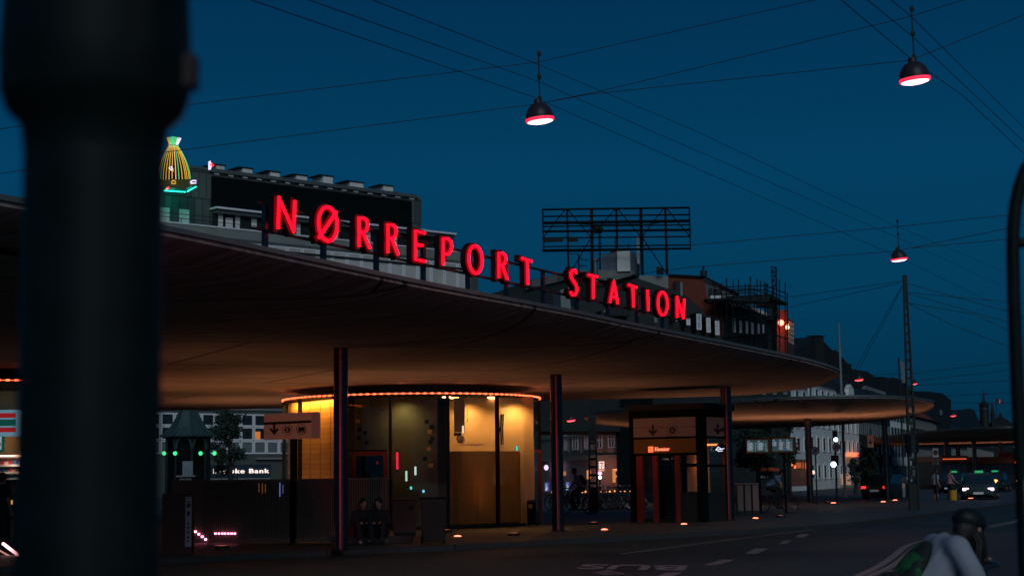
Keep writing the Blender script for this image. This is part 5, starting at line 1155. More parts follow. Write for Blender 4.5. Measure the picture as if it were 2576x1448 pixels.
for x, y in ((187,750),(567,738)):
    t = thing('poster_case', 'tall blue lit poster case %s on the stone wall' % ('left of the steel column' if x < 300 else 'right of the steel column'), 'poster', PC.pt(*cr3(x,y+80), .1), 'lit poster cases on the stone wall')
    b = MB(); b.pbox(PC, *cr3(x-32,y-80), *cr3(x+32,y+78), .02, .16); b.build('frame', mat('violet_frame', (.10,.05,.3), .5, emit=(.2,.1,.6), estr=.25), t)
    b = MB(); b.pbox(PC, *cr3(x-26,y-73), *cr3(x+26,y+71), .161, .17); b.build('poster', emis('poster_blue', (.10,.22,.42), .7), t)
    for j, (a, c, d_, e) in enumerate(((-20,-40,10,-10),(-5,0,22,30),(-20,35,18,60))):
        b = MB(); b.pbox(PC, *cr3(x+a,y+c), *cr3(x+d_,y+e), .171, .176); b.build('picture_patch', emis('poster_pale', (.55,.7,.9), .8 if j else .4), t)
plight('lamp_light', PC.pt(*cr3(1330,470), 2.2), 80, (1,.32,.2), .4, sh)
plight('lamp_light', PC.pt(*cr3(1150,460), 1.6), 40, (1,.45,.35), .4, sh)
plight('lamp_light', PC.pt(*cr3(350,420), 2.2), 8, (.6,.6,1), .4, sh)
# ---------------------------------------------------------------- row of houses along the street to the right
e0_ = P(1975, 1200, 128); PE = PL((e0_.x, e0_.y), (.357, .934))
def house(u0, u1, ve, vr, wall, roofm, label, rows, wcol='white', cols=None, gable=False, sty='darkpane', n=0.0, chim=(), litu=None):
    s0 = PE.sz(u0, 1100)[0]; s1 = PE.sz(u1, 1100)[0]; ze = PE.sz(u0, ve)[1]; zr = PE.sz(u0, vr)[1]
    t = thing('street_house', label, 'building', PE.w((s0+s1)/2, 0, n), 'houses along the street to the right')
    MB().sbox(PE, s0, s1-.05, 0, ze, n-11, n).build('wall', M[wall], t)
    mid = (s0+s1)/2
    if gable:
        pts = [PE.w(s0-.1, ze+.01, n+.15), PE.w(s1+.05, ze+.01, n+.15), PE.w(mid, zr, n+.15)]
    else:
        pts = [PE.w(s0, ze+.01, n+.4), PE.w(s0, zr, n-3.5), PE.w(s0, zr-.3, n-8), PE.w(s0, ze+.01, n-11)]
    b = MB(); vec = PE.w(0,0,-11)-PE.w(0,0,0) if gable else PE.w(s1-.05,0)-PE.w(s0,0); b.prism(pts, vec); rf = b.build('roof', M[roofm], t)
    for f, hh in chim:
        MB().sbox(PE, s0+(s1-s0)*f-.6, s0+(s1-s0)*f+.6, zr-1.5, zr+hh, n-5.2, n-3.8).build('chimney', M['darkwall'], rf)
    L = s1-s0; c_ = cols or max(2, int(L/2.6)); hgt = ze/(rows+.4)
    for r in range(rows):
        for k in range(c_):
            a = s0+L*(k+.22)/c_; z = .9+hgt*r+ (.3 if r else 0)
            wins(PE, t, a, a+L*.56/c_, z, z+hgt*.62, 1, 1, wcol, sty, n, .12 if L < 30 else .2)
    return t
H_ = house
H_(1979,2033,962,950,'whitewall','slate','white house nearest the canopy tip, with narrow slit windows',4,'whitewall')
H_(2033,2106,958,940,'whitewall','slate','white house with pale gable and slit windows, second along the street',4,'whitewall')
H_(2106,2160,985,935,'whitewall','slate','narrow white house third along the street, above the traffic light',4,'whitewall')
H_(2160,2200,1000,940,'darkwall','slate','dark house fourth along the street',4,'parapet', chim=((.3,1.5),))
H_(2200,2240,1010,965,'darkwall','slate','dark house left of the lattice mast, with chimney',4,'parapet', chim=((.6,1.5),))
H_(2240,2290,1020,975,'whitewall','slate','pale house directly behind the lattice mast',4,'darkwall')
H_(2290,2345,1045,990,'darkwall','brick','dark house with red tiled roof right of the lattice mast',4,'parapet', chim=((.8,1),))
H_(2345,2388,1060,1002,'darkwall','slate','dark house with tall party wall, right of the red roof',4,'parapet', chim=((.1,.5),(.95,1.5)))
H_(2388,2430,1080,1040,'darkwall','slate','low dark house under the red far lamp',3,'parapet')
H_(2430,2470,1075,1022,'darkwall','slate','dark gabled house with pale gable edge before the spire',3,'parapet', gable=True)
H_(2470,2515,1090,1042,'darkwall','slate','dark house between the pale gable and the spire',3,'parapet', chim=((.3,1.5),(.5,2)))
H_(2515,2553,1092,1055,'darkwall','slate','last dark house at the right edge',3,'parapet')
# dark roofs behind them, up the slope
BK = PLu(1975, 190, 2420, 250)
for i, (poly, mm, lb) in enumerate((
  ([(1960,1200),(1960,872),(2003,878),(2030,868),(2045,850),(2060,846),(2085,872),(2116,905),(2116,1200)], 'slate', 'dark pitched roof behind the canopy tip'),
  ([(2100,1200),(2085,890),(2091,880),(2130,925),(2150,950),(2150,1200)], 'slate', 'dark steep roof ridge right of the flagpole'),
  ([(2128,1200),(2122,930),(2158,934),(2175,945),(2200,975),(2200,1200)], 'slate', 'dark roof stepping down under the far red lamp'),
  ([(2195,1200),(2190,970),(2215,950),(2240,958),(2262,985),(2270,1200)], 'slate', 'jagged dark roof left of the lattice mast'),
  ([(2262,1200),(2255,985),(2290,985),(2330,990),(2352,1008),(2352,1200)], 'slate', 'long low dark roof behind the lattice mast'))):
    t = thing('far_house', lb, 'building', BK.pt(poly[0][0]+30, 1200), 'dark houses up the slope')
    b = MB(); b.ppoly(BK, poly, -10, i*.6); b.build('house_body', M[mm], t)
    us = [p[0] for p in poly]; 
    for k in range(2):
        u = min(us)+(max(us)-min(us))*(.3+.4*k); vt = 900+i*22+k*14
        win(BK, t, u, vt+30, u+5, vt+42, 1, 1, 'parapet', 'darkpane', i*.6, .15)
for i, (u0, v0, u1, v1, lb) in enumerate(((2049,846,2063,885,'tall chimney with an open top slot on the dark roof'),(2118,932-15,2133,950,'square chimney beside the flagpole'),(2138,932,2156,960,'broad chimney with an antenna bracket'),(2180,968,2190,995,'chimney under the far red lamp'),(2206,950,2222,980,'round topped chimney in the middle of the far roofs'),(2232,960,2246,985,'short chimney left of the mast'))):
    t = thing('chimney_stack', lb, 'chimney', BK.pt((u0+u1)/2, v1), 'chimneys on the dark roofs')
    b = MB(); b.pbox(BK, u0, v0, u1, v1+25, -1.0, .55); b.build('stack', M['darkwall'], t)
    b = MB(); b.pbox(BK, u0-1, v0-1.5, u1+1, v0-.1, -1.1, .65); b.build('cap', M['metal_dark'], t)
# little pale details over the second canopy
b = MB(); b.ppoly(PE, [(2118,993),(2119,975),(2124,966),(2131,978),(2133,993)], .2, .6); o = b.build('white_gable', M['whitewall']); tag(o, 'small pointed white gable peeping over the second canopy', 'gable')
b = MB(); b.ppoly(PE, [(2160,978),(2164,970),(2215,987),(2212,993)], .3, .6); o = b.build('lit_roof_strip', M['parapet']); tag(o, 'slanting pale roof strip over the second canopy', 'roof strip')
# spires and flag
SPc = P(2478, 1100, 330); spz = lambda v, u=2478: P(u, v, 330).z
t = thing('church_spire', 'slim onion domed church spire on the far skyline', 'spire', V((SPc.x, SPc.y, 0)))
MB().lathe(V((SPc.x,SPc.y,0)), [(.95,0),(.95,spz(1033)),(1.1,spz(1032)),(1.0,spz(1028)),(.9,spz(1023)),(1.05,spz(1020)),(1.1,spz(1017)),(.7,spz(1012)),(.28,spz(1008)),(.22,spz(998)),(.1,spz(990)),(.04,spz(982))], 12).build('tower_shaft', M['copper'] if False else M['slate'], t, smooth=True)
MB().box((SPc.x+.3, SPc.y, spz(990)), (.9,.1,.3)).build('weather_vane', M['metal_dark'], t)
q = P(2499, 1100, 330); MB().lathe(V((q.x,q.y,0)), [(.5,0),(.5,P(2499,1040,330).z),(.05,P(2499,1010,330).z)], 8).build('pinnacle', M['slate'], t)
q = P(2518, 1100, 340); t = thing('church_spire', 'small pointed turret spire right of the flag', 'spire', V((q.x,q.y,0))); MB().lathe(V((q.x,q.y,0)), [(2.4,0),(2.5,P(2518,1065,340).z),(1.6,P(2518,1056,340).z),(.5,P(2518,1048,340).z),(.05,P(2518,1034,340).z)], 8).build('turret', M['slate'], t)
q = P(2512, 1010, 200); t = thing('flag', 'dark flag with pale cross flying over the far roofs', 'flag', P(2506,1060,200))
MB().tube([P(2506,1075,200), P(2505,1000,200)], .05, 6).build('pole', M['metal_dark'], t)
b = MB(); b.prism([P(u,v,200) for u,v in ((2506,1001),(2514,1004),(2522,1010),(2526,1014),(2523,1017),(2513,1014),(2507,1012))], V((0,.03,0))); b.build('flag_cloth', mat('flag_red', (.10,.02,.03), .8), t)
b = MB(); b.prism([P(u,v,199.95) for u,v in ((2513.5,1004.5),(2515.5,1005.5),(2514.5,1014),(2512.5,1013.5))], V((0,.02,0))); b.build('flag_cross', M['white'], t)
# dark lower quarter behind the departure screens
DK = PLu(1845, 116, 2000, 118)
t = thing('awning_shop', 'dark shopfront with awning and faint lettering behind the departure screens', 'shop', DK.pt(1920, 1240))
b = MB(); b.pbox(DK, 1640, 958, 1992, 1245, -6, 0); b.build('wall', M['darkwall'], t)
for k in range(13): win(DK, t, 1650+k*26.5, 968, 1660+k*26.5, 992, 2, 2, 'curtain' if k in (1,2,4) else 'parapet', 'darkpane', .0, .08)
for k in range(6): win(DK, t, 1856+k*24, 1082, 1866+k*24, 1096, 2, 1, 'darkwall', 'darkpane', .0, .06)
def c3r(x, y): return ((2900+x/2.897)/1.5904, (1700+y/2.897)/1.5904)
b = MB(); textpl(b, DK, 'JEL I', *c3r(400,615), *c3r(488,583), .02, .05, .02); b.build('lettering', mat('pale_letters', (.5,.42,.38), .6), t)
b = MB(); textpl(b, DK, 'jou', *c3r(288,352), *c3r(345,325), .02, .05, .01); b.build('lettering', mat('teal_letters', (.2,.28,.3), .6), t)
b = MB(); b.ppoly(DK, [c3r(400,530), c3r(410,500), c3r(470,490), c3r(540,500), c3r(545,528)], .05, 1.0); b.build('red_awning', mat('red_awning_cloth', (.35,.05,.02), .8), t)
b = MB(); b.pbox(DK, *c3r(372,365), *c3r(555,400), .02, .4); b.build('sill_band', M['greypanel'], t)
CF = PLu(1990, 120, 2040, 124)
t = thing('lit_cafe_front', 'orange lit cafe windows behind the thin column', 'shop', CF.pt(2010, 1240))
b = MB(); b.pbox(CF, *c3r(760,395), *c3r(960,700), -2, 0); b.build('front_wall', mat('cafe_wall', (.2,.08,.05), .7), t)
for x0, x1, y0, y1, e in ((765,775,430,470,1.2),(795,808,430,500,1.2),(812,870,430,495,.35),(930,958,430,505,.8),(888,905,430,500,.25)): b = MB(); b.pbox(CF, *c3r(x0,y0), *c3r(x1,y1), .0, .08); b.build('lit_window', emis('cafe_glow', (1,.22,.08), e), t)
for x, y in ((913,543),(935,545)): MB().ell(CF.pt(*c3r(x,y), .6), (.12,.12,.16), 8).build('table_lamp', emis('table_lamp_glow', (1,.7,.55), 1.5), t)
# lit sign on the third white house
q0 = PE.pt(*c3r(1395,310), .5)
t = thing('lit_fascia_sign', 'glowing orange and red fascia sign on the white house at the right', 'sign', q0)
b = MB(); b.pbox(PE, *c3r(1392,310), *c3r(1470,365), .02, .5); b.build('orange_panel', emis('orange_fascia', (1,.33,.16), .9), t)
b = MB(); b.pbox(PE, *c3r(1470,318), *c3r(1500,360), .02, .55); b.build('red_panel', emis('red_fascia', (1,.08,.06), 2.0), t)
for k in range(6):
    b = MB(); x = 1330+k*17; b.pbox(PE, *c3r(x,560), *c3r(x+9,690), .1, .3); b.build('lit_slot', emis('warm_slot', (.9,.5,.35), .35), t)
for k in range(3):
    b = MB(); x = 1432+k*36; b.pbox(PE, *c3r(x,575), *c3r(x+8,608), .1, .3); b.build('blue_slot', emis('blue_slot', (.15,.35,.9), .9), t)
# old copper roofed kiosk by the bank
kx = P(472, 1200, 78); kz = lambda v: P(472, v, 78).z
t = thing('old_kiosk', 'old octagonal kiosk with flared green copper roof, left of the tree', 'kiosk', V((kx.x,kx.y,0)))
sc_ = 78/F
MB().lathe(V((kx.x,kx.y,0)), [(70*sc_,kz(1098)),(58*sc_,kz(1092)),(42*sc_,kz(1075)),(30*sc_,kz(1055)),(20*sc_,kz(1035)),(17*sc_,kz(1015)),(14*sc_,kz(1005)),(3*sc_,kz(985))], 8, rot=pi/8).build('copper_roof', M['copper'], t)
for k in range(8):
    a = pi/8+k*pi/4; pr = [(71,1097),(59,1091),(43,1074),(31,1054),(21,1034),(18,1015)]
    MB().tube([V((kx.x+r*sc_*cos(a), kx.y+r*sc_*sin(a), kz(v))) for r, v in pr], .05, 5).build('roof_rib', M['copper'], t)
    MB().tube([V((kx.x+52*sc_*cos(a), kx.y+52*sc_*sin(a), 0)), V((kx.x+52*sc_*cos(a), kx.y+52*sc_*sin(a), kz(1098)))], .09, 6).build('column', M['metal_dark'], t)
    a2 = a+pi/8; c2x = V((kx.x+50*sc_*cos(a2), kx.y+50*sc_*sin(a2), 0)); e = V((-sin(a2), cos(a2), 0)); o_ = V((cos(a2), sin(a2), 0))
    w2 = 19*sc_; pts = [c2x+o_*.02+e*(w2*cos(pi*j/10))+V((0,0,kz(1128)+w2*1.6*sin(pi*j/10))) for j in range(11)]
    MB().tube(pts, .05, 5).build('arch_trim', M['copper'], t)
MB().lathe(V((kx.x,kx.y,0)), [(50*sc_,0),(50*sc_,kz(1130)),(47*sc_,kz(1098)),(0,kz(1098))], 8, rot=pi/8).build('body', M['black'], t)
for x in (115,207,418,533):
    u, v = cz5(x, 645); p = P(u, v, 76.2); MB().ell(p, (.10,.10,.10), 8).build('green_lamp', emis('green_lamp_glow', (.05,1,.35), 1.3), t)
KQ = PLu(420, 76.8, 540, 76.8)
b = MB(); b.pbox(KQ, *cz5(270,710), *cz5(355,825), .0, .05); b.build('pale_poster', mat('poster_grey', (.16,.20,.22), .8), t)
b = MB(); b.pbox(KQ, *cz5(232,828), *cz5(386,838), .0, .4); b.build('counter', M['parapet'], t)
b = MB()
for k in range(13): b.pbox(KQ, *cz5(258+k*8,866), *cz5(261.5+k*8+(k*5%3),854-(k*7%3)*2), .401, .42)
b.build('worn_lettering', M['parapet'], t)
MB().lathe(V((kx.x,kx.y,0)), [(12*sc_,kz(1005)),(15*sc_,kz(1000)),(10*sc_,kz(985)),(4*sc_,kz(960)),(.02,kz(930))], 8, rot=pi/8).build('finial', M['copper'], t)
# ---------------------------------------------------------------- trees
def tree(u, d, v_top, v_bot, wpx, label, seed, n=1500, leaf=.16, trunk=None):
    rnd = random.Random(seed); g = P(u, 1200, d); g.z = 0
    z1 = P(u, v_top, d).z; z0 = max(.9, P(u, v_bot, d).z); R = wpx*d/F/2
    t = thing('street_tree', label, 'tree', g, None)
    b = MB(); b.tube([g, g+V((.05,0,z0)), g+V((-.05,.05,(z0+z1)/2)), g+V((0,0,z1-.4))], [.13,.11,.07,.02], 8)
    cl = []
    for k in range(26):
        f = rnd.random()**.8; z = z0+(z1-z0)*f; rr = R*(1-abs(f-.38)*1.05)*rnd.uniform(.35,1.0); a = rnd.random()*2*pi
        c = g+V((rr*cos(a), rr*sin(a), z)); cl.append((c, R*rnd.uniform(.16,.38)))
        if k < 14: b.tube([g+V((0,0,max(z0*.8, z-.8))), (g+V((0,0,z-.3))).lerp(c, .5), c], [.05,.035,.012], 5)
    b.build('trunk', M['bark'], t)
    b = MB()
    for k in range(n):
        c, r = cl[rnd.randrange(len(cl))]; p = c+V((rnd.gauss(0,1), rnd.gauss(0,1), rnd.gauss(0,1)*.8))*r*.55
        x = V((rnd.gauss(0,1), rnd.gauss(0,1), rnd.gauss(0,1))).normalized(); y = x.orthogonal().normalized(); s = leaf*rnd.uniform(.5,1.2)
        b.add([p-x*s, p-y*s*.5, p+x*s, p+y*s*.5], [(0,1,2,3)])
    me = b.build('crown', M['foliage'], t); return t
tree(578, 84, 1035, 1200, 110, 'slim dark street tree partly hiding the bank lettering', 3, 2600, .12)
tree(1905, 106, 1050, 1168, 120, 'large tree added to darken the wall behind the departure screens', 12, 3000, .16)  # this tree and the next are added to darken the shop wall
tree(1985, 108, 1075, 1165, 50, 'narrow tree added to darken the wall right of the departure screens', 14, 1200, .14)
tree(2185, 96, 1128, 1215, 52, 'dark bushy tree behind the thin column at the right', 5, 1500, .13)
tree(2178, 120, 1092, 1180, 34, 'small dark tree against the white houses', 8, 900, .13)
tree(2150, 108, 1150, 1225, 40, 'low dark shrubby tree left of the thin column', 9, 900, .13)
# ---------------------------------------------------------------- people
def person(label, loc, rz, J, top='cloth_white', legs='cloth_dark', vox=.011, sleeve=.55, pack=None, shoes='rubber', hairlen=0.0, cap_=False, cat='person', shorts=False):
    """J: joints in local metres, x ahead, y to the left, z up"""
    loc = V(loc); R = Matrix.Rotation(rz, 3, 'Z')
    def g(p): return loc+R@V(p)
    root = thing('person', label, cat, loc)
    pel, che, nek, hed = (V(J[k]) for k in ('pel','che','nek','hed'))
    hf = V(J.get('face', (1,0,0))).normalized(); hs = V((-hf.y, hf.x, 0)).normalized(); hu = (hs.cross(hf)*-1).normalized()
    if hu.z < 0: hu = -hu
    b = MB(); c = lambda p0, r0, p1, r1: b.cap(g(p0), r0, g(p1), r1)
    sd = V((0,1,0)); sh = {1: che+V((0,.185,.07)), -1: che+V((0,-.185,.07))}
    for s in (1,-1):
        if 'sh%d' % s in J: sh[s] = V(J['sh%d' % s])
    # trunk
    c(pel+sd*.07, .125, pel-sd*.07, .125); c(pel, .135, (pel+che)/2, .12); c((pel+che)/2+sd*.04, .12, che+sd*.06, .115); c((pel+che)/2-sd*.04, .12, che-sd*.06, .115)
    c(sh[1], .065, sh[-1], .065); c(che+V((0,0,.06)), .09, nek, .058); c(nek, .056, hed-hu*.05, .055)
    # head, face
    HM = Matrix((hf, hs, hu)).transposed(); RM = R@HM
    b.ell(g(hed), (.097,.078,.118), 16, RM); b.ell(g(hed+hf*.03-hu*.065), (.062,.055,.055), 12, RM)
    c(hed+hf*.088+hu*.012, .012, hed+hf*.108-hu*.028, .016)
    for s in (1,-1):
        b.ell(g(hed+hs*.08*s-hu*.01), (.022,.012,.032), 8, RM)
        el = V(J['el%d' % s]); ha = V(J['ha%d' % s]); kn = V(J['kn%d' % s]); an = V(J['an%d' % s]); hp = pel+sd*.095*s
        c(sh[s], .056, el, .043); c(el, .042, ha, .027)
        d = (ha-el).normalized(); cu = V(J.get('curl', (0,0,-1))); cu = (cu-d*cu.dot(d)).normalized() if (cu-d*cu.dot(d)).length > .1 else d.orthogonal().normalized(); w = d.cross(cu).normalized()
        c(ha, .028, ha+d*.05, .030); c(ha+d*.045+w*.022, .019, ha+d*.045-w*.022, .019)
        for k, (o, l) in enumerate(((.032,.068),(.011,.078),(-.011,.073),(-.031,.056))):
            p0 = ha+d*.07+w*o; p1 = p0+d*l*.5+cu*l*.15; p2 = p1+d*l*.15+cu*l*.45
            c(p0-d*.01, .0115, p1, .0105); c(p1, .0105, p2, .009)
        p0 = ha+d*.02+w*.03; p1 = p0+d*.03+w*.025+cu*.02; c(p0, .014, p1, .012); c(p1, .012, p1+d*.028+cu*.012, .0105)
        c(hp, .098, kn, .06); c(kn, .058, (kn*.6+an*.4)+V((-.012,0,0)), .056); c((kn*.6+an*.4)+V((-.012,0,0)), .055, an, .036)
        ft = V(J.get('ft%d' % s, an+V((.16,0,-.055)))); c(an-V((.02,0,.03)), .04, ft, .032)
    b.build('body', M['skin'], root, remesh=vox)
    # shirt
    b = MB(); k = .017
    c(pel+V((0,.06,.02)), .13+k, pel+V((0,-.06,.02)), .13+k); c(pel+V((0,0,.03)), .135+k, (pel+che)/2, .125+k); c((pel+che)/2+sd*.04, .12+k, che+sd*.06, .115+k); c((pel+che)/2-sd*.04, .12+k, che-sd*.06, .115+k); c(sh[1], .065+k, sh[-1], .065+k); c(che+V((0,0,.06)), .09+k, nek-V((0,0,.03)), .055+k)
    for s in (1,-1):
        el = V(J['el%d' % s]); ha = V(J['ha%d' % s])
        c(sh[s], .06+k, sh[s].lerp(el, min(1, sleeve)), .05+k+.008)
        if sleeve > 1: c(el, .05+k, el.lerp(ha, .85), .034+k)
    b.build('shirt', M[top], root, remesh=max(.014, vox))
    # trousers
    b = MB(); c(pel+sd*.07-V((0,0,.02)), .14, pel-sd*.07-V((0,0,.02)), .14)
    for s in (1,-1):
        kn = V(J['kn%d' % s]); an = V(J['an%d' % s]); hp = pel+sd*.095*s
        c(hp, .115, kn, .078)
        if not shorts: c(kn, .078, an.lerp(kn, .08), .056)
        else: c(kn.lerp(hp, .1), .085, kn, .086)
    b.build('trousers', M[legs], root, remesh=max(.014, vox))
    for s in (1,-1):
        an = V(J['an%d' % s]); ft = V(J.get('ft%d' % s, an+V((.16,0,-.055)))); b = MB(); c(an-V((.025,0,.032)), .046, ft+V((.01,0,.0)), .038); c(an-V((.02,0,.045)), .04, ft, .036); b.build('shoe', M[shoes], root, remesh=.013)
    b = MB(); b.ell(g(hed-hf*.016+hu*.026), (.102,.088,.108), 16, RM); b.ell(g(hed-hf*.05-hu*.02), (.06,.078,.09), 12, RM)
    if hairlen and cap_: c(hed+hf*.02-hs*.05-hu*.05, .06, hed+hf*.07-hs*.05-hu*(hairlen-.05), .04)
    if hairlen: c(hed-hf*.07-hu*.02, .06, hed-hf*.06-hu*hairlen, .035)
    b.build('hair', M['hair'], root, remesh=.013)
    if cap_:
        b = MB(); rr = random.Random(5)
        for k in range(46):
            a = rr.uniform(-1,1); p0 = hed-hf*.05-hs*(.03+.05*rr.random())+hs*.02*a-hu*.02; q = p0-hu*rr.uniform(.10,.20)+hf*rr.uniform(.03,.12)-hs*rr.uniform(0,.04)
            b.tube([g(p0), g(p0.lerp(q,.5)-hs*.025+V((0,0,.01))), g(q), g(q-hu*.05+hf*rr.uniform(.0,.04))], [.010,.009,.006,.002], 5)
        b.build('hair_strands', M['hair'], root, smooth=True)
    if cap_:
        b = MB(); b.ell(g(hed+hu*.05-hf*.01), (.125,.10,.085), 16, RM); c(hed+hu*.04+hf*.07, .03, hed+hu*.03+hf*.13, .02); b.build('helmet', M['metal_dark'], root, remesh=.013)
    if pack:
        dv = (che-pel).normalized(); bk = V((-dv.z, 0, dv.x)); o = (pel*.35+che*.65)+bk*(.155 if cap_ else .18)-dv*(.06 if cap_ else 0)
        b = MB(); Mx = R@Matrix((bk, V((0,1,0)), dv)).transposed(); th_ = .07 if cap_ else .11
        b.ell(g(o), (th_,.15,.23), 16, Mx); b.ell(g(o-dv*.1), (th_*1.05,.145,.15), 14, Mx)
        pk = b.build('backpack', M[pack] if pack in M else M['cloth_dark'], root, remesh=.014)
        b = MB()
        for s in (1,-1): b.tube([g(o+V((0,.09*s,0))+dv*.2-bk*.06), g(sh[s]-V((0,.06*s,-.085))), g(che+V((.09,.12*s,-.02))), g((che+pel)/2+V((.06,.15*s,0)))], .014, 6)
        b.build('strap', M['cloth_dark'], pk)
    return root
STAND = dict(pel=(0,0,.94), che=(.01,0,1.30), nek=(.0,0,1.47), hed=(.02,0,1.62), el1=(.0,.25,1.10), ha1=(.10,.27,.86), el_1=0)
def J_(**k):
    j = dict(pel=(0,0,.94), che=(.01,0,1.28), nek=(.0,0,1.46), hed=(.02,0,1.62)); j.update({'el1':(-.03,.24,1.10), 'ha1':(.06,.25,.86), 'el-1':(-.03,-.24,1.10), 'ha-1':(.06,-.25,.86), 'kn1':(.06,.1,.50), 'an1':(.0,.1,.09), 'kn-1':(.03,-.1,.50), 'an-1':(-.03,-.1,.09)}); j.update({a.replace('m','-') if a[-2:] in ('m1',) else a: v for a, v in k.items()}); return j
# seated pair on the kerb, in shadow
def seated(face=(1,0,0), sx=0): return J_(pel=(0,0,.26), che=(.10,0,.62), nek=(.14,0,.78), hed=(.19,0,.92), el1=(.22,.24,.50), ha1=(.38,.12,.50), elm1=(.22,-.24,.50), ham1=(.38,-.12,.50), kn1=(.42,.16,.52), an1=(.50,.12,.10), knm1=(.42,-.15,.50), anm1=(.52,-.10,.10), face=face)
g1 = G(912, 1366, .0); person('left of two seated people in dark clothes by the wheelie bin', (g1.x, g1.y, 0), radians(-80), seated((.9,.5,-.2)), 'cloth_dark', 'cloth_dark', sleeve=1.2, shoes='shoe')
g2 = G(955, 1366, .0); person('right of two seated people, long haired, leaning against the other', (g2.x, g2.y+.1, 0), radians(-95), seated((.9,-.4,-.2)), 'cloth_dark', 'cloth_dark', sleeve=1.2, shoes='rubber', hairlen=.22)
b = MB().box((g1.x+.2, g1.y+.12, .08), (1.9,.4,.16), radians(5)); t_ = b.build('bench', M['kerb'], bevel=.01); tag(t_, 'low stone bench under the two seated people', 'bench')
# ---------------------------------------------------------------- bicycles
def bicycle(label, loc, rz, group=None, lampc=None):
    loc = V(loc); R = Matrix.Rotation(rz, 3, 'Z'); g = lambda p: loc+R@V(p); root = thing('bicycle', label, 'bicycle', loc, group)
    RX = R@Matrix.Rotation(pi/2, 3, 'X')
    for x in (-.52, .54):
        w_ = MB().torus(g((x,0,.345)), .325, .018, 28, RX).build('wheel', M['rubber'], root, smooth=True)
        MB().torus(g((x,0,.345)), .303, .008, 28, RX, 5).build('rim', M['chrome'], w_)
        b = MB()
        for k in range(12): a = k*pi/6; b.tube([g((x,0,.345)), g((x+.3*cos(a),0,.345+.3*sin(a)))], .0016, 3)
        b.tube([g((x,-.05,.345)), g((x,.05,.345))], .02, 8); b.build('spokes', M['chrome'], w_)
    b = MB(); T = lambda p, q, r=.015: b.tube([g(p), g(q)], r, 8)
    T((-.52,.045,.345),(-.02,.03,.29),.01); T((-.52,-.045,.345),(-.02,-.03,.29),.01); T((-.02,0,.29),(-.17,0,.86)); T((-.17,0,.80),(.36,0,.84)); T((-.02,0,.29),(.38,0,.74),.018); T((.355,0,.90),(.40,0,.70),.018); T((-.52,.045,.345),(-.15,.02,.79),.008); T((-.52,-.045,.345),(-.15,-.02,.79),.008)
    T((.40,0,.72),(.42,.05,.66),.012); T((.42,.05,.66),(.54,.05,.345),.011); T((.40,0,.72),(.42,-.05,.66),.012); T((.42,-.05,.66),(.54,-.05,.345),.011); b.build('frame', M['bikeframe'], root)
    b = MB(); b.tube([g((.355,0,.88)), g((.345,0,1.0)), g((.39,0,1.02))], .012, 8); b.tube([g((.20,.30,1.02)), g((.30,.28,1.04)), g((.39,.12,1.03)), g((.39,-.12,1.03)), g((.30,-.28,1.04)), g((.20,-.30,1.02))], .012, 8); b.build('handlebar', M['chrome'], root)
    b = MB(); b.tube([g((-.17,0,.85)), g((-.19,0,.95))], .012, 8); b.ell(g((-.23,0,.965)), (.12,.08,.03), 12, R); b.ell(g((-.11,0,.965)), (.11,.035,.025), 10, R); b.build('saddle', M['rubber'], root)
    b = MB(); b.tube([g((-.02,-.09,.29)), g((-.02,.09,.29))], .016, 8); b.torus(g((-.02,-.055,.29)), .09, .006, 18, RX, 4); b.tube([g((-.02,.08,.29)), g((.09,.08,.17))], .009, 6); b.tube([g((-.02,-.08,.29)), g((-.13,-.08,.41))], .009, 6); b.box(g((.09,.13,.17)), (.09,.08,.02), rz); b.box(g((-.13,-.13,.41)), (.09,.08,.02), rz); b.build('crankset', M['metal_dark'], root)
    b = MB()
    for x in (-.52, .54):
        pts = [g((x+.365*cos(a), 0, .345+.365*sin(a))) for a in [radians(d) for d in range(20, 181, 20)]]; b.tube(pts, .012, 5)
    b.build('mudguards', M['bikeframe'], root)
    b = MB().tube([g((.43,0,.80)), g((.48,0,.80))], [.03,.035], 10); b.build('headlamp_or_glint', lampc or M['chrome'], root)  # plain lamp in chrome; in the parked row it carries the painted glint
    return root
BG = 'bicycles parked in a row'
glintm = emis('handlebar_glint', (1,.42,.12), 1.6)  # emission stands in for warm light reflected off the handlebars
x0 = P(1395, 1200, 70); proto = bicycle('parked bicycle in the row, nearest the steel column', (x0.x, x0.y, 0), radians(80), BG, glintm)
ords = ['second','third','fourth','fifth','sixth','seventh','eighth','ninth','tenth','eleventh','twelfth','thirteenth','fourteenth','fifteenth']
rb = random.Random(4)
for k, u in enumerate((1411,1424,1438,1467,1481,1496,1509,1523,1536,1548,1559,1571,1583,1596)):
    p = P(u, 1200, 70+rb.uniform(-1,1)); dup(proto, (p.x, p.y, 0), radians(80+rb.uniform(-14,14)+(180 if k % 4 == 2 else 0)), '%s parked bicycle of the row, counted from the steel column' % ords[k])
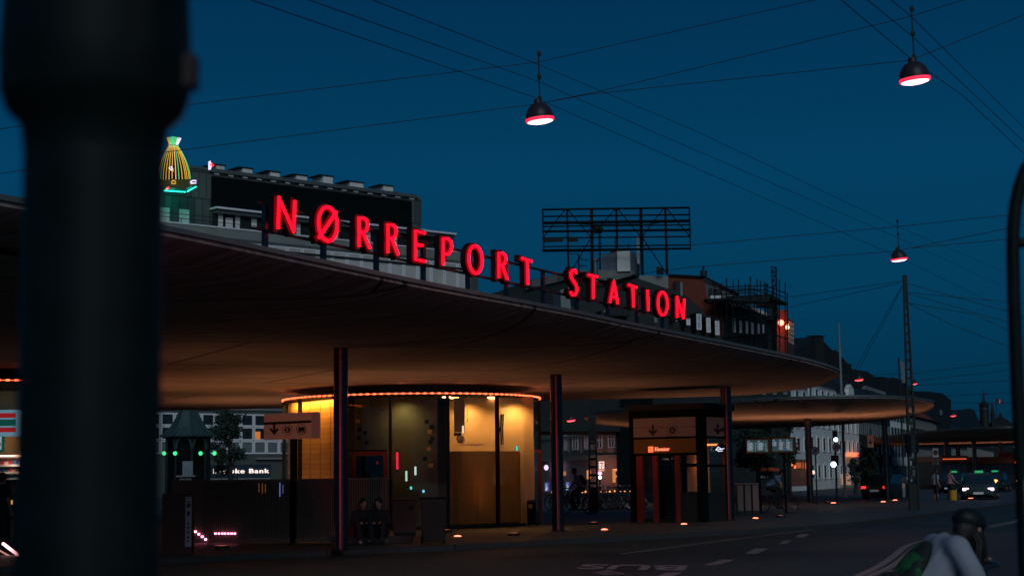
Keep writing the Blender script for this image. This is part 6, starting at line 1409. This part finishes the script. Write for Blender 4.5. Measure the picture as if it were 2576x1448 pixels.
# dark low wall of cargo stands behind the row
cb_ = P(1450, 1200, 62); bicycle('bicycle ridden by the person with the square backpack', (cb_.x, cb_.y, 0), radians(176))
def rider(z=0.0): return J_(pel=(-.20,0,1.02), che=(.0,0,1.36), nek=(.05,0,1.52), hed=(.10,0,1.67), el1=(.12,.27,1.20), ha1=(.24,.28,1.06), elm1=(.12,-.27,1.20), ham1=(.24,-.28,1.06), kn1=(.20,.1,.72), an1=(.07,.12,.26), knm1=(.14,-.1,.88), anm1=(-.10,-.12,.50))
person('cyclist in a pale shirt with a large dark square backpack, facing left', (cb_.x, cb_.y, 0), radians(176), rider(), 'cloth_white', 'cloth_dark', pack='cloth_dark')
cb2 = P(1948, 1200, 60); bicycle('bicycle under the blue shirted rider', (cb2.x, cb2.y, 0), radians(-14))
person('cyclist in a light blue shirt bent forward, right of the pale bins', (cb2.x, cb2.y, 0), radians(-14), J_(pel=(-.22,0,1.0), che=(.06,0,1.26), nek=(.16,0,1.38), hed=(.27,0,1.48), el1=(.22,.26,1.12), ha1=(.24,.28,1.06), elm1=(.22,-.26,1.12), ham1=(.24,-.28,1.06), kn1=(.20,.1,.72), an1=(.07,.12,.26), knm1=(.14,-.1,.88), anm1=(-.10,-.12,.50), face=(1,0,-.3)), 'cloth_blue', 'cloth_dark')
# foreground cyclist
M['packcloth'] = mat('green_flecked_pack', (.012,.02,.016), .8); nt = M['packcloth'].node_tree
tc = nt.nodes.new('ShaderNodeTexCoord'); vz = nt.nodes.new('ShaderNodeTexNoise'); vz.inputs['Scale'].default_value = 11; rp = nt.nodes.new('ShaderNodeValToRGB')
rp.color_ramp.elements[0].position = .50; rp.color_ramp.elements[0].color = (.010,.016,.016,1); rp.color_ramp.elements[1].position = .57; rp.color_ramp.elements[1].color = (.012,.12,.035,1)
nt.links.new(tc.outputs['Object'], vz.inputs['Vector']); nt.links.new(vz.outputs['Fac'], rp.inputs[0]); nt.links.new(rp.outputs[0], nt.nodes['Principled BSDF'].inputs['Base Color'])
f0 = P(2425, 1400, 10.2); FR = radians(8)
fx = f0.x-.20; fy = f0.y
bicycle('bicycle under the foreground rider, mostly below the picture edge', (fx, fy, RZ), FR)
fgc = person('foreground cyclist in white t-shirt and dark helmet leaning forward, bottom right corner', (fx, fy, RZ), FR,
  J_(pel=(-.16,0,.74), che=(.09,0,1.07), nek=(.16,0,1.16), hed=(.25,.0,1.25), el1=(.30,.28,.86), ha1=(.40,.27,.98), elm1=(.20,-.30,.86), ham1=(.12,-.28,.62), kn1=(.20,.1,.60), an1=(.07,.12,.22), knm1=(.22,-.1,.72), anm1=(-.06,-.12,.40), face=(1,.55,-.35)),
  'cloth_white', 'cloth_dark', vox=.010, sleeve=.62, pack='packcloth', hairlen=.20, cap_=True)
fgc.scale = (1.0,)*3
# pedestrians at the right
p_ = P(2352, 1200, 83); person('pedestrian in white t-shirt and dark shorts standing by the far columns', (p_.x, p_.y, RZ), radians(20), J_(ha1=(.16,.24,.98), el1=(-.05,.25,1.12), hed=(.03,0,1.63)), 'cloth_white', 'cloth_dark', shorts=True)
p_ = P(2388, 1200, 84); person('pedestrian in pink sleeved top reaching towards the yellow bin', (p_.x, p_.y, RZ), radians(15), J_(elm1=(.12,-.24,1.12), ham1=(.36,-.26,.95), el1=(.12,.22,1.1), ha1=(.34,.20,.95), knm1=(.12,-.1,.5), anm1=(.02,-.1,.09), an1=(-.12,.1,.12), kn1=(-.0,.1,.52)), 'cloth_pink', 'cloth_dark')
p_ = P(6, 1200, 36.6); person('person with dark hair seen in front of the lit shop shelves, far left', (p_.x, p_.y, 0), radians(60), J_(), 'cloth_dark', 'cloth_dark')
# ---------------------------------------------------------------- bins, boxes
def wheelie(label, u, vb, h, w_, mat_='plastic', rz=.1):
    g = G(u, vb, 0); t = thing('wheelie_bin', label, 'bin', g); g0 = g
    def ring(wx, wy, z): R = Matrix.Rotation(rz, 3, 'Z'); return [g0+R@V((x*wx/2, y*wy/2, z)) for x, y in ((-1,-1),(1,-1),(1,1),(-1,1))]
    r0 = ring(w_*.80, w_*.75, .06); r1 = ring(w_, w_, h-.06); MB().hexa(r0+r1).build('tub', M[mat_], t, bevel=.015)
    MB().hexa(ring(w_*1.06, w_*1.05, h-.058)+ring(w_*1.0, w_*.9, h)).build('lid', M[mat_], t, bevel=.012)
    R = Matrix.Rotation(rz, 3, 'Z')
    for s in (-1,1): MB().lathe(g0+R@V((s*w_*.42, w_*.42, .10)), [(0,-.025),(.10,-.025),(.10,.025),(0,.025)], 16, M=R@Matrix.Rotation(pi/2, 3, 'Y')).build('wheel', M['rubber'], t)
    MB().tube([g0+R@V((-w_*.4, w_*.58, h-.10)), g0+R@V((w_*.4, w_*.58, h-.10))], .015, 6).build('handle', M['plastic'], t)
    return t
wheelie('dark wheelie bin in front of the glass pavilion', 1090, 1367, 1.06, .60)
g = G(1018, 1346, 0); t = thing('utility_cabinet', 'dull red cabinet between the seated people and the wheelie bin', 'cabinet', g)
MB().box(g+V((0,0,.50)), (.60,.40,.84), .05).build('body', M['redbin'], t, bevel=.01); MB().box(g+V((0,0,.95)), (.66,.46,.05), .05).build('lid', M['redbin'], t, bevel=.008); MB().box(g+V((0,0,.04)), (.56,.36,.08), .05).build('plinth', M['metal_dark'], t)
MB().box(g+V((.2,-.205,.72)), (.12,.012,.09), .05).build('lock_plate', M['metal_dark'], t)
g = G(1337, 1322, 0); t = thing('litter_bin', 'slim dark litter bin with small yellow label beside the pavilion', 'bin', g)
MB().box(g+V((0,0,.38)), (.26,.26,.70)).build('body', M['black'], t, bevel=.015); MB().box(g+V((0,0,.76)), (.28,.28,.04)).build('lid', M['metal_dark'], t); MB().box(g+V((-.03,-.132,.60)), (.12,.006,.12)).build('yellow_label', mat('label_yellow', (.35,.22,.05), .6), t)
for k, u in enumerate((1859, 1878, 1897)):
    g = P(u, 1200, 58); g.z = 0; t = thing('tall_waste_bin', '%s of three tall pale fronted waste bins right of the kiosk column' % ('leftmost','middle','rightmost')[k], 'bin', g, 'three tall waste bins')
    MB().box(g+V((0,0,.55)), (.25,.3,1.1)).build('body', M['plastic'], t); MB().box(g+V((0,-.156,.62)), (.20,.01,.90)).build('pale_front', M['greypanel'], t)
    b = MB().box(g+V((0,0,1.125)), (.27,.32,.05)); b.build('lid', M['greypanel'], t, bevel=.01)
g = P(2395, 1200, 82); g.z = RZ; t = thing('yellow_bin', 'small yellow bin the pedestrian reaches towards', 'bin', g); MB().lathe(g, [(.16,0),(.18,.05),(.18,.62),(.15,.64)], 16).build('tub', M['yellow'], t, smooth=True); MB().lathe(g, [(.19,.641),(.19,.70),(.05,.73),(0,.73)], 16).build('lid', M['metal_dark'], t)
# ---------------------------------------------------------------- departure screens
scol = [(.05,.35,.8),(.8,.3,.08),(.75,.08,.06),(.1,.6,.5)]
SE = [emis('screen_text', (.5,.62,.68), .55)]+[emis('screen_mark', c_, .75) for c_ in scol]
for i, (x0, y0, x1, y1, d_) in enumerate(((236,157,516,322,60),(524,144,806,314,59.6))):
    SPn = PLu(c3r(x0,0)[0], d_+.4, c3r(x1,0)[0], d_-.2)
    t = thing('departure_screen', ('left departure screen with two columns of lines','right departure screen with three columns of lines')[i]+' on a dark stand', 'screen', SPn.pt(*c3r((x0+x1)/2, y1)))
    b = MB(); b.pbox(SPn, *c3r(x0,y0), *c3r(x1,y1), -.12, 0); b.build('frame', mat('screen_frame', (.12,.06,.03), .6), t)
    b = MB(); b.pbox(SPn, *c3r(x0+20,y0+17), *c3r(x1-18,y1-17), .001, .006); b.build('display', emis('display_glow', (.030,.060,.070), .8), t)
    cols3 = [(x0+26, x0+32), (x0+145, x0+150)] if i == 0 else [(x0+30,x0+34),(x0+105,x0+110),(x0+188,x0+193)]
    bars = [MB() for _ in range(5)]
    for ci, (cx, tx) in enumerate(cols3):
        wcol = 105 if i == 0 else 62
        bars[0].pbox(SPn, *c3r(cx,y0+22), *c3r(cx+20,y0+28), .0065, .009)
        nrow = (12,11)[ci] if i == 0 else (7,12,12)[ci]
        for r_ in range(nrow):
            y = y0+42+r_*8.2
            if y > y1-28: break
            bars[1+((r_*7+ci*3+i) % 4 if (r_+ci) % 3 else 0)].pbox(SPn, *c3r(cx-4,y), *c3r(cx+5,y+5.4), .0065, .009)
            bars[0].pbox(SPn, *c3r(cx+9,y+1), *c3r(cx+9+wcol*(.35+.3*((r_*37+ci*11) % 10)/10),y+4), .0065, .009)
            if i == 0 or ci: bars[0].pbox(SPn, *c3r(cx+wcol*.85,y+1), *c3r(cx+wcol*.93,y+4), .0065, .009)
    bars[0].pbox(SPn, *c3r(x1-42,y1-30), *c3r(x1-26,y1-25), .0065, .009)
    for k, b in enumerate(bars):
        if b.v: tag(b.build('screen_lines', SE[k], t), kind='stuff')
    MB().tube([SPn.pt(*c3r((x0+x1)/2,y1-5), -.10), V((*SPn.pt(*c3r((x0+x1)/2,y0), -.10).xy, 0))], .04, 6).build('stand', M['black'], t)
# ---------------------------------------------------------------- traffic signals and signs
def c3b(x, y): return ((2900+x/2.897)/1.5904, (1350+y/2.897)/1.5904)
TS = PLu(2040, 75, 2110, 75)
t = thing('traffic_signal', 'traffic signal with two white lights and a no turn roundel, right of the thin column', 'traffic signal', V((TS.pt(*c3b(1272,1300)).x, TS.pt(*c3b(1272,1300)).y, 0)))
a, zt_ = TS.sz(*c3b(1272,1080)); MB().tube([TS.w(a,0,-.1), TS.w(a,zt_-.02,-.1)], .05, 8).build('pole', M['metal_dark'], t)
b = MB(); b.pbox(TS, *c3b(1245,1078), *c3b(1298,1198), -.08, .12); b.build('signal_head', M['black'], t)
b = MB(); b.pbox(TS, *c3b(1228,1362), *c3b(1312,1475), -.08, .12); b.build('signal_head', M['black'], t)
wl = emis('cold_signal_light', (.55,.8,1), 5)
for x, y, r in ((1275,1180,.10),(1250,1467,.13)): MB().lathe(TS.pt(*c3b(x,y), .125), [(0,.02),(r*.7,.015),(r,0)], 16, M=Matrix.Rotation(pi/2, 3, 'X')).build('signal_light', wl, t)
def roundel(t, pl, cv, x, y, r, off, arrow_=True):
    u, v = cv(x, y); b = MB(); ppx = r
    b.ppoly(pl, [(u+r*cos(2*pi*k/24), v+r*sin(2*pi*k/24)) for k in range(24)], off-.02, off); pnl = b.build('sign_disc', mat('roundel_blue', (.10,.15,.19), .6), t)
    b = MB(); ringm(b, pl, u, v, r*1.02, off+.001, r*.2, 24, .006); b.build('red_ring', mat('roundel_red', (.22,.03,.03), .6), t)
    if arrow_:
        b = MB(); b.ppoly(pl, [(u-r*.3,v+r*.6),(u-r*.3,v-r*.25),(u+r*.15,v-r*.25),(u+r*.15,v-r*.55),(u+r*.55,v-r*.1),(u+r*.15,v+r*.3),(u+r*.15,v),(u-r*.05,v),(u-r*.05,v+r*.6)], off+.001, off+.006); b.build('arrow_mark', M['signink'], t)
        b = MB(); b.ppoly(pl, [(u-r*.6,v-r*.5),(u-r*.5,v-r*.6),(u+r*.6,v+r*.5),(u+r*.5,v+r*.6)], off+.0065, off+.009); b.build('slash', mat('slash_red', (.22,.03,.03), .6), t)
roundel(t, TS, c3b, 1280, 1267, 9.8, .13)
q = TS.pt(*c3b(1035,1310)); t = thing('round_sign_post', 'round traffic sign half hidden behind the thin column', 'traffic sign', V((q.x+.05, q.y, 0)))
MB().tube([V((q.x+.05,q.y+.05,0)), V((q.x+.05,q.y+.05,q.z+.1))], .035, 8).build('pole', M['metal_dark'], t); roundel(t, TS, c3b, 1035, 1310, 10, .13)
# signal by the lattice pole
TS2 = PLu(1490, 105, 1530, 105); q = TS2.pt(*cr3(1127,540))
t = thing('traffic_signal', 'traffic signal with a red and two white lights beside the lattice pole', 'traffic signal', V((q.x, q.y, 0)))
MB().tube([V((q.x,q.y+.1,0)), V((q.x,q.y+.1,q.z))], .05, 8).build('pole', M['metal_dark'], t)
b = MB(); b.pbox(TS2, *cr3(1098,478), *cr3(1158,620), -.08, .1); b.build('signal_head', M['black'], t)
for x, y, r, c_, s_ in ((1127,505,.12,(1,.35,.75),3),(1127,580,.11,(.6,.9,1),4),(1075,500,.10,(1,.02,.05),2)): MB().lathe(TS2.pt(*cr3(x,y), .11), [(0,.02),(r*.7,.015),(r,0)], 16, M=Matrix.Rotation(pi/2, 3, 'X')).build('signal_light', emis('signal_glow', c_, s_), t)
def c4r(x, y): return ((3400+x/2.632)/1.5904, (1500+y/2.632)/1.5904)
IS = PLu(2330, 80, 2370, 80)
for y0, y1, lb in ((770,860,'upper square sign with a dark disc on a pole, left of the pedestrians'),(876,935,'lower square sign with a faint disc under the first one')):
    t = thing('square_sign', lb, 'traffic sign', IS.pt(*c4r(900, y1))); b = MB(); b.pbox(IS, *c4r(870,y0), *c4r(930,y1), -.03, 0); b.build('panel', mat('sign_grey', (.22,.24,.25) if y0 < 800 else (.07,.09,.1), .6), t)
    u, v = c4r(898, (y0+y1)/2-3); b = MB(); b.ppoly(IS, [(u+6*cos(2*pi*k/20), v+7*sin(2*pi*k/20)) for k in range(20)], .0, .02); b.build('disc', M['signink'], t)
q = IS.pt(*c4r(900,900)); b = MB().tube([V((q.x,q.y+.06,RZ)), V((q.x,q.y+.06,IS.pt(*c4r(900,775)).z))], .04, 8); o = b.build('sign_pole', M['metal_dark']); tag(o, 'thin pole carrying the two square signs at the right', 'pole')
q = IS.pt(*c4r(565,1215)); t = thing('info_column', 'slim dark post with a pale lettered strip near the mast foot', 'post', V((q.x,q.y,0)))
b = MB(); b.pbox(IS, *c4r(540,1080), *c4r(590,1330), -.1, 0); b.build('body', M['metal_dark'], t); b = MB(); b.pbox(IS, *c4r(548,1140), *c4r(582,1278), .001, .01); b.build('pale_strip', mat('strip_grey', (.14,.18,.20), .7), t)
OS = PLu(2180, 95, 2200, 95); t = thing('hanging_sign', 'small amber sign hanging under the third canopy edge', 'sign', OS.pt(*c4r(215,750)))
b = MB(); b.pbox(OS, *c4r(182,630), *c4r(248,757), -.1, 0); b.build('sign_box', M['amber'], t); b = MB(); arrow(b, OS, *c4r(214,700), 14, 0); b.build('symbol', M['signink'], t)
MB().tube([OS.pt(*c4r(215,632), -.05), OS.pt(*c4r(215,560), -.05)], .02, 5).build('hanger', M['metal_dark'], t)
# ---------------------------------------------------------------- vehicles
def car(label, loc, rz, paint, tail=False, head=None, taxi=None):
    loc = V(loc); R = Matrix.Rotation(rz, 3, 'Z'); g = lambda p: loc+R@V(p); root = thing('parked_car' if tail else 'car', label, 'car', loc)
    secs = [(-2.15,.45,.78,.62),(-2.05,.28,.95,.80),(-1.5,.22,1.0,.86),(-.6,.2,.95,.88),(.6,.2,.95,.88),(1.3,.22,.93,.86),(2.0,.28,.80,.78),(2.18,.42,.66,.6)]
    def loft(secs, sect):
        vs = []; n = None
        for s in secs: L = sect(s); n = len(L); vs += [g(p) for p in L]
        fs = [(i*n+j, i*n+(j+1)%n, (i+1)*n+(j+1)%n, (i+1)*n+j) for i in range(len(secs)-1) for j in range(n)]
        fs += [tuple(range(n-1,-1,-1)), tuple((len(secs)-1)*n+j for j in range(n))]; return vs, fs
    b = MB(); b.add(*loft(secs, lambda s: [(s[0],-s[3]*.92,s[1]),(s[0],s[3]*.92,s[1]),(s[0],s[3],s[1]+.2),(s[0],s[3]*.99,(s[1]+s[2])/2+.1),(s[0],s[3]*.88,s[2]),(s[0],-s[3]*.88,s[2]),(s[0],-s[3]*.99,(s[1]+s[2])/2+.1),(s[0],-s[3],s[1]+.2)])); b.build('body', paint, root, smooth=True)
    cab = [(-1.75,.98,.98,.70),(-1.1,.96,1.40,.64),(-.2,.94,1.47,.64),(.35,.94,1.42,.64),(1.15,.93,.95,.70)]
    b = MB(); b.add(*loft(cab, lambda s: [(s[0],-s[3]*1.1,s[1]-.02),(s[0],s[3]*1.1,s[1]-.02),(s[0],s[3]*.98,s[2]),(s[0],-s[3]*.98,s[2])])); b.build('windows', M['darkpane'], root, smooth=True)
    b = MB(); b.add(*loft([(-1.12,1.40,1.44,.6),(-.2,1.46,1.505,.6),(.36,1.42,1.455,.6)], lambda s: [(s[0],-s[3],s[1]-.01),(s[0],s[3],s[1]-.01),(s[0],s[3]*.9,s[2]),(s[0],-s[3]*.9,s[2])])); b.build('roof', paint, root, smooth=True)
    for x in (-1.35, 1.35):
        for s in (-1, 1):
            w_ = MB().lathe(g((x,s*.80,.32)), [(0,-.09),(.27,-.1),(.32,-.08),(.32,.08),(.27,.1),(0,.09)], 22, M=R@Matrix.Rotation(pi/2, 3, 'X')).build('wheel', M['rubber'], root, smooth=True)
            MB().lathe(g((x,s*.90,.32)), [(0,-.02),(.19,-.015),(.2,.01),(0,.02)], 14, M=R@Matrix.Rotation(pi/2, 3, 'X')).build('hubcap', M['steel'], w_)
    for s in (-1, 1):
        MB().box(g((2.06,s*.62,.66)), (.22,.3,.13), rz).build('headlight', head or M['chrome'], root, bevel=.03)
        MB().box(g((-2.10,s*.62,.78)), (.14,.26,.13), rz).build('tail_light', emis('tail_glow', (1,.02,.03), 2.2) if tail else mat('tail_lens', (.25,.01,.01), .3), root, bevel=.02)
        MB().box(g((.75,s*.95,1.0)), (.10,.16,.11), rz).build('mirror', paint, root, bevel=.02)
    MB().box(g((2.19,0,.46)), (.03,.5,.11), rz).build('number_plate', M['white'], root); MB().box(g((-2.17,0,.6)), (.03,.5,.11), rz).build('number_plate', M['white'], root)
    if taxi: MB().box(g((-.1,0,1.55)), (.12,.42,.11), rz).build('roof_sign', taxi, root, bevel=.02)
    return root
pdark = mat('dark_car_paint', (.010,.016,.016), .45, 0, spec=.25); pblue = mat('pale_car_paint', (.035,.055,.06), .4, 0, spec=.3)
def cp(u, d): p = P(u, 1200, d); return (p.x, p.y, RZ)
tg = emis('green_taxi_glow', (.04,.8,.3), .45)
car('dark car with red tail lights behind the thin column', cp(2236, 88), radians(55), pdark, tail=True)
car('pale car with glaring white headlights facing the camera', cp(2462, 84), radians(-108), pblue, head=emis('headlight_glare', (1,.75,.8), 4), taxi=tg)
car('dark taxi with green roof sign, behind the pedestrians', cp(2398, 108), radians(-115), pdark, taxi=tg)
car('dark taxi with small green roof sign at the right edge of the row', cp(2502, 112), radians(-112), pdark, taxi=tg)
for u, v in ((2503,1210),): pass
# bus
bp = P(2470, 1200, 150); Rb = radians(12)
BP = PL((bp.x, bp.y), (cos(Rb), sin(Rb)))
t = thing('city_bus', 'long orange roofed city bus behind the far columns at the right', 'bus', (bp.x, bp.y, RZ))
MB().sbox(BP, -3.6, 9, RZ+.32, 2.1, -2.5, 0).build('lower_body', mat('bus_dark', (.03,.035,.035), .5), t, bevel=.08)
MB().sbox(BP, -3.55, 8.95, 2.11, 2.75, -2.48, -.02).build('orange_band', mat('bus_orange', (.42,.09,.03), .45), t, bevel=.05)
MB().sbox(BP, 3.0, 6.0, 2.76, 3.15, -2.2, -.3).build('roof_box', mat('bus_orange_box', (.45,.08,.03), .5), t, bevel=.06)
for k in range(8): MB().sbox(BP, -3.3+k*1.5, -1.95+k*1.5, 1.15, 2.0, .0, .02).build('window', M['darkpane'], t)
for x in (-2, 6): MB().lathe(BP.w(x, RZ+.5, .02), [(0,-.15),(.48,-.15),(.48,.02),(0,.03)], 20, M=Matrix.Rotation(pi/2, 3, 'X')).build('wheel', M['rubber'], t)
bp2 = P(2400, 1200, 135); B2 = PL((bp2.x, bp2.y), (1, .1))
t = thing('city_bus', 'shorter bus front with orange roof stripe right behind the pedestrians', 'bus', (bp2.x, bp2.y, RZ))
MB().sbox(B2, -1.1, 1.3, RZ+.3, 2.2, -6, 0).build('lower_body', mat('bus_dark2', (.03,.035,.035), .5), t, bevel=.08)
MB().sbox(B2, -1.08, 1.28, 2.21, 2.75, -6, -.01).build('orange_band', mat('bus_orange2', (.42,.09,.03), .45), t, bevel=.06)
MB().sbox(B2, -.9, 1.1, 1.05, 2.05, .0, .02).build('windscreen', M['darkpane'], t)
MB().sbox(B2, -.95, 1.1, 2.45, 2.5, .0, .03).build('lamp_row', emis('bus_amber', (1,.2,.08), .9), t)
for s in (-.8, 1.0): MB().sbox(B2, s-.12, s+.12, .55, .72, .0, .04).build('headlight', M['chrome'], t)
for x in (-.8, 1.0): MB().lathe(B2.w(x, RZ+.48, -1.2), [(0,-.12),(.46,-.12),(.46,.12),(0,.12)], 18, M=Matrix.Rotation(pi/2, 3, 'Y')).build('wheel', M['rubber'], t)
# small lamps seen at the right
for i, (u, v, d, c_, s_, r, lb) in enumerate(((2503,1209,100,(1,.45,.12),3,.13,'orange lamp glint right of the pale car'),(2560,1209,110,(1,.45,.15),2.5,.10,'orange lamp glint at the far right'),(2589-30,1162,140,(1,.02,.03),2.5,.2,'red lamp at the far right edge'),(2255,1219,90,(1,.02,.04),2,.12,'red light right of the dark car'),(1830,1154,52.5,(1,.0,.03),2,.05,'red light on the right edge of the kiosk column'))):
    p = P(u, v, d); t = thing('small_lamp', lb, 'lamp', V((p.x, p.y, 0 if v > 1200 else p.z)))
    MB().ell(p, (r*1.3,r,r*.8), 8).build('glow', emis('small_lamp_glow', c_, s_), t); MB().tube([p+V((0,.05,-.02)), V((p.x,p.y+.05,RZ))], .03, 5).build('stem', M['metal_dark'], t)
SC.view_settings.view_transform = 'Standard'; SC.view_settings.look = 'None'; SC.view_settings.exposure = 0; SC.view_settings.gamma = 1
SC.render.resolution_x = 1024; SC.render.resolution_y = 575
SC.render.engine = 'CYCLES'
